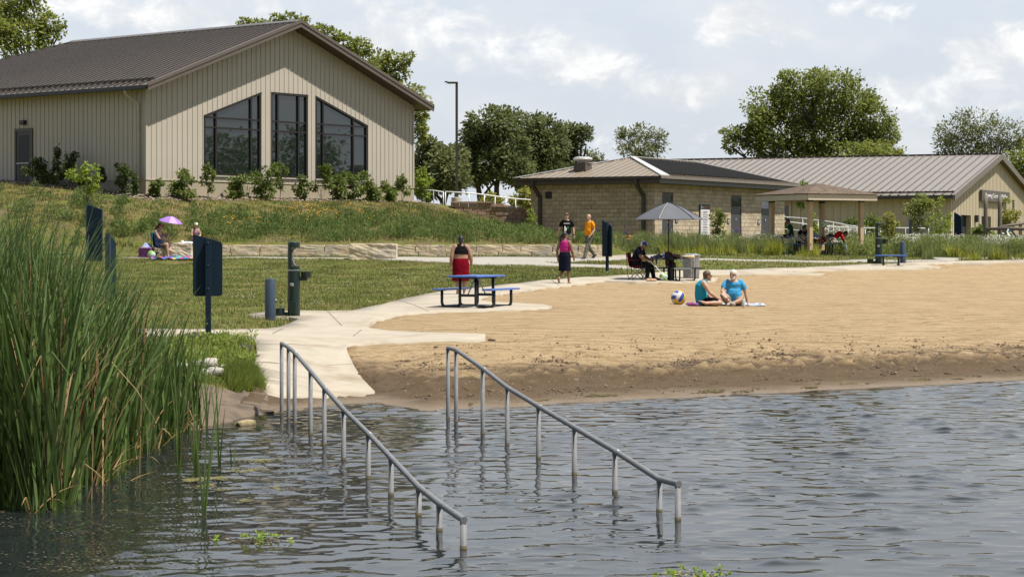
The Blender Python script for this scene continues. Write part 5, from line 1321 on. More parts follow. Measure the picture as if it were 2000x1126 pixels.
while len(spots) < 1250:
    x = rng.uniform(-8.6, -2.9); y = rng.uniform(18.0, 30.0)
    ye_ = np.interp(x, ex_, ey_)
    if x > E[-1].x + .0: continue
    if y > ye_ and (y - ye_) < 9 and y < 29.5 and rng.random() < (1.15 - (y - ye_) * .10):
        px = CX + x / y * FPX
        if -260 < px < 398: spots.append((x, y))
# height outline: tallest at the left, shorter towards the right end
V, F = [], []
for (x, y) in spots:
    px = CX + x / y * FPX
    topy = np.interp(px, [-260, 0, 60, 110, 160, 210, 260, 300, 330, 390], [388, 402, 432, 468, 512, 552, 592, 615, 635, 672]) + rng.normal(0, 18)
    hh_ = CAMH + (HY - topy) * y / FPX
    hh_ = min(max(hh_, .7), 2.95)
    v, f = cattail_group([(x, y)], rng, hh_ * .96, hh_ * 1.08, .18 if px < 250 else .14)
    o = len(V); V += v; F += [tuple(q + o for q in k) for k in f]
tag(link('cattails', np_mesh('cattails', V, F, CAT)), kind='stuff')
V, F = [], []
for (x, y) in spots[::3]:
    px = CX + x / y * FPX; up_ = rng.random() < .6 and px < 220
    hh_ = rng.uniform(.25, .9) if not up_ else CAMH + (HY - np.interp(px, [-260, 0, 60, 110, 160, 210], [470, 475, 500, 540, 570, 610])) * y / FPX
    for j in range(2):
        v, f = ribbon((x + rng.normal(0, .06), y + rng.normal(0, .06), -.1), rng.normal(0, 1.2), max(.3, hh_) * rng.uniform(.8, 1.1), .017, abs(rng.normal(.12 if up_ else .6, .2)), rng.uniform(0, 1.4), rng, 6, rng.uniform(0, 1.8) if rng.random() < .35 else 0)
        o = len(V); V += v; F += [tuple(q + o for q in k) for k in f]
tag(link('dead_cattail_leaves', np_mesh('dead_cattail_leaves', V, F, CATD)), kind='stuff')
# cattail spikes: brown seed heads on straight stalks
SPIKE = mat('cattail_spike', (.19, .095, .035), (.12, .06, .025), 30, .9); STK = mat('dry_stalk', (.34, .22, .10), None, 9, .8)
for i, (px, py, Y, lab) in enumerate([(281, 640, 21.5, 'brown cattail spike standing clear at the right edge of the stand'), (266, 625, 22.5, 'brown cattail spike just left of the clear one'), (178, 560, 20.5, 'brown cattail spike in front of the far blue totem'), (125, 620, 19.6, 'brown cattail spike low in the left middle of the stand'), (60, 520, 20.2, 'pale brown cattail spike near the left edge, upper'), (45, 600, 19.2, 'brown cattail spike near the left edge, lower'), (188, 700, 19.4, 'brown cattail spike deep in the middle of the stand'), (115, 545, 21.0, 'tan cattail spike left of the far blue totem')]):
    p = at(px, py, Y); t = thing('cattail_spike', lab, 'cattail', (p.x - .05, Y, 0), 0, 'cattail spikes')
    m_ = MB(); h = p.z; m_.tube([(0, 0, -.3), (.02, 0, h * .5), (.05, 0, h)], [.008, .006, .005], 6); m_.tube([(.05, 0, h - .01), (.057, 0, h + .22)], [.004, .002], 6); m_.build('stalk', STK, t)
    m_ = MB(); m_.tube([(.045, 0, h - .24), (.046, 0, h - .22), (.05, 0, h - .02), (.05, 0, h)], [.006, .012, .012, .005], 8); m_.build('spike', SPIKE, t, smooth=True)
# loose plants standing apart at the right edge of the stand
for i, (px, py, tops, lab) in enumerate([(405, 838, [(392, 640), (415, 720), (385, 700), (402, 655)], 'cattail plant standing apart in the water, nearest the stone'),
                                         (383, 935, [(372, 735), (395, 760), (360, 750), (388, 700)], 'cattail plant with upright leaves at the right end of the stand'),
                                         (398, 1010, [(430, 735), (402, 800), (378, 800), (455, 655)], 'frontmost loose cattail plant with one very long leaf'),
                                         (350, 930, [(335, 640), (370, 690), (330, 700), (352, 660), (382, 640)], 'tall cattail plant just inside the right end of the stand'),
                                         (455, 900, [(448, 860), (462, 835)], 'two short reed leaves poking from the water right of the stand'),
                                         (428, 912, [(405, 700), (418, 690), (440, 790)], 'slender cattail plant with a drooping tip, beside the scum')]):
    Yb = CAMH * FPX / (py - HY); bx = (px - CX) * Yb / FPX; t = thing('cattail_plant', lab, 'cattail', (bx, Yb, 0), 0, 'loose cattail plants')
    for (tx, ty) in tops:
        p = at(tx, ty, Yb + rng.uniform(-.2, .2)); V, F = [], []
        L = p.z; dxp = p.x - bx; seg = 8; w = .016; a = rng.uniform(-.5, .5)
        for s_ in range(seg + 1):
            q = s_ / seg; ww = w * (1 if q < .5 else 1 - ((q - .5) / .5) ** 1.6 * .95) * .5
            c = np.array([dxp * q ** 1.5 + rng.normal(0, .002), (p.y - Yb) * q, -.2 + (L + .2) * q]); s3 = np.array([math.cos(a + q), math.sin(a + q), 0]) * ww
            V += [c - s3, c + s3]
        F = [(2 * j, 2 * j + 1, 2 * j + 3, 2 * j + 2) for j in range(seg)]
        link('leaf', np_mesh('leaf', V, F, CAT), t)
# floating scum, duckweed flecks and water plants
SCUM = mat('algae_scum', (.26, .23, .075), (.16, .15, .06), 9, .8, .4, 60)
FLECK = mat('floating_debris', (.16, .14, .07), (.07, .055, .035), 40, .8, island=.5)
sxs, sys_ = [], []
for (px, py, w_, h_) in [(420, 935, 40, 6), (480, 920, 36, 5), (510, 900, 36, 4), (440, 960, 22, 5), (370, 940, 25, 5), (535, 955, 22, 5), (470, 980, 20, 4), (545, 903, 16, 3), (400, 948, 30, 5)]:
    Yc = CAMH * FPX / (py - HY); k_ = int(w_ * 15); a = rng.uniform(0, 6.3, k_); r_ = np.abs(rng.normal(0, .75, k_))
    sxs.append((px - CX) * Yc / FPX + r_ * np.cos(a) * w_ * Yc / FPX); sys_.append(Yc + r_ * np.sin(a) * h_ * Yc * Yc / FPX / CAMH)
sxs, sys_ = np.concatenate(sxs), np.concatenate(sys_); k = nz(sxs, sys_ * .5, .22, 91) + rng.normal(0, .3, len(sxs)) > .1; sxs, sys_ = sxs[k], sys_[k]
def flecks(name, X, Y, s_, m):
    a = rng.uniform(0, 6.3, len(X)); dx_, dy_ = np.cos(a) * s_, np.sin(a) * s_; zz = rng.uniform(.008, .016, len(X))
    V = np.stack([np.stack([X - dx_, Y - dy_, zz], 1), np.stack([X + dy_ * .6, Y - dx_ * .6, zz], 1), np.stack([X + dx_, Y + dy_, zz], 1), np.stack([X - dy_ * .6, Y + dx_ * .6, zz], 1)], 1).reshape(-1, 3)
    return tag(link(name, np_mesh(name, V, np.arange(len(V)).reshape(-1, 4), m)), kind='stuff')
flecks('algae_scum', sxs, sys_, rng.uniform(.006, .022, len(sxs)), SCUM)
n = 9000; Y = 15.0 + 14 * rng.random(n) ** 1.2; px_ = rng.uniform(-20, 620, n) ; X = (px_ - CX) * Y / FPX
k = (gz(X, Y) < -.02) & (rng.random(n) < np.interp(px_, [0, 350, 620], [.8, .75, .12])) & (nz(X, Y, 1.4, 61) + rng.normal(0, .4, n) > .05); X, Y = X[k], Y[k]
s_ = rng.uniform(.005, .022, len(X)); a = rng.uniform(0, 6.3, len(X)); dx_, dy_ = np.cos(a) * s_, np.sin(a) * s_
V = np.stack([np.stack([X - dx_, Y - dy_, np.full_like(X, .012)], 1), np.stack([X + dy_ * .5, Y - dx_ * .5, np.full_like(X, .013)], 1), np.stack([X + dx_, Y + dy_, np.full_like(X, .012)], 1), np.stack([X - dy_ * .5, Y + dx_ * .5, np.full_like(X, .013)], 1)], 1).reshape(-1, 3)
tag(link('floating_debris', np_mesh('floating_debris', V, np.arange(len(V)).reshape(-1, 4), FLECK)), kind='stuff')
L_WP = leaf_mat('water_plant_leaf', (.20, .32, .02), (.34, .44, .06), .4, .5, .2)
for i, (px, py, w_, n_, lab) in enumerate([(505, 1056, 75, 16, 'floating patch of bright water plants left of the near handrail end'), (1345, 1124, 80, 20, 'bright water plants at the bottom edge of the picture')]):
    Yc = CAMH * FPX / (py - HY); xc = (px - CX) * Yc / FPX; t = thing('water_plants', lab, 'water plant', (xc, Yc, 0))
    P, D = [], []
    for j in range(n_):
        x = rng.normal(0, w_ * Yc / FPX * .5); y = rng.normal(0, .12); h = rng.uniform(.01, .05)
        for q in range(8): P.append((x + rng.normal(0, .006), y + rng.normal(0, .006), h)); d = rng.normal(0, 1, 3); d[2] = abs(d[2]) * .7; D.append(d / np.linalg.norm(d))
    V, F = leaves(np.array(P), np.array(D), rng.uniform(.02, .045, len(P)), rng, .5, 0); link('leaves', np_mesh('leaves', V, F, L_WP), t)
    V, F = leaves(np.stack([rng.normal(0, w_ * Yc / FPX * .55, n_ * 5), rng.normal(0, .14, n_ * 5), np.full(n_ * 5, .012)], 1), np.stack([rng.normal(size=n_ * 5), rng.normal(size=n_ * 5), np.zeros(n_ * 5)], 1), rng.uniform(.02, .05, n_ * 5), rng, .4, 0); V[:, 2] = np.clip(V[:, 2], .010, .02)
    link('floating_stems', np_mesh('floating_stems', V, F, mat('pale_stem', (.30, .32, .14), (.28, .17, .10), 20, .6)), t)

# clods of damp sand thrown up along the waterline
CLOD = mat('sand_clod', (.17, .12, .072), (.115, .08, .048), 9, .95, .6, 30, island=.35, dist=.01)
n = 300000; X = rng.uniform(-2, 10.5, n); Y = rng.uniform(29.5, 43, n); zz = gz(X, Y)
pr = 1.3 * np.exp(-((zz - .19) / .085) ** 2) + .03 * np.exp(-((zz - .36) / .12) ** 2) + .002
k = (zz > .05) & (rng.random(n) < pr) & free(X, Y) & (nz(X, Y, 1.2, 71) + rng.normal(0, .7, n) > -.4); X, Y, zz = X[k], Y[k], zz[k]
s_ = rng.uniform(.006, .016, len(X)) + (rng.random(len(X)) ** 14) * .03
iv = np.array([[1, 0, 0], [0, 1, 0], [-1, 0, 0], [0, -1, 0], [0, 0, .8], [0, 0, -.8]], float); fi = np.array([[0, 1, 4], [1, 2, 4], [2, 3, 4], [3, 0, 4], [1, 0, 5], [2, 1, 5], [3, 2, 5], [0, 3, 5]])
V = (np.stack([X, Y, zz + .016 + s_ * .2], 1)[:, None, :] + iv[None] * (s_[:, None] * rng.uniform(.6, 1.4, (len(X), 3)))[:, None, :] * rng.uniform(.75, 1.25, (len(X), len(iv), 1))).reshape(-1, 3)
tag(link('sand_clods', np_mesh('sand_clods', V, (np.arange(len(X))[:, None, None] * len(iv) + fi[None]).reshape(-1, 3), CLOD)), kind='stuff')

# wrack of weed scraps left along the waterline
n = 5200; X = rng.uniform(-.6, 10.5, n); Y = np.interp(X, SX, SY) + np.abs(rng.normal(0, .22, n)) + .12 * np.sin(X * 1.3) + .15
k = (nz(X, Y, .7, 81) + rng.normal(0, .3, n) > .45) & free(X, Y); X, Y = X[k], Y[k]
dots('weed_wrack', X, Y, gz(X, Y) + .026, rng.uniform(.008, .026, len(X)), mat('weed_scrap', (.09, .085, .025), (.16, .13, .05), 30, .9), .35)
# ------------------------------------------------------------------ street furniture
NAVY = mat('navy_sign_paint', (.008, .023, .042), (.007, .020, .037), 6, .7, .05, 30, spec=.2)
NAVY2 = mat('slate_blue_paint', (.036, .060, .090), (.030, .052, .080), 8, .5, .05, 40)
BLUEP = mat('blue_plastic_coat', (.055, .135, .43), (.048, .12, .39), 9, .4, .25, 90, dist=.004)
DGREEN = mat('dark_green_enamel', (.012, .030, .024), (.010, .025, .020), 7, .3, .03, 30)
STEEL = mat('polished_steel', (.55, .55, .55), (.42, .42, .42), 12, .25, metal=.9)
BLKP = mat('black_powder_coat', (.012, .012, .013), (.009, .009, .010), 9, .35)
LIME = mat('limestone', (.68, .565, .41), (.56, .455, .315), 1.6, .92, .6, 9, c=(.47, .44, .40), cs=1.3, island=.08, dist=.03)
ROCKW = mat('white_rock', (.46, .425, .37), (.27, .245, .205), 5, .9, .8, 14, dist=.03)
BROWNB = mat('red_brown_block', (.37, .25, .175), (.26, .17, .12), 9, .95, .9, 24, island=.14, dist=.03)

def rough_block(lo, hi, amp, rng, seg=5):
    bm = bmesh.new(); bmesh.ops.create_cube(bm, size=1)
    d = Vector(hi) - Vector(lo); c = (Vector(hi) + Vector(lo)) / 2
    bmesh.ops.subdivide_edges(bm, edges=bm.edges[:], cuts=seg, use_grid_fill=True)
    ph = [rng.uniform(0, 6.3) for _ in range(6)]
    for v in bm.verts:
        q = v.co.copy(); e = [abs(abs(t) - .5) < 1e-4 for t in q]
        p = Vector((q.x * d.x, q.y * d.y, q.z * d.z))
        nrm = q.normalized()
        f = math.sin(q.x * 9 * d.x + ph[0]) * .5 + math.sin(q.z * 14 * d.z + q.x * 5 + ph[1]) * .5 + rng.uniform(-.6, .6)
        p += Vector((nrm.x, nrm.y * 1.2, nrm.z * .35)) * f * amp
        if sum(e) >= 2: p *= 1 - amp * .7 / max(.1, min(d))
        v.co = c + p
    bm.verts.index_update(); vs = [v.co.copy() for v in bm.verts]; fs = [[v.index for v in f.verts] for f in bm.faces]; bm.free(); return vs, fs
# limestone seat wall
wl_ = thing('stone_wall', 'low two-course limestone block wall along the foot of the grassy bank', 'wall', (0, 84.0, 1.75))
q = random.Random(5)
for row_ in range(2):
    x = -13.95 - row_ * .3
    while x < 3.9:
        L_ = q.uniform(.55, 1.35); x1 = min(x + L_, 3.95); z0 = .03 + .27 * row_ - .02
        if x1 - x > .25:
            m_ = MB(); vs, fs = rough_block((x + .006, -.02 + q.uniform(-.015, .02) + .05 * row_, z0 - (.2 if row_ == 0 else 0)), (x1 - .006, .52, z0 + .266), .009, q)
            m_.add(vs, fs); m_.build('stone_block', LIME, wl_)
        x = x1
for (px, py, Y, w_, h_, lab) in [(347, 503, 82.6, 1.15, .56, 'squared limestone boulder the girl sits beside, left end of the wall'), (729, 507, 81.5, 1.82, .60, 'big rough limestone boulder on the lawn in front of the long wall')]:
    p = feet(px, Y); b_ = thing('boulder', lab, 'boulder', (p.x, p.y, p.z)); m_ = MB(); vs, fs = rough_block((-w_ / 2, -.35, -.1), (w_ / 2, .35, h_), .022, q, 9); m_.add(vs, fs)
    bpy.data.objects.remove(b_); o_ = m_.build('boulder', LIME, smooth=False); o_.location = (p.x, p.y, p.z); tag(o_, lab, 'boulder')
# brown block retaining wall under the railing
rw = thing('retaining_wall', 'reddish-brown block retaining wall stepping down below the white railing', 'wall', (0, 108.3, 2.6))
m_ = MB()
for r_ in range(8):
    z0 = .2 + r_ * .2; xa = -2.9; xb = np.interp(z0, [0, 1.2, 1.45, 1.8], [1.6, 1.6, .1, -1.2])
    x = xa - (r_ % 2) * .2
    while x < xb:
        m_.box((x + .006, -.14 + rnd.uniform(-.015, .015), z0), (min(x + .44, xb + .2) - .006, .14, z0 + .19), .012); x += .45
m_.build('block_courses', BROWNB, rw)
m_ = MB()
for (x0, x1, z) in ((-3.1, -1.0, 1.8), (-1.0, .2, 1.6), (.2, 1.8, 1.4)): m_.box((x0, -.2, z), (x1 - .02, .2, z + .09), .015)
m_.build('coping', BROWNB, rw)

# signs: navy panel on a post, top cut at a slant
def sign(name, label, p, rz, w, h, zb_, side, post=True, pw_=.10, slant=.13, depth=.04, group=None, cat='sign', inner=None):
    t = thing(name, label, cat, p, rz, group)
    m_ = MB(); r_ = .05
    pts = [(-w / 2, 0, zb_ + r_), (-w / 2 + r_ * .3, 0, zb_ + r_ * .3), (-w / 2 + r_, 0, zb_), (w / 2 - r_, 0, zb_), (w / 2 - r_ * .3, 0, zb_ + r_ * .3), (w / 2, 0, zb_ + r_), (w / 2, 0, zb_ + h - slant - .05), (w / 2 - .03, 0, zb_ + h - slant - .01), (-w / 2, 0, zb_ + h)]
    m_.prism(pts, (0, depth, 0)); m_.build('panel', NAVY, t)
    if post:
        m_ = MB(); m_.box((side - pw_ / 2, -.085, -.3), (side + pw_ / 2, -.004, zb_ + h * .93), .006); po_ = m_.build('post', NAVY, t)
        for f_ in (.12, .5, .86):
            m_ = MB(); m_.lathe([(.013, 0), (.013, .006), (.007, .011), (0, .012)], 10, (side, -.086, zb_ + h * f_), (0, -1, 0)); m_.build('bolt', NAVY2, po_)
    if inner:
        m_ = MB(); m_.box((-w / 2 + .04, depth, zb_ + .08), (w / 2 - .04, depth + .006, zb_ + h * .84)); m_.build('printed_face', inner, t)
    return t
PRINT = mat('printed_board', (.28, .34, .38), (.40, .38, .34), 3, .5)
p = feet(405.5, 38); sign('beach_sign', 'near navy sign seen from behind, on one post among the shore weeds', p, R(4), .52, 1.10, .82, .015, inner=PRINT, group='navy beach signs')
p = feet(1185, 76); sign('beach_sign', 'navy sign on one post seen almost edge-on, behind the woman in pink', p, R(-60), .62, 1.30, .53, .10, inner=PRINT, group='navy beach signs', slant=.2)
def totem(label, px, Y, rz, w, h, z0=-.3):
    p = feet(px, Y); t = thing('totem_sign', label, 'sign', p, rz, 'tall navy totem signs')
    m_ = MB(); m_.prism([(-w / 2, 0, z0), (w / 2, 0, z0), (w / 2, 0, h - .2), (-w / 2, 0, h)], (0, .12, 0)); m_.build('panel', NAVY, t)
    m_ = MB(); m_.box((-w / 2 - .03, -.012, z0), (-w / 2, .132, h + .012)); m_.build('side_panel', NAVY2, t)
    return t
totem('wide navy totem sign on the far lawn behind the cattails', 184, 80, R(-8), .58, 2.13)
totem('narrow navy totem seen edge-on behind the cattail tips', 221, 48, R(55), .18, 1.78)
totem('tall navy totem in the flower planting right of the bench', 1871, 100, R(-38), .34, 1.85)
totem('slim navy totem seen edge-on among saplings behind the bench', 1781, 104, R(78), .45, 1.45)

# drinking fountains with bottle filler
def fountain(label, px, Y, rz, low=True):
    p = feet(px, Y); t = thing('drinking_fountain', label, 'drinking fountain', p, rz, 'green drinking fountains')
    m_ = MB(); m_.lathe([(.135, 0), (.135, 1.02)], 28); m_.build('pedestal', DGREEN, t, auto=40)
    m_ = MB(); m_.lathe([(.138, 1.02), (.138, 1.045)], 28); m_.build('band', STEEL, t, auto=40)
    # C-shaped bottle filler head
    m_ = MB(); m_.lathe([(.135, 1.046), (.135, 1.12), (0, 1.12)], 28); m_.lathe([(0, 1.52), (.135, 1.52), (.135, 1.63), (.12, 1.645), (0, 1.65)], 28)
    a0, a1 = R(104), R(256); k = 10; arc = [(.135 * math.cos(a0 + (a1 - a0) * i / k), .135 * math.sin(a0 + (a1 - a0) * i / k)) for i in range(k + 1)]
    m_.prism([(x, y, 1.12) for x, y in arc], (0, 0, .40))
    for i in range(8):
        f = i / 7; d = .05 * (f ** 2); zz = 1.12 + .40 * (i / 8) ; 
    m_.build('filler_head', DGREEN, t, auto=40)
    m_ = MB(); N_ = 10
    prof = [(-.04 + .075 * abs(2 * i / N_ - 1) ** 2.2, 1.12 + .40 * i / N_) for i in range(N_ + 1)]
    m_.tube([(x, 0, z) for x, z in prof], .022, 8); m_.build('alcove_liner', STEEL, t, smooth=True)
    m_ = MB(); m_.tube([(.02, 0, 1.52), (.02, 0, 1.48)], .014, 8); m_.build('spout', STEEL, t)
    m_ = MB(); m_.lathe([(.10, .86), (.115, .90), (.115, 1.0), (.105, 1.0), (.10, .94), (0, .93)], 20, (.27, 0, 0)) ; m_.box((.10, -.06, .80), (.30, .06, .90), .02); m_.build('bowl', DGREEN, t, auto=40)
    m_ = MB(); m_.tube([(.20, 0, .99), (.20, 0, 1.04), (.23, 0, 1.05)], .012, 8); m_.build('bubbler', STEEL, t)
    m_ = MB(); m_.lathe([(.035, 0), (.045, .006), (.045, .02), (.02, .03), (0, .032)], 16, (-.02, -.134, .72), (0, -1, 0)); m_.build('push_button', STEEL, t, auto=40)
    m_ = MB(); m_.box((-.08, -.155, .10), (.07, -.12, .36), .012); m_.build('access_panel', DGREEN, t)
    if low:
        m_ = MB(); m_.box((-.22, -.07, .0), (-.12, .07, .12), .01); m_.lathe([(.12, 0), (.13, .02), (.13, .20), (.12, .20), (.11, .14), (0, .13)], 20, (-.33, 0, 0)); a_ = m_.build('pet_bowl', DGREEN, t, auto=40)
        m_ = MB(); m_.tube([(-.26, 0, .15), (-.26, 0, .27)], .012, 8); m_.ell((-.26, 0, .27), .02, 8, 6); m_.build('bubbler', STEEL, a_)
    return t
fountain('dark green bottle-filling fountain near the ramp, beside a slate blue cylinder', 574, 46.6, R(-3))
fountain('dark green bottle-filling fountain behind the blue bench', 1716, 86.2, R(-3))
def cylinder_post(label, px, Y):
    p = feet(px, Y); t = thing('foot_wash_post', label, 'post', p, 0, 'slate blue cylinder posts')
    m_ = MB(); m_.lathe([(.118, -.1), (.118, .86), (.112, .87), (.0, .875)], 26); m_.build('cylinder', NAVY2, t, auto=40)
    m_ = MB(); m_.lathe([(.03, .875), (.035, .89), (.035, .905), (0, .91)], 12); m_.build('push_cap', STEEL, t)
    m_ = MB()
    for a in (0, PI): m_.ell((.12 * math.cos(a), 0, .42), (.02, .02, .02), 8, 6)
    m_.build('nozzle', STEEL, t)
    return t
cylinder_post('slate blue cylinder post on the near lawn edge beside the near fountain', 528, 45.8)
cylinder_post('slate blue cylinder post behind the right end of the blue bench', 1763.5, 86.4)

# ------------------------------------------------------------------ picnic tables
def rbox(mb, lo, hi, b=.02): mb.box(lo, hi, b)
def round_path(pts, r=.09, k=5):
    P = [Vector(p) for p in pts]; out = [P[0]]
    for i in range(1, len(P) - 1):
        a = (P[i - 1] - P[i]).normalized(); b_ = (P[i + 1] - P[i]).normalized()
        p0 = P[i] + a * r; p1 = P[i] + b_ * r
        for j in range(k + 1):
            t = j / k; out.append((1 - t) ** 2 * p0 + 2 * t * (1 - t) * P[i] + t * t * p1)
    out.append(P[-1]); return out
def picnic_table(label, p, rz, L, top_m, frame_m, group=None, wt=.76):
    t = thing('picnic_table', label, 'picnic table', p, rz, group)
    m_ = MB(); m_.box((-L / 2, -wt / 2, .72), (L / 2, wt / 2, .765), .018); m_.build('tabletop', top_m, t)
    for s_ in (-1, 1):
        m_ = MB(); m_.box((-L / 2, s_ * .62 - .13, .42), (L / 2, s_ * .62 + .13, .46), .016); m_.build('seat', top_m, t)
    for ex in (-1, 1):
        for s_ in (-1, 1):
            x = ex * L * .30
            m_ = MB(); m_.tube(round_path([(x, s_ * .20, .715), (x, s_ * .20, .035), (x, s_ * .66, .035), (x, s_ * .66, .42)], .12), .035, 10); m_.build('leg', frame_m, t, smooth=True)
        m_ = MB(); m_.bar((ex * L * .30, -.2, .30), (ex * L * .30, .2, .30), .05, .06); m_.build('crossbar', frame_m, t); m_ = MB(); m_.bar((ex * L * .30, -.3, .70), (ex * L * .30, .3, .70), .05, .035); m_.build('crossbar', frame_m, t)
        m_ = MB(); m_.tube([(ex * L * .30, 0, .32), (ex * .06, 0, .715)], .016, 8); m_.build('brace', GALV, t)
    return t
p = feet(931, 50.3); picnic_table('blue picnic table with black tube legs on the near sand-side pad', p, R(68), 1.75, BLUEP, BLKP)
CHAR = mat('charcoal_slats', (.020, .022, .028), (.016, .018, .023), 6, .45)
tb = feet(1312, 70.0); ut = thing('picnic_table', 'charcoal table with four attached seats under the grey umbrella', 'picnic table', tb, R(12))
m_ = MB(); m_.lathe([(0, .72), (.60, .72), (.62, .735), (.60, .75), (0, .75)], 8); m_.build('tabletop', CHAR, ut)
m_ = MB(); m_.lathe([(.05, 0), (.05, .72)], 14)
for a in range(4): m_.box((-.085, -.012, .0), (.085, .012, .719), 0, Matrix.Rotation(a * PI / 4, 3, 'Z'), (0, 0, .4))
m_.build('pedestal', CHAR, ut)
for a in range(4):
    Rm = Matrix.Rotation(a * PI / 2 + R(6), 4, 'Z'); 
    m_ = MB(Rm); m_.box((.62, -.30, .43), (.92, .30, .46), .014); m_.prism([(.92, -.3, .45), (.98, -.3, .40), (.98, .3, .40), (.92, .3, .45)], (0, 0, .012)); m_.build('seat', CHAR, ut)
    m_ = MB(Rm); m_.tube(round_path([(.10, -.05, .62), (.12, -.05, .03), (.80, -.05, .03), (.80, -.05, .43)], .11), .028, 8); m_.build('leg', BLKP, ut, smooth=True)
# umbrella standing in the table
UMB = mat('slate_umbrella_cloth', (.115, .120, .140), (.10, .105, .122), 3, .8, .05, 40)
um = thing('patio_umbrella', 'open slate-grey umbrella standing through the charcoal table', 'umbrella', tb + Vector((-.10, 0, 0)), R(10))
m_ = MB(); m_.tube([(0, 0, .05), (0, 0, 2.62)], .024, 10); m_.build('pole', BLKP, um)
zr, zt_, rr = 2.03, 2.58, 1.15; m_ = MB(); n_ = 6; ring = 9
for k in range(n_):
    a0, a1 = 2 * PI * k / n_, 2 * PI * (k + 1) / n_
    for i in range(ring):
        f0, f1 = i / ring, (i + 1) / ring
        def pt(f, a): 
            r_ = rr * f; return Vector((r_ * math.cos(a), r_ * math.sin(a), zt_ - (zt_ - zr) * f ** 1.35))
        for j in range(3):
            t0, t1 = j / 3, (j + 1) / 3
            q = [pt(f0, a0).lerp(pt(f0, a1), t0), pt(f0, a0).lerp(pt(f0, a1), t1), pt(f1, a0).lerp(pt(f1, a1), t1), pt(f1, a0).lerp(pt(f1, a1), t0)]
            m_.add(q, [(0, 1, 2, 3)])
cp = m_.build('canopy', UMB, um, smooth=False); md = cp.modifiers.new('t', 'SOLIDIFY'); md.thickness = .008
m_ = MB()
for k in range(n_):
    a = 2 * PI * k / n_
    m_.tube([(rr * f * math.cos(a), rr * f * math.sin(a), zt_ - (zt_ - zr) * f ** 1.35 + .012) for f in (0.02, .3, .6, .85, 1.0)], .011, 6)
m_.build('seam', mat('dark_seam', (.03, .032, .04), None, 3, .8), cp)
m_ = MB(); m_.tube([(rr * f * math.cos(4.19), rr * f * math.sin(4.19), zt_ - (zt_ - zr) * f ** 1.35 + .02) for f in (.1, .4, .7, 1.0)], .009, 6); m_.build('pale_seam', mat('pale_piping', (.45, .42, .36), None, 3, .8), cp)
for k in range(n_):
    a = 2 * PI * k / n_; m_ = MB(); m_.tube([(.03 * math.cos(a), .03 * math.sin(a), 2.12), (.62 * math.cos(a), .62 * math.sin(a), 2.28)], .008, 6); m_.build('rib', BLKP, um)
# things on the table
def cloth_heap(name, label, loc, rx, ry, h, m, seed, cat='clothing', drip=None):
    q = random.Random(seed); n1, n2 = 22, 10; ph = [q.uniform(0, 6.3) for _ in range(8)]; mb = MB(); vs = []; fs = []
    for i in range(n2 + 1):
        f = i / n2
        for j in range(n1):
            a = 2 * PI * j / n1; w = 1 + .18 * math.sin(3 * a + ph[0]) + .12 * math.sin(5 * a + ph[1] + f * 3) + .07 * math.sin(9 * a + ph[2])
            r_ = f * w; z = h * (1 - f ** 2.2) * (1 + .25 * math.sin(4 * a + ph[3] + f * 5)) + .02 * math.sin(7 * a + ph[4]) * f
            vs.append((rx * r_ * math.cos(a), ry * r_ * math.sin(a), max(0.004, z)))
    for i in range(n2):
        for j in range(n1): fs.append((i * n1 + j, i * n1 + (j + 1) % n1, (i + 1) * n1 + (j + 1) % n1, (i + 1) * n1 + j))
    mb.add(vs, fs)
    if drip:
        for (a, L, w) in drip:
            x, y = rx * .8 * math.cos(a), ry * .8 * math.sin(a)
            mb.tube([(x * .7, y * .7, h * .4), (x, y, .02), (x * 1.12, y * 1.12, -L * .5), (x * 1.14, y * 1.14, -L)], [w, w, w * .9, w * .25], 8)
    o = mb.build(name, m, smooth=True); o.location = loc; tag(o, label, cat); return o
tz_ = tb.z + .752
DK = mat('black_cloth', (.016, .014, .018), (.03, .026, .032), 9, .9); MAR = mat('maroon_cloth', (.11, .012, .030), (.07, .008, .02), 9, .9)
GRYC = mat('grey_cloth', (.10, .10, .12), (.07, .07, .085), 9, .9); LAV = mat('lavender_print', (.30, .24, .42), (.16, .10, .22), 22, .9)
cloth_heap('jacket', 'heap of black clothing on the umbrella table, in front of the pole', (tb.x - .06, tb.y - .2, tz_), .24, .2, .11, DK, 1, 'clothing', [(4.2, .10, .03)])
cloth_heap('sweater', 'grey sweater lying on the left part of the umbrella table', (tb.x - .40, tb.y - .02, tz_), .19, .2, .12, GRYC, 2, 'clothing', [(4.0, .2, .035)])
cloth_heap('sarong', 'lavender patterned cloth hanging off the left edge of the umbrella table', (tb.x - .55, tb.y + .03, tz_), .12, .2, .09, LAV, 3, 'clothing', [(3.1, .22, .07)])
cloth_heap('towel', 'maroon towel piled round the umbrella pole and hanging down', (tb.x - .12, tb.y + .08, tz_), .26, .22, .19, MAR, 4, 'towel', [(4.45, .30, .05)])
m_ = MB(); m_.prism([(0, -.2, 0), (.58, -.16, 0), (.55, .16, .0), (.04, .22, 0)], (0, 0, .03)); m_.prism([(.02, -.19, .03), (.4, -.15, .03), (.38, .15, .03), (.05, .2, .03)], (0, 0, .05)); o_ = m_.build('folded_towel', mat('pale_towel', (.42, .38, .34), (.36, .32, .28), 9, .9)); o_.location = (tb.x + .02, tb.y - .02, tz_); tag(o_, 'pale grey folded towel on the right part of the umbrella table', 'towel')
m_ = MB(); m_.tube([(0, 0, .055), (.12, 0, .06), (.26, -.02, .055), (.36, -.02, .05), (.40, -.02, .05)], [.045, .05, .055, .06, .03], 12); o_ = m_.build('rolled_mat', mat('cream_roll', (.62, .50, .34), (.55, .43, .28), 7, .8), smooth=True); o_.location = (tb.x + .33, tb.y - .24, tz_); tag(o_, 'cream rolled mat sticking out over the right edge of the umbrella table', 'mat')
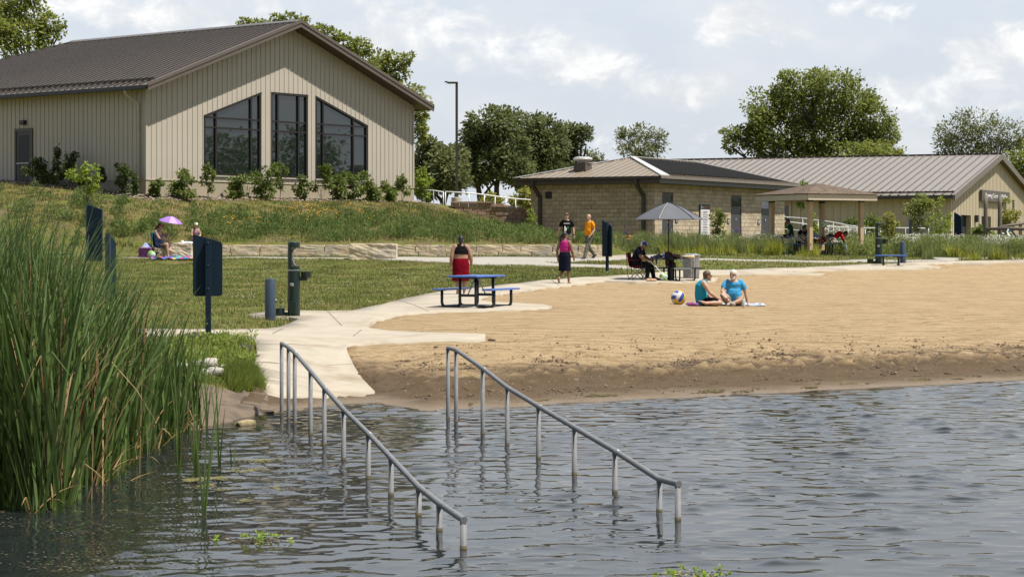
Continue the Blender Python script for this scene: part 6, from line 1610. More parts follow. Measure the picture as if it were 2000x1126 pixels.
m_ = MB(); m_.ell((0, 0, .07), (.13, .06, .075), 14, 10); m_.tube([(-.1, 0, .1), (-.12, 0, .16), (-.06, .01, .17)], .02, 8); o_ = m_.build('handbag', mat('brown_leather', (.12, .055, .025), None, 9, .5), smooth=True); o_.location = (tb.x + .17, tb.y - .3, tz_); tag(o_, 'small brown leather bag at the front of the umbrella table', 'bag')
def bottle(label, loc, capm, body, lab_m=None, h=.24, r=.036):
    t = thing('water_bottle', label, 'bottle', loc)
    m_ = MB(); m_.lathe([(r * .9, 0), (r, .01), (r, h * .62), (r * .75, h * .76), (r * .38, h * .88), (r * .38, h * .92)], 14); m_.build('bottle_body', body, t, smooth=True)
    m_ = MB(); m_.lathe([(r * .42, h * .92), (r * .42, h), (0, h)], 12); m_.build('cap', capm, t)
    if lab_m: m_ = MB(); m_.lathe([(r * 1.03, h * .28), (r * 1.03, h * .55)], 14); m_.build('paper_label', lab_m, t, smooth=True)
    return t
PETM = mat('clear_plastic', (.55, .58, .60), (.48, .51, .54), 9, .12, spec=.8)
bottle('clear water bottle with blue paper band on the umbrella table', (tb.x - .29, tb.y - .26, tz_), WHITE, PETM, mat('blue_band', (.08, .22, .50), None, 9, .5), .26, .04)
# galvanised trash can
p = feet(1350, 71.6); tc_ = thing('trash_can', 'ribbed galvanised trash can behind the umbrella table', 'trash can', p)
m_ = MB(); n_ = 72; prof = []
vs = []; fs = []
for i, (z, r0) in enumerate([(0, .255), (.04, .25), (.06, .258), (.62, .282), (.66, .285), (.74, .29), (.76, .298), (.79, .298)]):
    for j in range(n_): 
        rb_ = .010 if (1 < i < 4 and j % 4 < 2) else 0
        vs.append(((r0 + rb_) * math.cos(2 * PI * j / n_), (r0 + rb_) * math.sin(2 * PI * j / n_), z))
for i in range(7):
    for j in range(n_): fs.append((i * n_ + j, i * n_ + (j + 1) % n_, (i + 1) * n_ + (j + 1) % n_, (i + 1) * n_ + j))
m_.add(vs, fs); m_.build('can_body', mat('weathered_zinc', (.33, .33, .325), (.22, .22, .22), 7, .55, .1, 30, metal=.35), tc_)
m_ = MB(); m_.lathe([(.305, .78), (.31, .80), (.29, .83), (.18, .86), (0, .865)], 36); m_.build('lid', mat('grey_liner', (.24, .25, .26), (.18, .19, .20), 7, .5), tc_, smooth=True)
# bench
p = feet(1740, 84.6); bn = thing('bench', 'backless blue bench with black pedestal legs at the far edge of the sand', 'bench', p, R(6))
m_ = MB(); m_.box((-.64, -.15, .42), (.64, .15, .47), .016); m_.build('seat', BLUEP, bn)
for s_ in (-1, 1):
    m_ = MB(); m_.box((s_ * .31 - .035, -.03, .04), (s_ * .31 + .035, .03, .419)); m_.tube([(s_ * .31 - .19, 0, .03), (s_ * .31 + .19, 0, .03)], .032, 8); m_.box((s_ * .31 - .2, -.1, .385), (s_ * .31 + .16, .1, .418)); m_.build('leg', BLKP, bn)
    m_ = MB(); m_.tube([(s_ * .27, 0, .08), (s_ * .05, 0, .40)], .014, 8); m_.build('brace', GALV, bn)

# ------------------------------------------------------------------ handrails into the water
ALU = mat('aluminium_pipe', (.20, .201, .206), (.155, .157, .16), 9, .65, .05, 60, metal=0)
STAIN = mat('waterline_stain', (.10, .075, .03), (.05, .04, .02), 30, .8)
def handrail(label, ends, tops, bases):
    """tops/bases: pixel of rail centre and of where the post meets the water, first to last"""
    P = []
    for (tx, ty), (bx, by) in zip(tops, bases):
        Y = CAMH * FPX / (by - HY); P.append((Vector(((bx - CX) * Y / FPX, Y, 0)), at(tx, ty, Y)))
    # fit posts to the straight line from first to last post
    A, Z_ = P[0][0], P[-1][0]; d = (Z_ - A).normalized()
    t = thing('handrail', label, 'handrail', A, 0, 'pipe handrails running into the lake')
    pts = []
    for b_, tp in P:
        s_ = (b_ - A).dot(d); q = A + d * s_; pts.append((q - A, tp.z))
    rail = [q + Vector((0, 0, z)) for q, z in pts]
    rr_ = .027
    m_ = MB(); path = [rail[0] + Vector((0, 0, -.05)), rail[0] + Vector((0, 0, -.012)), rail[0] + (rail[1] - rail[0]).normalized() * .03 + Vector((0, 0, .0))] + rail[1:-1] + [rail[-1] - (rail[-1] - rail[-2]).normalized() * .03, rail[-1] + Vector((0, 0, -.012)), rail[-1] + Vector((0, 0, -.05))]
    sm = rail; m_.tube(sm[:1] + [sm[0].lerp(sm[1], .5)] + sm[1:-1] + [sm[-2].lerp(sm[-1], .5), sm[-1] + (sm[-1] - sm[-2]).normalized() * rr_], rr_, 12); m_.build('top_rail', ALU, t, auto=50)
    for j in range(2, len(rail) - 1, 2):
        dd = (rail[j + 1] - rail[j - 1]).normalized(); m_ = MB(); m_.tube([rail[j] + dd * .10, rail[j] + dd * .112], rr_ + .0025, 12); m_.build('weld_collar', GALV, t, smooth=True)
    for q, z in pts:
        m_ = MB(); m_.tube([q + Vector((0, 0, -1.0)), q + Vector((0, 0, z - .01))], rr_ * .97, 12); po = m_.build('post', ALU, t, smooth=True)
        m_ = MB(); m_.tube([q + Vector((0, 0, -.1)), q + Vector((0, 0, .022))], [rr_ * 1.03, rr_ * 1.03], 12); m_.build('waterline_stain', STAIN, po, smooth=True)
handrail('left pipe handrail with eleven posts leading from the ramp into the water', None,
         [(550, 670), (563, 678), (577, 688), (607, 724), (637, 757), (673, 799), (714, 846), (760, 893), (818, 950), (860, 982), (905, 1014)],
         [(550, 806), (563, 816), (577, 825), (607, 848), (637, 868), (673, 896), (714, 932), (760, 965), (818, 1005), (860, 1035), (905, 1070)])
handrail('right pipe handrail with nine posts, further out from the ramp', None,
         [(875, 679), (888, 683), (938, 719), (989, 756), (1048, 793), (1115, 834), (1190, 880), (1289, 935), (1324, 944)],
         [(875, 816), (888, 823), (938, 846), (989, 867), (1048, 894), (1115, 925), (1190, 960), (1289, 998), (1324, 1014)])

# ------------------------------------------------------------------ white railings
def railing(name, label, pts, h, m, mid=False, bottom=True, step=None, r=.025):
    """pts: ground points; posts at each"""
    o = Vector(pts[0]); t = thing(name, label, 'railing', o, 0)
    L = [Vector(p) - o for p in pts]
    m_ = MB(); m_.tube([p + Vector((0, 0, h)) for p in L], r * 1.25, 8); m_.build('top_rail', m, t, smooth=True)
    if bottom: m_ = MB(); m_.tube([p + Vector((0, 0, .10)) for p in L], r, 8); m_.build('bottom_rail', m, t, smooth=True)
    if mid: m_ = MB(); m_.tube([p + Vector((0, 0, h * .55)) for p in L], r, 8); m_.build('middle_rail', m, t, smooth=True)
    for p in L: m_ = MB(); m_.tube([p + Vector((0, 0, -.2)), p + Vector((0, 0, h))], r, 8); m_.build('post', m, t, smooth=True)
    return t
def rail_px(tops, Y0, Y1, hpx):
    out = []; n = len(tops)
    for i, (x, y) in enumerate(tops):
        Y = Y0 + (Y1 - Y0) * i / max(1, n - 1); p = at(x, y, Y); out.append(p)
    return out
h_ = .85
def lower(P, h): return [p - Vector((0, 0, h)) for p in P]
railing('railing', 'white railing on the bank behind the lamp base, longer one', lower(rail_px([(870, 374), (916, 377), (946, 380), (967, 383), (988, 386), (1007, 388), (1045, 391)], 110, 112, 0), .84), .84, WHITE)
railing('railing', 'short white railing beside the right corner of the beach house', lower(rail_px([(827, 371), (847, 372), (866, 375)], 110.6, 109.9, 0), .80), .80, WHITE)
railing('railing', 'upper white ramp railing behind the shelter', lower(rail_px([(1515, 421), (1539, 424), (1568, 426), (1598, 430), (1628, 434), (1657, 440), (1690, 445), (1720, 446)], 158, 150, 0), 1.0), 1.0, WHITE, r=.03)
railing('railing', 'lower white ramp railing nearer the shelter', lower(rail_px([(1515, 429), (1540, 433), (1570, 437), (1618, 442), (1640, 444), (1674, 445), (1730, 445), (1769, 445), (1813.5, 446)], 150, 146, 0), 1.0), 1.0, WHITE, r=.03)
# lamp post
lb = Vector(((892 - CX) * 111 / FPX, 111, g((892 - CX) * 111 / FPX, 111)))
lp = thing('lamp_post', 'tall dark lamp post with one flat arm, on a white concrete base', 'lamp post', lb)
zt_ = at(891, 160, 111).z - lb.z; zc_ = at(892, 385, 111).z - lb.z
m_ = MB(); m_.lathe([(.28, -.5), (.28, zc_ - .02), (.26, zc_)], 24); m_.build('concrete_base', mat('pale_concrete', (.52, .49, .43), (.46, .43, .375), 5, .9), lp, auto=40)
m_ = MB(); m_.box((-.065, -.065, zc_), (.065, .065, zt_ - .005)); m_.box((-.12, -.12, zc_), (.12, .12, zc_ + .05)); m_.build('pole', TRIM, lp)
m_ = MB(); m_.box((-.50, -.13, zt_ - .09), (.06, .13, zt_), .02); m_.box((-.62, -.11, zt_ - .035), (-.48, .11, zt_ + .03), .01); hd = m_.build('lamp_head', TRIM, lp)
m_ = MB(); m_.box((-.46, -.1, zt_ - .098), (-.14, .1, zt_ - .089)); m_.build('lens', WHITE, hd)

# ------------------------------------------------------------------ rocks, log, drain cap
def rock(label, px, py, r, seed, m=ROCKW, sq=(1, .8, .6), sink=.25, name='rock', group=None, z=None, Y=None):
    p = ground_px(px, py) if Y is None else Vector(((px - CX) * Y / FPX, Y, z))
    bm = bmesh.new(); bmesh.ops.create_icosphere(bm, subdivisions=3, radius=1); q = np.random.default_rng(seed); A = q.normal(size=(9, 3)); ph = q.uniform(0, 6, 9)
    for v in bm.verts:
        d = v.co.normalized(); f = 1 + .13 * sum(math.sin(Vector(A[k]).dot(d) * 2.2 + ph[k]) for k in range(9)) / 2
        c = d * f; c = Vector([math.copysign(abs(t) ** .75, t) for t in c]); v.co = Vector((c.x * sq[0], c.y * sq[1], c.z * sq[2])) * r
    me = bpy.data.meshes.new(name); bm.to_mesh(me); bm.free(); me.materials.append(m); o = link(name, me); o.location = (p.x, p.y, p.z + r * sq[2] * (1 - sink * 2)); o.rotation_euler = (0, 0, q.uniform(0, 6)); tag(o, label, 'rock', group); return o
for i, (px, py, r, lab) in enumerate([(352, 722, .14, 'white rock left of the weeds, half hidden by cattail leaves'), (408, 718, .17, 'largest white rock below the near navy sign'), (398, 732, .11, 'flat white rock under the largest one'), (420, 731, .13, 'tilted white rock at the right foot of the largest one'), (440, 721, .085, 'small white rock alone to the right among the weeds'), (455, 717, .06, 'tiny grey rock half buried in the weeds, rightmost'), (300, 728, .12, 'white rock seen between cattail leaves, far left'), (385, 714, .09, 'grey rock behind the largest white rock'), (265, 700, .12, 'pale rock behind the cattails, leftmost of the shore rocks')]):
    rock(lab, px, py, r, 300 + i, group='shore rocks')
rock('mossy tan stone lying in the water at the muddy edge', 478, 829, .13, 330, mat('mossy_stone', (.36, .28, .17), (.16, .14, .05), 7, .85, .7, 20), (1.5, .6, .42), .3, z=-.01, Y=27.4)
rock('dark clump of wet mud and roots at the waterline', 508, 808, .12, 331, mat('dark_mud', (.04, .03, .02), (.07, .05, .03), 9, .9, .9, 15), (1.5, .9, .3), .25, 'mud_clump')
lg = MB(); A = ground_px(356, 664); Bq = ground_px(438, 661); C_ = ground_px(470, 664)
q = random.Random(3); pth = [A.lerp(Bq, i / 7) + Vector((0, 0, .06 + q.uniform(-.01, .02))) for i in range(8)] + [Bq.lerp(C_, .6) + Vector((0, 0, .0)), C_ + Vector((0, 0, -.03))]
lg.tube(pth, [.04, .07, .085, .075, .085, .06, .05, .05, .035, .02], 10); o_ = lg.build('charred_log', mat('charred_bark', (.030, .027, .025), (.075, .065, .058), 12, .9, 1.0, 20, dist=.05), smooth=False); tag(o_, 'dark charred log lying between the weeds and the branch path', 'log')
p = ground_px(960, 667); m_ = MB(); m_.lathe([(.075, 0), (.075, .045), (.06, .05), (0, .05)], 20); o_ = m_.build('drain_cap', mat('brown_plastic', (.10, .06, .04), None, 4, .6)); o_.location = p; tag(o_, 'small round brown drain cap in the sand at the end of the short path', 'drain cap')
# dark soil patch beside the ramp
drape('soil_patch', gp([(470, 666), (492, 668), (497, 676), (488, 684), (472, 680), (462, 672)]), .03, mat('dark_soil', (.045, .038, .034), (.07, .06, .05), 8, .9, .8, 20), [], [], .02)

# ------------------------------------------------------------------ log climbing frame
GLOG = mat('grey_log', (.20, .165, .135), (.13, .105, .085), 5, .85, .5, 16, stretch=(4, 4, .6))
cf = thing('climbing_frame', 'weathered log climbing frame with black net at the right edge', 'play structure', far_base(1940, 96))
o_ = Vector(cf.location); k = lambda px, py, Y=96: at(px, py, Y) - o_
for (a, b_) in [((1925, 381), (1924, 484)), ((1953, 381), (1951, 478))]:
    m_ = MB(); A = k(*a, 96 if a[0] < 1940 else 97.5); Bq = k(*b_, 96 if a[0] < 1940 else 97.5); m_.tube([Bq + Vector((0, 0, -.3)), Bq.lerp(A, .4) + Vector((.02, 0, 0)), Bq.lerp(A, .8), A], [.11, .105, .095, .09], 12); m_.build('upright_log', GLOG, cf, smooth=True)
m_ = MB(); m_.tube([k(1929, 447, 95.9), k(1965, 446, 95), k(2010, 447, 94)], [.07, .075, .08], 12); m_.build('beam_log', GLOG, cf, smooth=True)
m_ = MB(); m_.tube([k(1952, 443, 97.4), k(1985, 438, 98), k(2015, 433, 98.5)], [.06, .065, .07], 12); m_.build('beam_log', GLOG, cf, smooth=True)
m_ = MB(); pts = [k(1971, 447, 94.6), k(1980, 455, 94.3), k(1986, 465, 94.1), k(1990, 480, 94)]; m_.tube(pts, .035, 8); m_.build('bent_tube', NAVY, cf, smooth=True)
m_ = MB(); pl = [k(1969, 446, 94.7), k(1979, 455, 94.4), k(1983, 462, 94.3), k(1976, 465, 94.3), k(1969, 460, 94.4), k(1966, 452, 94.6)]; m_.prism(pl, (0, .03, 0)); pn = m_.build('play_panel', mat('pale_panel', (.55, .62, .55), (.50, .57, .50), 3, .5), cf)
for (px, py, c_) in [(1976.5, 456.5, (.70, .18, .03)), (1976, 460, (.05, .25, .60)), (1978, 461.5, (.15, .45, .10)), (1973, 455, (.45, .55, .08))]:
    m_ = MB(); m_.ell(k(px, py, 94.32), (.04, .015, .04), 10, 6); m_.build('painted_spot', mat('spot_paint', c_, None, 3, .5), pn)
m_ = MB()
for i in range(7): m_.tube([k(1962 + i * 7, 462, 95.5), k(1958 + i * 7.5, 484, 95)], .012, 5)
for i in range(4): m_.tube([k(1960, 464 + i * 5.5, 95.4), k(2008, 466 + i * 5.5, 95.4)], .012, 5)
m_.build('climbing_net', BLKP, cf)
for (px, py) in [(1959, 456), (1964, 466)]:
    m_ = MB(); m_.ell(k(px, py, 94.8), (.06, .03, .045), 10, 8); m_.build('foot_disc', WHITE, cf)
m_ = MB(); c_ = far_base(1912, 93); m_.box((-.16, -.1, 0), (.16, .1, .3), .02); o_ = m_.build('planter_box', mat('blue_box', (.10, .18, .40), None, 6, .6)); o_.location = c_ + Vector((0, 0, .35)); bpy.data.objects.remove(o_)
# ------------------------------------------------------------------ people
def skin_mat(name, a): return mat(name, a, tuple(x * .88 for x in a), 14, .55, .03, 60)
SK_FAIR = skin_mat('fair_skin', (.50, .30, .21)); SK_TAN = skin_mat('tan_skin', (.36, .20, .13)); SK_BRN = skin_mat('brown_skin', (.24, .125, .075)); SK_DK = skin_mat('deep_brown_skin', (.17, .088, .055))
def clothm(name, a, b=None, sc=9): return mat(name, a, b or tuple(x * .6 for x in a), sc, 1.0, .8, 16, dist=.03, spec=.1)
H_BLK = mat('black_hair', (.012, .010, .010), None, 40, .5); H_BRN = mat('brown_hair', (.11, .065, .035), None, 40, .6); H_WHT = mat('white_hair', (.62, .60, .57), None, 40, .7); H_RED = mat('auburn_hair', (.09, .028, .020), None, 40, .6)
EYEM = mat('eye_dark', (.02, .015, .012), None, 5, .2); LIPM = mat('lip', (.30, .10, .085), None, 5, .5); GLS = mat('sunglass_black', (.008, .008, .009), None, 5, .1)

def vox(mb, name, m, parent, size=.012, it=3):
    me = mb.mesh('tmp', m, False, False); o = bpy.data.objects.new('tmp', me); COL.objects.link(o)
    a = o.modifiers.new('r', 'REMESH'); a.mode = 'VOXEL'; a.voxel_size = size; a.use_smooth_shade = True
    b = o.modifiers.new('s', 'SMOOTH'); b.iterations = it; b.factor = .5
    dg = bpy.context.evaluated_depsgraph_get(); dg.update()
    r = bpy.data.meshes.new_from_object(o.evaluated_get(dg)); bpy.data.objects.remove(o); bpy.data.meshes.remove(me)
    r.name = name; r.materials.clear(); r.materials.append(m)
    r.polygons.foreach_set('use_smooth', [True] * len(r.polygons))
    return link(name, r, parent)
def V3(p): return Vector(p)
def loft(mb, rings, n=18):
    """rings: (centre, side dir, front dir, half width, half depth)"""
    vs = []; fs = []
    for c, sd_, fd, w, d in rings:
        for j in range(n):
            a = 2 * PI * j / n; ca, sa = math.cos(a), math.sin(a)
            vs.append(c + sd_ * (w * math.copysign(abs(ca) ** .85, ca)) + fd * (d * math.copysign(abs(sa) ** .85, sa)))
    k = len(rings)
    for i in range(k - 1):
        for j in range(n): fs.append((i * n + j, i * n + (j + 1) % n, (i + 1) * n + (j + 1) % n, (i + 1) * n + j))
    fs.append(tuple(range(n - 1, -1, -1))); fs.append(tuple((k - 1) * n + j for j in range(n)))
    mb.add(vs, fs)

STAND = dict(pel=(0, 0, .93), wai=(0, 0, 1.10), che=(.01, 0, 1.30), nec=(.0, 0, 1.49), hed=(.03, 0, 1.63),
             shL=(0, .185, 1.42), elL=(-.02, .235, 1.13), wrL=(.04, .245, .88), shR=(0, -.185, 1.42), elR=(-.02, -.235, 1.13), wrR=(.04, -.245, .88),
             hiL=(0, .09, .92), knL=(.02, .10, .50), anL=(-.01, .10, .08), toL=(.15, .12, .03),
             hiR=(0, -.09, .92), knR=(.02, -.10, .50), anR=(-.01, -.10, .08), toR=(.15, -.12, .03))
def person(label, loc, yaw, J, skin, build=1.0, belly=0.0, sc=1.0, look=None, outfit=(), hair=None, group=None, curl=.5, female=False, bare_feet=True, nod=0.0):
    J = {**STAND, **J}; J = {k: V3(v) * sc for k, v in J.items()}
    t = thing('person', label, 'person', loc, yaw, group); b = build; s = sc
    def side(a, c): 
        d = J[a] - J[c]; return d.normalized()
    sp, ss = side('hiL', 'hiR'), side('shL', 'shR')
    up1 = (J['che'] - J['pel']).normalized(); up2 = (J['nec'] - J['che']).normalized()
    f1 = sp.cross(up1).normalized(); f2 = ss.cross(up2).normalized()
    hipw = .165 if not female else .175
    shw = (J['shL'] - J['shR']).length / 2
    def torso_rings(inf=0.0, lo=0.0, hi=1.0):
        mid = (sp + ss).normalized(); fm = mid.cross(up1).normalized()
        R_ = [(0.0, J['pel'] - up1 * .10 * s, sp, f1, hipw * .80 * b, .095 * b),
              (.08, J['pel'], sp, f1, hipw * b, .118 * b),
              (.30, J['wai'] + fm * belly * .05, mid, fm, (.142 + belly * .04) * b, (.098 + belly * .06) * b),
              (.5, J['wai'].lerp(J['che'], .5) + fm * belly * .03, mid, fm, .150 * b, (.104 + belly * .035) * b),
              (.68, J['che'], ss, f2, .163 * b, .112 * b),
              (.84, J['che'].lerp(J['nec'], .55), ss, f2, shw * .98, .095 * b),
              (.93, J['che'].lerp(J['nec'], .84), ss, f2, shw * .62, .068 * b),
              (1.0, J['nec'], ss, f2, .062, .060)]
        return [(c, a_, d_, (w + inf / s) * s, (d + inf / s) * s) for q, c, a_, d_, w, d in R_ if lo <= q <= hi]
    # ---- body
    m = MB(); loft(m, torso_rings())
    hd = J['hed']
    fdir = V3(look).normalized() if look else f2
    fdir = (fdir + Vector((0, 0, -nod))).normalized()
    hup = Vector((0, 0, 1)); hup = (hup * .8 + (hd - J['nec']).normalized() * .35); hup = (hup - fdir * hup.dot(fdir)).normalized(); hs = hup.cross(fdir)
    HM = Matrix((fdir, hs, hup)).transposed()
    hp = lambda x, y, z: hd + HM @ (Vector((x, y, z)) * s)
    m.caps([J['nec'] - (J['nec'] - J['che']) * .12, J['nec'].lerp(hd, .35), hp(-.02, 0, -.05)], [.066 * s * (b ** .5), .056 * s * (b ** .5), .054 * s], 12)
    m.ell(hp(-.012, 0, .022), (.098 * s, .077 * s, .098 * s), 20, 14, HM); m.ell(hp(.022, 0, -.045), (.066 * s, .058 * s, .072 * s), 16, 12, HM)
    m.ell(hp(.068, 0, -.092), (.026 * s, .028 * s, .022 * s), 10, 8, HM)
    m.caps([hp(.088, 0, .012), hp(.108, 0, -.022)], [.010 * s, .016 * s], 8)
    for q in (-1, 1): m.ell(hp(-.005, q * .078, -.005), (.020 * s, .012 * s, .032 * s), 10, 8, HM)
    for S_ in 'LR':
        sg = 1 if S_ == 'L' else -1
        sh, el, wr = J['sh' + S_], J['el' + S_], J['wr' + S_]
        m.caps([sh - ss * sg * .03 * s, sh.lerp(el, .35), el, el.lerp(wr, .3), wr], [.062 * b * s, .052 * b * s, .041 * b * s, .043 * b * s, .028 * s * b ** .5], 12)
        d = (wr - el).normalized(); pn = -ss * sg + f2 * .2; pn = (pn - d * pn.dot(d)).normalized(); sd2 = d.cross(pn) * (1 if S_ == 'L' else -1)
        if sd2.dot(f2) < 0: sd2 = -sd2
        kn = wr + d * .085 * s
        for q in (-.028, -.009, .010, .029): m.caps([wr + sd2 * q * .6 * s, kn + sd2 * q * s], [.017 * s, .0145 * s], 8)
        for q, L_ in ((-.030, .058), (-.010, .072), (.011, .078), (.031, .070)):
            p0 = kn + sd2 * q * s; d1 = (d + pn * curl * .55).normalized(); d2 = (d + pn * curl * 1.5).normalized(); d3 = (d * .6 + pn * curl * 2.2).normalized()
            p1 = p0 + d1 * L_ * .45 * s; p2 = p1 + d2 * L_ * .32 * s; p3 = p2 + d3 * L_ * .26 * s
            m.caps([p0, p1, p2, p3], [.0105 * s, .010 * s, .009 * s, .0075 * s], 8)
        tb0 = wr + d * .03 * s + sd2 * .032 * s; tb1 = tb0 + (d * .7 + sd2 * .6 + pn * .35).normalized() * .042 * s; tb2 = tb1 + (d + pn * .5).normalized() * .032 * s
        m.caps([tb0, tb1, tb2], [.015 * s, .0115 * s, .009 * s], 8)
        hi, kn_, an, to = J['hi' + S_], J['kn' + S_], J['an' + S_], J['to' + S_]
        m.caps([hi, hi.lerp(kn_, .45), kn_], [.092 * b * s, .078 * b * s, .056 * b ** .6 * s], 12)
        sh_ = (an - kn_); bk = -(f1 - sh_.normalized() * f1.dot(sh_.normalized()))
        m.caps([kn_, kn_.lerp(an, .32) + bk * .012 * s, kn_.lerp(an, .7), an], [.054 * b ** .6 * s, .056 * b ** .7 * s, .040 * b ** .5 * s, .036 * s], 12)
        fd = (to - an); fd = fd.normalized(); dn_ = (an - kn_).normalized()
        heel = an - fd * .045 * s + dn_ * .03 * s
        m.caps([heel, an + dn_ * .02 * s + fd * .04 * s, an.lerp(to, .65) + dn_ * .012 * s, to], [.034 * s, .038 * s, .032 * s, .021 * s], 10)
        lat = fd.cross(dn_); 
        for q in (-1, -.3, .4, 1): m.ell(to + fd * .022 * s + lat * q * .028 * s, .012 * s, 8, 6)
    vox(m, 'body', skin, t, .0105 * max(s, .8), 2)
    # ---- face
    e = MB()
    for q in (-1, 1): e.ell(hp(.076, q * .030, .012), (.012 * s, .015 * s, .009 * s), 10, 8, HM)
    e.build('eyes', EYEM, t, smooth=True)
    e = MB(); e.ell(hp(.086, 0, -.052), (.008 * s, .024 * s, .007 * s), 10, 6, HM); e.build('mouth', LIPM, t, smooth=True)
    # ---- hair
    if hair:
        style, hm = hair; h = MB()
        if style != 'bald':
            z0 = .032
            h.ell(hp(-.026, 0, z0 + .012), (.102 * s, .088 * s, .098 * s), 18, 12, HM); h.ell(hp(-.055, 0, -.02), (.062 * s, .076 * s, .075 * s), 14, 10, HM)
        else:
            for q in (-1, 1): h.caps([hp(.01, q * .074, .01), hp(-.06, q * .062, -.005), hp(-.09, 0, -.015)], [.016 * s, .022 * s, .022 * s], 8)
        if style == 'ponytail': h.caps([hp(-.10, 0, .03), hp(-.16, .01, -.03), hp(-.17, .02, -.14), hp(-.15, .02, -.24)], [.036 * s, .040 * s, .036 * s, .016 * s], 10)
        if style == 'braid': h.caps([hp(-.10, 0, .02), hp(-.115, 0, -.06), hp(-.10, .03, -.14), hp(-.08, .05, -.22), hp(-.06, .06, -.33)], [.044 * s, .046 * s, .044 * s, .040 * s, .018 * s], 10)
        if style == 'bun': h.ell(hp(-.115, 0, .0), (.05 * s, .055 * s, .05 * s), 12, 8, HM)
        if style == 'long': h.caps([hp(-.08, 0, .0), hp(-.105, 0, -.10), hp(-.10, 0, -.20)], [.075 * s, .07 * s, .045 * s], 10)
        vox(h, 'hair', hm, t, .012 * s, 2)
    # ---- clothes
    for kind, cm, *o in outfit:
        c = MB(); nm = kind
        if kind in ('shirt', 'tank_top', 'swimsuit', 'bikini_top'):
            lo, hi, slv = o[0] if o else (0.0, 1.0, .5)
            loft(c, torso_rings(.014, lo, hi))
            for S_ in 'LR':
                sg = 1 if S_ == 'L' else -1; sh, el = J['sh' + S_], J['el' + S_]
                if slv > 0:
                    c.caps([sh - ss * sg * .04 * s, sh.lerp(el, .35 * min(1, slv / .5)), sh.lerp(el, slv)], [.075 * b * s, .068 * b * s, .062 * b * s], 12)
                    if slv > .9: wr = J['wr' + S_]; c.caps([el, el.lerp(wr, .5), el.lerp(wr, .95)], [.056 * b * s, .052 * b * s, .042 * s], 12)
                elif kind == 'tank_top': c.caps([J['che'].lerp(J['nec'], .5) + ss * sg * shw * .58 * s, J['nec'] + ss * sg * shw * .42 * s - up2 * .02], [.06 * b * s, .045 * s], 10)
                else: c.caps([J['che'] + ss * sg * .07 * s + f2 * .09 * b * s, J['nec'] + ss * sg * .085 * s + f2 * .03, J['nec'] + ss * sg * .085 * s - f2 * .05], [.035 * s, .02 * s, .02 * s], 8)
            if kind == 'swimsuit':
                for S_ in 'LR': c.caps([J['hi' + S_], J['hi' + S_].lerp(J['kn' + S_], .15)], [.105 * b * s, .095 * b * s], 12)
        elif kind in ('trousers', 'shorts'):
            frac = o[0] if o else 1.0
            loft(c, torso_rings(.012, 0, .2) if not (len(o) > 1) else torso_rings(.012, 0, .32))
            for S_ in 'LR':
                hi, kn_, an = J['hi' + S_], J['kn' + S_], J['an' + S_]
                if frac <= 1.0: c.caps([hi, hi.lerp(kn_, frac * .5), hi.lerp(kn_, frac)], [.108 * b * s, .098 * b * s, .088 * b * s * (1.05 if frac > .6 else 1)], 12)
                else: c.caps([hi, hi.lerp(kn_, .5), kn_, kn_.lerp(an, .5), kn_.lerp(an, .97)], [.108 * b * s, .096 * b * s, .078 * b ** .7 * s, .072 * b ** .6 * s, .066 * s], 12)
        elif kind == 'skirt':
            zl, wl_, dl_ = o[0]; bot = V3((J['pel'].x + o[1] if len(o) > 1 else J['pel'].x, 0, zl * s))
            top = J['wai'] - up1 * .02
            loft(c, [(top, sp, f1, (.15 * b + .015) * s, (.11 * b + .015) * s), (J['pel'] + up1 * .02, sp, f1, (hipw * b + .022) * s, (.122 * b + .02) * s), (J['pel'].lerp(bot, .5), sp, f1, (hipw * b * .99 + .02) * s, (.13 * b + .02) * s), (bot, sp, f1, wl_ * b * s, dl_ * b * s)])
        elif kind in ('shoes', 'boots', 'sandals'):
            nm = 'shoes' if kind != 'sandals' else 'sandals'
            for S_ in 'LR':
                kn_, an, to = J['kn' + S_], J['an' + S_], J['to' + S_]; fd = (to - an).normalized(); dn_ = (an - kn_).normalized()
                if kind == 'sandals': c.caps([an - fd * .055 * s + dn_ * .066 * s, to + fd * .03 * s + dn_ * .03 * s], [.022 * s, .022 * s], 10); c.caps([an.lerp(to, .55) + fd.cross(dn_) * .035 * s, an.lerp(to, .55) - dn_ * .02 * s, an.lerp(to, .55) - fd.cross(dn_) * .035 * s], [.012 * s] * 3, 8)
                else: c.caps([an - fd * .05 * s + dn_ * .028 * s, an + dn_ * .012 * s + fd * .03 * s, an.lerp(to, .65) + dn_ * .008 * s, to + fd * .03 * s], [.046 * s, .052 * s, .045 * s, .033 * s], 10)
        elif kind == 'cap':
            c.ell(hp(-.012, 0, .052), (.108 * s, .092 * s, .078 * s), 18, 12, HM)
            bd = o[0] if o else 1
            c.ell(hp(.10 * bd, 0, .055), (.085 * s, .068 * s, .011 * s), 16, 8, HM)
        elif kind == 'visor':
            c.ell(hp(-.012, 0, .04), (.106 * s, .090 * s, .04 * s), 18, 10, HM); c.ell(hp(.10, 0, .045), (.09 * s, .075 * s, .012 * s), 16, 8, HM); c.ell(hp(-.012, 0, .07), (.09 * s, .08 * s, .05 * s), 16, 10, HM)
        elif kind == 'sunglasses':
            for q in (-1, 1): c.ell(hp(.088, q * .032, .016), (.010 * s, .026 * s, .017 * s), 12, 8, HM); c.caps([hp(.07, q * .068, .02), hp(-.01, q * .085, .018)], [.007 * s] * 2, 6)
            c.build('sunglasses', cm, t, smooth=True); continue
        elif kind == 'glasses':
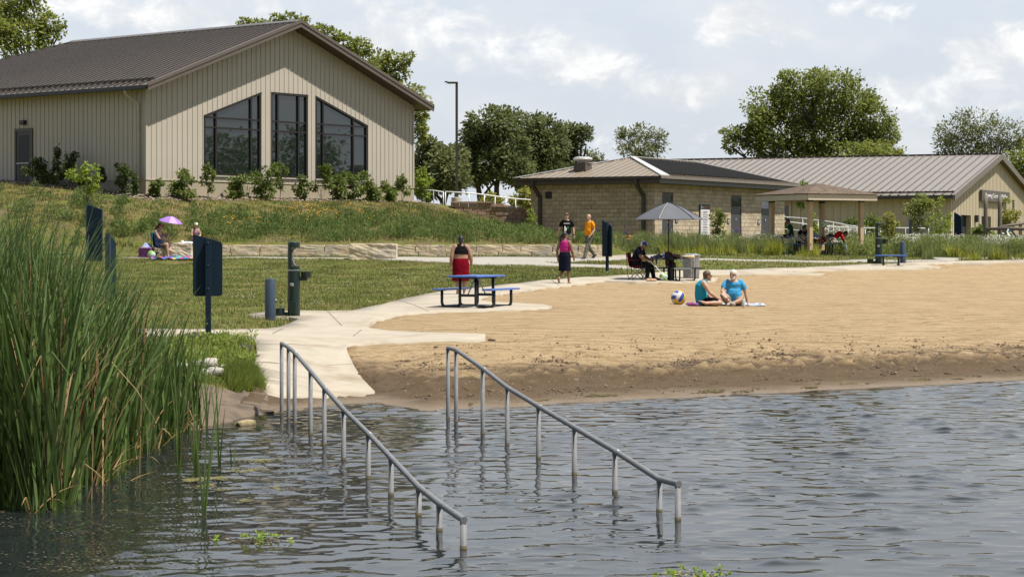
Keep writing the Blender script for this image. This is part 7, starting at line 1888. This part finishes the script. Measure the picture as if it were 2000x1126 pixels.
            for q in (-1, 1): c.tube([hp(.092, q * .032 + .022 * math.cos(a * PI / 5), .012 + .018 * math.sin(a * PI / 5)) for a in range(10)], .0035 * s, 5, closed=True); c.caps([hp(.07, q * .06, .02), hp(-.01, q * .083, .018)], [.004 * s] * 2, 6)
            c.build('glasses', cm, t, smooth=True); continue
        elif kind == 'beard':
            c.ell(hp(.056, 0, -.082), (.044 * s, .050 * s, .034 * s), 12, 8, HM); c.caps([hp(.02, .062, -.03), hp(.045, .045, -.07)], [.014 * s, .02 * s], 8); c.caps([hp(.02, -.062, -.03), hp(.045, -.045, -.07)], [.014 * s, .02 * s], 8)
        elif kind == 'goatee':
            c.ell(hp(.076, 0, -.098), (.026 * s, .026 * s, .024 * s), 12, 8, HM)
        elif kind == 'wristband':
            a = J['el' + o[0]].lerp(J['wr' + o[0]], .92); q = (J['wr' + o[0]] - J['el' + o[0]]).normalized(); c.tube([a - q * .018, a + q * .018], .038 * s, 12)
            c.build('watch', cm, t, smooth=True); continue
        vox(c, nm, cm, t, .012 * max(s, .8), 3)
    return t, J, hp
def sitz(p, dz): return (p.x, p.y, p.z + dz)

C_BLACK = clothm('black_fabric', (.012, .012, .014)); C_RED = clothm('crimson_fabric', (.21, .004, .015)); C_MAG = clothm('magenta_fabric', (.60, .035, .27)); C_NAVY = clothm('dark_navy_fabric', (.013, .015, .032))
C_ORG = clothm('orange_fabric', (.80, .30, .015), (.72, .24, .01)); C_CYAN = clothm('sky_blue_fabric', (.07, .34, .62), (.055, .29, .55)); C_TEAL = clothm('turquoise_fabric', (.025, .30, .42), (.02, .25, .36))
C_KHAKI = clothm('khaki_fabric', (.42, .34, .25)); C_DGRN = clothm('bottle_green_fabric', (.012, .075, .028)); C_REDT = clothm('bright_red_fabric', (.50, .012, .015)); C_JEAN = clothm('pale_jeans', (.40, .45, .53), (.30, .36, .45), 14)
C_CAMO = mat('camouflage_fabric', (.050, .048, .036), (.16, .15, .115), 16, .9, .2, 30, c=(.018, .018, .015), cs=12, detail=3)
C_SWIM = mat('blue_print_fabric', (.035, .055, .24), (.20, .25, .50), 26, .8, lo=.45, hi=.6); C_SWIM2 = mat('teal_pink_print', (.05, .14, .26), (.55, .10, .20), 16, .8, lo=.5, hi=.62)
C_TIE = mat('tie_dye', (.65, .62, .30), (.25, .55, .62), 18, .8); C_PINK = clothm('pink_fabric', (.75, .16, .24)); C_BLUECAP = clothm('royal_blue_fabric', (.015, .07, .42)); C_BRCAP = clothm('brown_mesh', (.16, .13, .085))
SHOE = mat('black_shoe', (.015, .015, .016), None, 9, .6); SHOEB = mat('brown_leather_shoe', (.10, .055, .035), None, 9, .6)

# woman in red skirt walking away beside the blue table
p = feet(900, 58.4)
person('heavyset woman in black crop top and red knee shorts walking away behind the blue table', p, R(97), dict(
    hed=(.02, 0, 1.62), elL=(-.06, .27, 1.14), wrL=(-.03, .30, .87), elR=(-.02, -.29, 1.15), wrR=(.02, -.32, .88), shL=(0, .19, 1.42), shR=(0, -.19, 1.42),
    knL=(.02, .11, .48), anL=(-.16, .11, .17), toL=(-.07, .12, .03), knR=(.05, -.11, .5), anR=(.10, -.11, .07), toR=(.25, -.12, .03)),
    SK_TAN, 1.38, .6, .93, outfit=[('tank_top', C_BLACK, (.38, .93, 0)), ('skirt', C_RED, (.42, .19, .15))], hair=('braid', H_BLK))
# woman in pink top walking away
p = feet(1103, 66.4)
person('woman in sleeveless magenta top and dark knee skirt walking away barefoot, head turned right', p, R(58), dict(
    elR=(.02, -.26, 1.15), wrR=(.12, -.27, .92), elL=(-.08, .25, 1.14), wrL=(-.02, .26, .88),
    knL=(.06, .10, .48), anL=(-.22, .10, .19), toL=(-.17, .10, .05), knR=(.07, -.09, .49), anR=(.10, -.10, .07), toR=(.25, -.12, .03)),
    SK_BRN, 1.10, .25, .93, look=(.80, -.75, -.05), outfit=[('tank_top', C_MAG, (.2, .93, 0)), ('skirt', C_NAVY, (.46, .195, .15))], hair=('ponytail', H_BLK), female=True)
# man in orange shirt
p = feet(1151, 83.0)
person('bald man in orange t-shirt and camouflage trousers striding along the grey path', p, R(-138), dict(
    elL=(-.02, .25, 1.13), wrL=(.14, .22, .93), elR=(-.13, -.25, 1.15), wrR=(-.16, -.30, .90),
    knL=(.20, .10, .52), anL=(.38, .12, .09), toL=(.53, .14, .05), knR=(-.06, -.10, .48), anR=(-.38, -.10, .16), toR=(-.27, -.12, .05)),
    SK_FAIR, 1.05, .6, 1.0, look=(1, .25, 0), outfit=[('shirt', C_ORG, (.05, .94, .55)), ('trousers', C_CAMO, 1.5), ('shoes', SHOE)], hair=('bald', H_BRN))
# man in black shirt
p = feet(1107, 83.3)
t_, J_, hp_ = person('young man in black printed t-shirt and brown cap walking behind the woman in pink', p, R(-92), dict(
    elL=(-.03, .26, 1.13), wrL=(.03, .28, .88), elR=(-.10, -.28, 1.15), wrR=(-.10, -.34, .91),
    knL=(.12, .1, .5), anL=(.14, .1, .08), toL=(.29, .12, .03), knR=(-.02, -.1, .5), anR=(-.16, -.1, .1), toR=(-.02, -.12, .03)),
    SK_FAIR, 1.02, .1, 1.0, outfit=[('shirt', C_BLACK, (.05, .94, .6)), ('shorts', C_CAMO, .95), ('shoes', SHOE), ('cap', C_BRCAP, -.4), ('glasses', GLS), ('wristband', GLS, 'L')], hair=('short', H_BRN))
m_ = MB()
for i in range(9): m_.box((.128, -.115 + i * .026, 1.325), (.136, -.115 + i * .026 + .019, 1.362))
for i, (y, z, w, h) in enumerate([(-.07, 1.17, .035, .05), (-.03, 1.13, .03, .06), (-.06, 1.08, .05, .05), (-.075, 1.22, .02, .03)]): m_.ell((.130, y, z), (.010, w, h), 10, 8)
m_.build('shirt_print', WHITE, t_)
m_ = MB(); m_.ell((.128, .04, 1.17), (.010, .035, .075), 10, 8); m_.build('shirt_print', mat('green_print', (.03, .16, .04), None, 5, .8), t_)
m_ = MB(); q = J_['wrR'] + Vector((.0, -.0, -.10)); m_.box((q.x - .02, q.y - .012, q.z - .07), (q.x + .05, q.y + .012, q.z + .05), .005); o_ = m_.build('phone', GLS); o_.location = p; o_.rotation_euler = (0, 0, R(-92)); tag(o_, 'black phone held low by the young man in the black t-shirt', 'phone')

# man on the red folding chair
pc_ = feet(1255, 69.6)
def folding_chair(label, loc, rz, cloth_m, frame_m, seat=.40, back=.86, w=.26):
    t = thing('camp_chair', label, 'camp chair', loc, rz, 'folding camp chairs')
    m_ = MB(); n1 = 8; vs = []; fs = []
    for i in range(n1 + 1):
        f = i / n1; x = -.22 + .44 * f
        for j in range(7): y = -w + 2 * w * j / 6; vs.append((x, y, seat + .05 - .06 * (1 - (2 * j / 6 - 1) ** 2) * (.6 + .4 * math.sin(PI * f)) + .02 * f))
    for i in range(n1):
        for j in range(6): fs.append((i * 7 + j, i * 7 + j + 1, (i + 1) * 7 + j + 1, (i + 1) * 7 + j))
    m_.add(vs, fs); o = m_.build('seat', cloth_m, t, smooth=True); o.modifiers.new('t', 'SOLIDIFY').thickness = .012
    m_ = MB(); vs = []; fs = []
    for i in range(n1 + 1):
        f = i / n1; z = seat + .04 + (back - seat) * f
        for j in range(7): y = -w + 2 * w * j / 6; vs.append((-.22 - .10 * f - .05 * (1 - (2 * j / 6 - 1) ** 2), y, z - .03 * f * (1 - abs(2 * j / 6 - 1))))
    for i in range(n1):
        for j in range(6): fs.append((i * 7 + j, i * 7 + j + 1, (i + 1) * 7 + j + 1, (i + 1) * 7 + j))
    m_.add(vs, fs); o = m_.build('backrest', cloth_m, t, smooth=True); o.modifiers.new('t', 'SOLIDIFY').thickness = .012
    for s_ in (-1, 1):
        m_ = MB(); m_.box((-.28, s_ * w - .025, seat + .235), (.20, s_ * w + .025, seat + .25), .004); m_.build('armrest', cloth_m, t)
        for (a, b_) in (((-.24, s_ * w, 0), (-.32, s_ * w, back)), ((.22, s_ * w, 0), (.20, s_ * w, seat + .24)), ((-.24, s_ * w, .02), (.22, s_ * w, seat + .02)), ((.22, s_ * w, .02), (-.24, s_ * w, seat + .02))):
            m_ = MB(); m_.tube([a, b_], .011, 6); m_.build('leg', frame_m, t)
    m_ = MB(); m_.tube([(.22, -w, .03), (.22 - .0, w, seat)], .010, 6); m_.tube([(.22, w, .03), (.22, -w, seat)], .010, 6); m_.build('cross_brace', frame_m, t)
    return t
folding_chair('dark red folding camp chair at the left of the umbrella table', Vector((pc_.x - .16, pc_.y, pc_.z + .035)), R(-18), clothm('dark_red_canvas', (.16, .012, .018)), BLKP)
t_, J_, hp_ = person('old man in navy t-shirt and royal blue cap on the dark red chair', Vector((pc_.x - .16, pc_.y, pc_.z + .035)), R(-18), dict(
    pel=(-.06, 0, .50), wai=(-.07, 0, .68), che=(.02, 0, .87), nec=(.12, 0, 1.03), hed=(.21, 0, 1.13), shL=(.08, .19, 1.0), shR=(.08, -.19, 1.0),
    elL=(.18, .25, .76), wrL=(.40, .16, .64), elR=(.16, -.25, .76), wrR=(.38, -.13, .60),
    hiL=(-.02, .10, .49), hiR=(-.02, -.10, .49), knL=(.42, .14, .50), knR=(.38, -.13, .50), anL=(.50, .15, .08), toL=(.65, .17, .03), anR=(.36, -.14, .08), toR=(.51, -.15, .03)),
    SK_BRN, 1.16, .6, 1.0, look=(1, -.15, -.35), outfit=[('shirt', C_NAVY, (.0, .94, .6)), ('trousers', C_BLACK, 1.5), ('shoes', SHOEB), ('cap', C_BLUECAP)], hair=('short', H_WHT), curl=.9)
m_ = MB(); m_.ell(hp_(.088, 0, .085), (.016, .028, .022), 10, 8); m_.build('cap_badge', WHITE, t_)
wr = Matrix.Rotation(R(-18), 3, 'Z') @ (J_['wrR'] + Vector((.09, 0, -.02))) + t_.location
cn = thing('walking_cane', 'white angled cane held by the seated old man, tip on the pad', 'cane', wr); tip = feet(1305, 69.0) - wr
tip.z += .035
m_ = MB(); m_.tube([(-.12, .0, -.16), (-.05, 0, .02), (0, 0, .03), (.08, -.02, -.08), (.16, -.05, -.14), tip], [.014, .014, .014, .014, .012, .010], 8); m_.build('shaft', WHITE, cn, smooth=True)
m_ = MB(); m_.tube([tip + Vector((-.01, 0, .02)), tip], [.014, .016], 8); m_.build('rubber_tip', BLKP, cn)
# a pair of pink shoes by his feet
p = feet(1271, 68.6); sh_ = thing('shoes', 'pair of peach-coloured shoes set down in front of the old man', 'shoes', p + Vector((0, 0, .035)))
for s_ in (-1, 1):
    m_ = MB(); m_.caps([(s_ * .06 - .05, -.02, .04), (s_ * .06 + .09, .02, .035)], [.05, .045], 10); vox(m_, 'shoe', mat('peach_shoe', (.60, .36, .24), None, 9, .7), sh_, .012)
# beach balls
def beach_ball(label, loc, r, rot, cols, n=6, group='green and white beach balls'):
    t = thing('beach_ball', label, 'beach ball', Vector(loc) + Vector((0, 0, r)), 0, group); q = 48; m_ = MB(); ms = [mat('ball_vinyl', c_, None, 5, .35) for c_ in cols]
    vs = []; 
    for i in range(19):
        th = PI * i / 18
        for j in range(q): vs.append(rot @ Vector((r * math.sin(th) * math.cos(2 * PI * j / q), r * math.sin(th) * math.sin(2 * PI * j / q), r * math.cos(th))))
    o = len(m_.v)
    for i in range(18):
        for j in range(q):
            m_.cur = int(j * n / q) % len(cols); m_.add([vs[i * q + j], vs[(i + 1) * q + j], vs[(i + 1) * q + (j + 1) % q], vs[i * q + (j + 1) % q]], [(0, 1, 2, 3)])
    b_ = m_.build('ball_skin', ms, t, smooth=True); 
    m_ = MB(); m_.ell(rot @ Vector((0, 0, r)), (.02, .02, .006), 10, 6, rot); m_.build('valve', WHITE, t); return t
GREENB = (.20, .50, .06); WHB = (.62, .66, .66)
rotb = Matrix.Rotation(R(60), 3, 'X') @ Matrix.Rotation(R(25), 3, 'Z')
beach_ball('green and white beach ball under the umbrella table', feet(1296, 69.3) + Vector((0, 0, .035)), .135, Matrix.Rotation(R(70), 3, 'X') @ Matrix.Rotation(R(28), 3, 'Z'), [GREENB, WHB], 6)

# the pair on the towel
pb = feet(1372, 52.2)
BK = clothm('black_shorts', (.014, .014, .016))
t_, J_, hp_ = person('man in turquoise tank top and sunglasses sitting sideways on the towel', pb, R(6), dict(
    pel=(-.02, 0, .12), wai=(-.06, 0, .27), che=(-.05, 0, .46), nec=(.06, 0, .63), hed=(.13, 0, .74), shL=(-.02, .18, .57), shR=(.0, -.19, .57),
    elL=(.12, .24, .33), wrL=(.28, .20, .16), elR=(.13, -.23, .34), wrR=(.34, -.18, .20),
    hiL=(.02, .10, .11), hiR=(.02, -.10, .12), knL=(.40, .16, .12), anL=(.10, .05, .06), toL=(-.04, .08, .05),
    knR=(.40, -.20, .09), anR=(.03, -.30, .09), toR=(-.11, -.31, .13)),
    SK_FAIR, 1.08, .45, 1.0, look=(1, .08, -.05), outfit=[('tank_top', C_TEAL, (0, .93, 0)), ('shorts', BK, .72), ('sunglasses', GLS), ('goatee', H_WHT), ('sandals', BKS := mat('grey_sandal', (.10, .095, .085), None, 9, .7))], hair=('short', H_BRN))
pw = feet(1433, 52.5)
person('white-haired man in sky blue t-shirt sitting cross-legged on the towel, facing the lake', pw, R(-100), dict(
    pel=(0, 0, .13), wai=(-.03, .0, .29), che=(-.02, 0, .47), nec=(.03, .0, .64), hed=(.06, -.01, .76), shL=(-.02, .20, .58), shR=(-.01, -.20, .58),
    elL=(-.04, .29, .33), wrL=(.0, .34, .10), elR=(.14, -.27, .36), wrR=(.30, -.16, .20),
    hiL=(.03, .10, .12), hiR=(.03, -.10, .12), knL=(.22, .24, .17), anL=(.36, -.02, .07), toL=(.44, -.10, .05), knR=(.24, -.26, .27), anR=(.38, -.06, .09), toR=(.47, .03, .06)),
    SK_FAIR, 1.12, .6, 1.0, look=(1, -.30, -.05), outfit=[('shirt', C_CYAN, (0, .94, .55)), ('shorts', C_KHAKI, .7), ('glasses', GLS), ('beard', H_WHT), ('shoes', mat('pale_sole', (.42, .38, .32), None, 9, .7))], hair=('short', H_WHT))
def blanket(name, label, cat, px, py, w, d, m, rz=0, rumple=.02, seed=1, th=.012):
    p = ground_px(px, py); q = np.random.default_rng(seed); nx_, ny_ = 26, 18; c_, s_ = math.cos(rz), math.sin(rz); vs = []; fs = []; ph = q.uniform(0, 6, 6)
    for i in range(ny_ + 1):
        for j in range(nx_ + 1):
            x = (j / nx_ - .5) * w; y = (i / ny_ - .5) * d; x2 = x + .03 * math.sin(6 * y + ph[0]); y2 = y + .03 * math.sin(5 * x + ph[1])
            X_, Y_ = p.x + x2 * c_ - y2 * s_, p.y + x2 * s_ + y2 * c_
            z = g(X_, min(Y_, 83.9)) + .03 + rumple * (1 + math.sin(9 * x + 4 * y + ph[2]) * math.sin(7 * y - 5 * x + ph[3]) + .6 * math.sin(17 * x + ph[4])) * .9
            vs.append((X_ - p.x, Y_ - p.y, z - p.z))
    for i in range(ny_):
        for j in range(nx_): a = i * (nx_ + 1) + j; fs.append((a, a + 1, a + nx_ + 2, a + nx_ + 1))
    mb = MB(); mb.add(vs, fs); o = mb.build(name, m, smooth=True); o.modifiers.new('t', 'SOLIDIFY').thickness = th; o.location = p; tag(o, label, cat); return o
def voro(name, cols, sc):
    m, nt, b = nodes(name); b.inputs['Roughness'].default_value = .9; tc = N(nt, 'ShaderNodeTexCoord'); v = N(nt, 'ShaderNodeTexVoronoi'); v.inputs['Scale'].default_value = sc
    nt.links.new(tc.outputs['Object'], v.inputs['Vector']); sp = N(nt, 'ShaderNodeSeparateColor'); nt.links.new(v.outputs['Color'], sp.inputs[0]); cr = N(nt, 'ShaderNodeValToRGB'); cr.color_ramp.interpolation = 'CONSTANT'
    while len(cr.color_ramp.elements) < len(cols): cr.color_ramp.elements.new(.5)
    for i, (e_, c_) in enumerate(zip(cr.color_ramp.elements, cols)): e_.position = i / len(cols); e_.color = c4(c_)
    nt.links.new(sp.outputs[0], cr.inputs[0]); nt.links.new(cr.outputs[0], b.inputs['Base Color']); return m
blanket('beach_towel', 'white printed beach towel under the two seated men', 'towel', 1424, 596, 1.75, .85, voro('printed_towel', [(.62, .60, .60), (.62, .60, .60), (.60, .58, .60), (.05, .12, .30), (.62, .60, .60), (.30, .20, .40), (.03, .25, .30)], 16), R(4), .008, 3)
p = feet(1350, 52.0); m_ = MB()
for (x, y, z, r) in ((-.06, 0, .06, .06), (.03, .02, .065, .065), (.12, -.01, .05, .055), (.08, .06, .05, .05)): m_.ell((x, y, z), (r * 1.2, r, r * .8), 12, 8)
o_ = vox(m_, 'bundled_cloth', clothm('plum_cloth', (.22, .06, .20), (.34, .12, .30)), None, .014); o_.location = p; tag(o_, 'plum-coloured bundled cloth behind the man in the tank top', 'cloth')
p = feet(1337, 52.0); m_ = MB(); m_.box((-.09, -.05, .01), (.09, .05, .03), .006); o_ = m_.build('folded_napkin', WHITE); o_.location = p; tag(o_, 'small white folded cloth on the sand between the ball and the plum bundle', 'cloth')
p = feet(1452, 51.6); bottle('clear bottle with orange cap standing on the printed towel', p + Vector((0, 0, .03)), mat('orange_cap', (.75, .13, .02), None, 5, .4), PETM, None, .24, .036)
# volleyball: giant, white, blue and yellow panels
vb = thing('volleyball', 'giant white, blue and yellow volleyball lying on the sand', 'ball', feet(1325, 52.6) + Vector((0, 0, .178)), 0)
m_ = MB(); r = .18; VB = [mat('ball_white', (.66, .66, .68), None, 5, .5), mat('ball_blue', (.035, .075, .33), None, 5, .5), mat('ball_yellow', (.72, .46, .02), None, 5, .5)]
q = 30; Rb = Matrix.Rotation(R(35), 3, 'Y') @ Matrix.Rotation(R(18), 3, 'Z') @ Matrix.Rotation(R(-20), 3, 'X')
for ax in range(3):
    for sg in (-1, 1):
        for i in range(q):
            for j in range(q):
                def P(a, b_):
                    u, v = math.tan((a / q * 2 - 1) * PI / 4), math.tan((b_ / q * 2 - 1) * PI / 4); c_ = [0, 0, 0]; c_[ax] = sg; c_[(ax + 1) % 3] = u * sg; c_[(ax + 2) % 3] = v
                    return Rb @ (Vector(c_).normalized() * r)
                st = min(2, int((j / q) * 3)); m_.cur = {0: 1, 1: 0, 2: 1}[st] if ax != 2 else {0: 2, 1: 0, 2: 2}[st]
                if ax == 1: m_.cur = {0: 0, 1: 1, 2: 2}[st]
                m_.add([P(i, j), P(i + 1, j), P(i + 1, j + 1), P(i, j + 1)], [(0, 1, 2, 3)])
m_.build('ball_skin', VB, vb, smooth=True)

# woman and girl at the left end of the stone wall
pl_ = feet(315, 82.3); TEALC = clothm('teal_canvas', (.008, .10, .115))
folding_chair('teal folding camp chair in front of the grassy bank', pl_, R(-14), TEALC, BLKP, .40, .98)
t_, J_, hp_ = person('woman in blue patterned swimsuit and pink visor sitting on the teal camp chair', pl_, R(-14), dict(
    pel=(-.08, 0, .50), wai=(-.12, 0, .68), che=(-.14, 0, .88), nec=(-.10, 0, 1.06), hed=(-.04, 0, 1.20), shL=(-.13, .19, 1.0), shR=(-.13, -.19, 1.0),
    elL=(.12, .22, .82), wrL=(.26, .12, .93), elR=(.02, -.26, .76), wrR=(.22, -.12, .70),
    hiL=(-.02, .11, .49), hiR=(-.02, -.11, .49), knL=(.40, .16, .52), knR=(.30, -.15, .52), anL=(.46, .16, .08), toL=(.60, .18, .03), anR=(.34, -.15, .08), toR=(.48, -.16, .03)),
    SK_FAIR, 1.18, .5, 1.0, look=(1, .25, .0), outfit=[('swimsuit', C_SWIM, (0, .82, 0)), ('visor', C_PINK), ('sunglasses', GLS)], hair=('ponytail', H_RED), female=True, curl=1.0)
hnd = Matrix.Rotation(R(-14), 3, 'Z') @ (J_['wrL'] + Vector((.05, -.02, .05))) + t_.location
pu = thing('parasol', 'small purple parasol held up by the seated woman', 'umbrella', hnd)
top = Vector((.07, .0, .62)); PUR = mat('purple_cloth', (.33, .17, .52), (.28, .14, .45), 8, .7, .05, 30); PUR2 = mat('pale_purple_cloth', (.48, .30, .62), None, 8, .7)
m_ = MB(); m_.tube([(-.02, 0, -.12), top], .008, 8); m_.build('shaft', WHITE, pu)
m_ = MB(); n_ = 8; axd = Vector((.17, -.10, 1)).normalized(); qd = Vector((0, 0, 1)).rotation_difference(axd); rr, dh = .47, .22
for k_ in range(n_):
    m_.cur = 1 if k_ == 6 else 0
    for i in range(6):
        for j in range(3):
            def P(f, u):
                a0, a1 = 2 * PI * k_ / n_, 2 * PI * (k_ + 1) / n_; A = Vector((math.cos(a0), math.sin(a0), 0)).lerp(Vector((math.cos(a1), math.sin(a1), 0)), u)
                return top + qd @ (A * rr * f + Vector((0, 0, -dh * f ** 1.6)))
            m_.add([P(i / 6, j / 3), P(i / 6, (j + 1) / 3), P((i + 1) / 6, (j + 1) / 3), P((i + 1) / 6, j / 3)], [(0, 1, 2, 3)])
cp = m_.build('canopy', [PUR, PUR2], pu); cp.modifiers.new('t', 'SOLIDIFY').thickness = .006
m_ = MB()
for k_ in range(n_):
    a = 2 * PI * k_ / n_; m_.tube([top + qd @ Vector((rr * f * math.cos(a), rr * f * math.sin(a), -dh * f ** 1.6 - .006)) for f in (.05, .5, 1)], .004, 5)
m_.build('rib', GALV, pu)
pg_ = feet(382, 83.9); bz = pg_.z + .55
person('girl in teal and pink bikini top and tie-dye cap sitting on the stone wall', Vector((pg_.x, 83.95, bz)), R(-62), dict(
    pel=(-.04, 0, .10), wai=(-.05, 0, .26), che=(-.03, 0, .45), nec=(.0, 0, .62), hed=(.04, 0, .76), shL=(-.02, .16, .56), shR=(-.02, -.16, .56),
    elL=(.03, .21, .32), wrL=(.20, .08, .20), elR=(.03, -.21, .32), wrR=(.20, -.06, .20),
    hiL=(.0, .08, .09), hiR=(.0, -.08, .09), knL=(.40, .10, .10), knR=(.40, -.10, .10), anL=(.44, .10, -.30), toL=(.57, .11, -.36), anR=(.42, -.10, -.30), toR=(.55, -.11, -.36)),
    SK_FAIR, .92, 0, .86, look=(1, -.05, -.35), outfit=[('bikini_top', C_SWIM2, (.45, .76, 0)), ('shorts', C_SWIM2, .12), ('cap', C_TIE, .5)], hair=('ponytail', H_BRN), female=True)
beach_ball('green and white beach ball beside the purple cool box', feet(296, 81.6) + Vector((0, 0, .0)), .155, Matrix.Rotation(R(-50), 3, 'X') @ Matrix.Rotation(R(60), 3, 'Y'), [GREENB, WHB], 6)
p = feet(286, 82.2); t_ = thing('cool_box', 'purple fabric cool bag with lid beside the teal chair', 'cool bag', p, R(-20))
m_ = MB(); m_.box((-.25, -.18, 0), (.25, .18, .36), .03); m_.build('bag_body', clothm('purple_nylon', (.30, .10, .30)), t_)
m_ = MB(); m_.box((-.26, -.19, .355), (.26, .19, .40), .02); m_.build('lid', clothm('mauve_nylon', (.36, .14, .36)), t_)
m_ = MB(); m_.tube(round_path([(-.26, -.1, .30), (-.36, -.1, .24), (-.42, -.1, .16)], .04), .016, 6); m_.build('strap', C_PINK, t_)
o_ = cloth_heap('bag', 'white and blue cloth lying on top of the purple cool bag', p + Vector((0, 0, .40)), .20, .15, .16, mat('white_blue_print', (.55, .58, .68), (.12, .18, .42), 14, .9), 8, 'cloth')
MULTI = voro('rainbow_towel', [(.05, .06, .32), (.50, .05, .06), (.03, .32, .30), (.60, .28, .03), (.20, .05, .36), (.04, .28, .42), (.10, .10, .35)], 6)
blanket('beach_towel', 'rainbow-coloured rumpled towel at the seated woman\'s feet', 'towel', 345, 506.0, 1.9, .9, MULTI, R(4), .05, 5)
o_ = cloth_heap('towel', 'white and blue striped towel heaped on the rainbow towel', ground_px(350, 503) + Vector((.05, .05, .09)), .46, .30, .11, mat('blue_white_stripes', (.52, .56, .64), (.10, .16, .34), 9, .9, stretch=(3, .6, 1), lo=.45, hi=.55), 9, 'towel')
o_ = cloth_heap('towel', 'light blue towel on the boulder next to the girl', Vector(((366 - CX) * 82.6 / FPX, 82.6, feet(347, 82.6).z + .56)), .30, .22, .05, mat('pale_blue_cloth', (.40, .48, .66), (.55, .58, .66), 8, .9), 10, 'towel')
p = Vector(((356 - CX) * 82.5 / FPX, 82.5, feet(347, 82.6).z + .57)); m_ = MB(); m_.lathe([(.05, 0), (.06, .09), (.055, .09), (.046, .01), (0, .01)], 16); o_ = m_.build('plastic_cup', WHITE, smooth=True); o_.location = p; tag(o_, 'white plastic cup on the squared boulder', 'cup')

# under the shelter: table with four people
pp = feet(1588, 92.4); pp.z += 0
t_ = picnic_table('blue picnic table under the timber shelter, people seated round it', pp, R(4), 2.3, BLUEP, BLKP)
person('youth in bottle green t-shirt perched on the left end of the shelter table', Vector((pp.x - .95, pp.y + .1, pp.z + .72)), R(168), dict(
    pel=(-.02, 0, .12), wai=(-.02, 0, .27), che=(.02, 0, .45), nec=(.07, 0, .61), hed=(.14, 0, .73), shL=(.03, .17, .55), shR=(.03, -.17, .55), elL=(.05, .23, .30), wrL=(.12, .20, .08), elR=(.05, -.23, .30), wrR=(.12, -.20, .08),
    hiL=(.02, .09, .11), hiR=(.02, -.09, .11), knL=(.38, .12, .04), knR=(.38, -.12, .04), anL=(.36, .12, -.34), toL=(.49, .13, -.38), anR=(.36, -.12, -.34), toR=(.49, -.13, -.38)),
    SK_BRN, .98, 0, .95, look=(1, .3, -.4), outfit=[('shirt', C_DGRN, (0, .94, .6)), ('shorts', C_BLACK, .9), ('shoes', SHOE)], hair=('short', H_BLK))
person('youth in navy t-shirt with one knee drawn up on the shelter table', Vector((pp.x - .50, pp.y - .35, pp.z + .45)), R(-75), dict(
    pel=(-.02, 0, .12), wai=(-.02, 0, .28), che=(.06, 0, .46), nec=(.14, 0, .60), hed=(.22, .0, .70), shL=(.08, .18, .56), shR=(.08, -.18, .56), elL=(.20, .26, .34), wrL=(.36, .10, .28), elR=(.20, -.26, .34), wrR=(.36, -.08, .30),
    hiL=(.02, .10, .11), hiR=(.02, -.10, .11), knL=(.36, .10, .02), anL=(.40, .10, -.36), toL=(.54, .10, -.40), knR=(.26, -.12, .42), anR=(.34, -.10, .02), toR=(.47, -.08, -.02)),
    SK_BRN, 1.0, 0, .97, look=(1, .35, -.5), outfit=[('shirt', C_NAVY, (0, .94, .6)), ('shorts', C_BLACK, .6)], hair=('short', H_BLK))
t2, J2, hp2 = person('youth lying back on the shelter bench holding a beach ball up with both arms', Vector((pp.x + .15, pp.y - .62, pp.z + .46)), R(180), dict(
    pel=(.20, 0, .12), wai=(.05, 0, .12), che=(-.14, 0, .14), nec=(-.32, 0, .15), hed=(-.45, 0, .17), shL=(-.26, .17, .15), shR=(-.26, -.17, .15), elL=(-.18, .17, .42), wrL=(-.20, .10, .64), elR=(-.20, -.16, .42), wrR=(-.24, -.10, .64),
    hiL=(.22, .09, .11), hiR=(.22, -.09, .11), knL=(.58, .12, .10), knR=(.55, -.12, .12), anL=(.66, .12, -.30), toL=(.78, .13, -.40), anR=(.62, -.12, -.30), toR=(.75, -.13, -.40)),
    SK_BRN, .98, 0, .95, look=(0, 0, 1), outfit=[('shirt', clothm('rust_fabric', (.20, .03, .03)), (0, .94, .5)), ('shorts', C_BLACK, .9)], hair=('short', H_BLK))
bc = t2.location + Matrix.Rotation(PI, 3, 'Z') @ ((J2['wrL'] + J2['wrR']) / 2)
beach_ball('green and white beach ball held up in the air under the shelter', bc + Vector((.03, 0, .08)), .135, Matrix.Rotation(R(90), 3, 'X') @ Matrix.Rotation(R(30), 3, 'Z'), [GREENB, WHB], 6)
person('person in bright red top and pale jeans bent over beside the shelter table', Vector((pp.x + .80, pp.y - .60, pp.z)), R(-8), dict(
    pel=(0, 0, .55), wai=(.06, 0, .72), che=(.20, 0, .88), nec=(.37, 0, .92), hed=(.50, 0, .86), shL=(.30, .17, .90), shR=(.30, -.17, .90), elL=(.40, .24, .64), wrL=(.52, .10, .48), elR=(.40, -.22, .64), wrR=(.50, -.08, .46),
    hiL=(.03, .09, .54), hiR=(.03, -.09, .54), knL=(.46, .10, .56), knR=(.46, -.10, .56), anL=(.56, .10, .08), toL=(.70, .11, .03), anR=(.54, -.10, .08), toR=(.68, -.11, .03)),
    SK_BRN, 1.0, 0, 1.0, look=(.75, 0, -.7), outfit=[('shirt', C_REDT, (0, .94, .98)), ('trousers', C_JEAN, 1.5), ('shoes', SHOE)], hair=('short', H_BLK))
o_ = cloth_heap('jacket', 'dark jacket lying on the right part of the shelter table', Vector((pp.x + .75, pp.y, pp.z + .768)), .22, .18, .10, DK, 12, 'clothing')
o_ = cloth_heap('towel', 'blue-grey towel piled on the middle of the shelter table', Vector((pp.x + .0, pp.y + .05, pp.z + .768)), .26, .2, .14, mat('blue_grey_cloth', (.12, .16, .26), (.30, .34, .42), 9, .9), 13, 'towel')
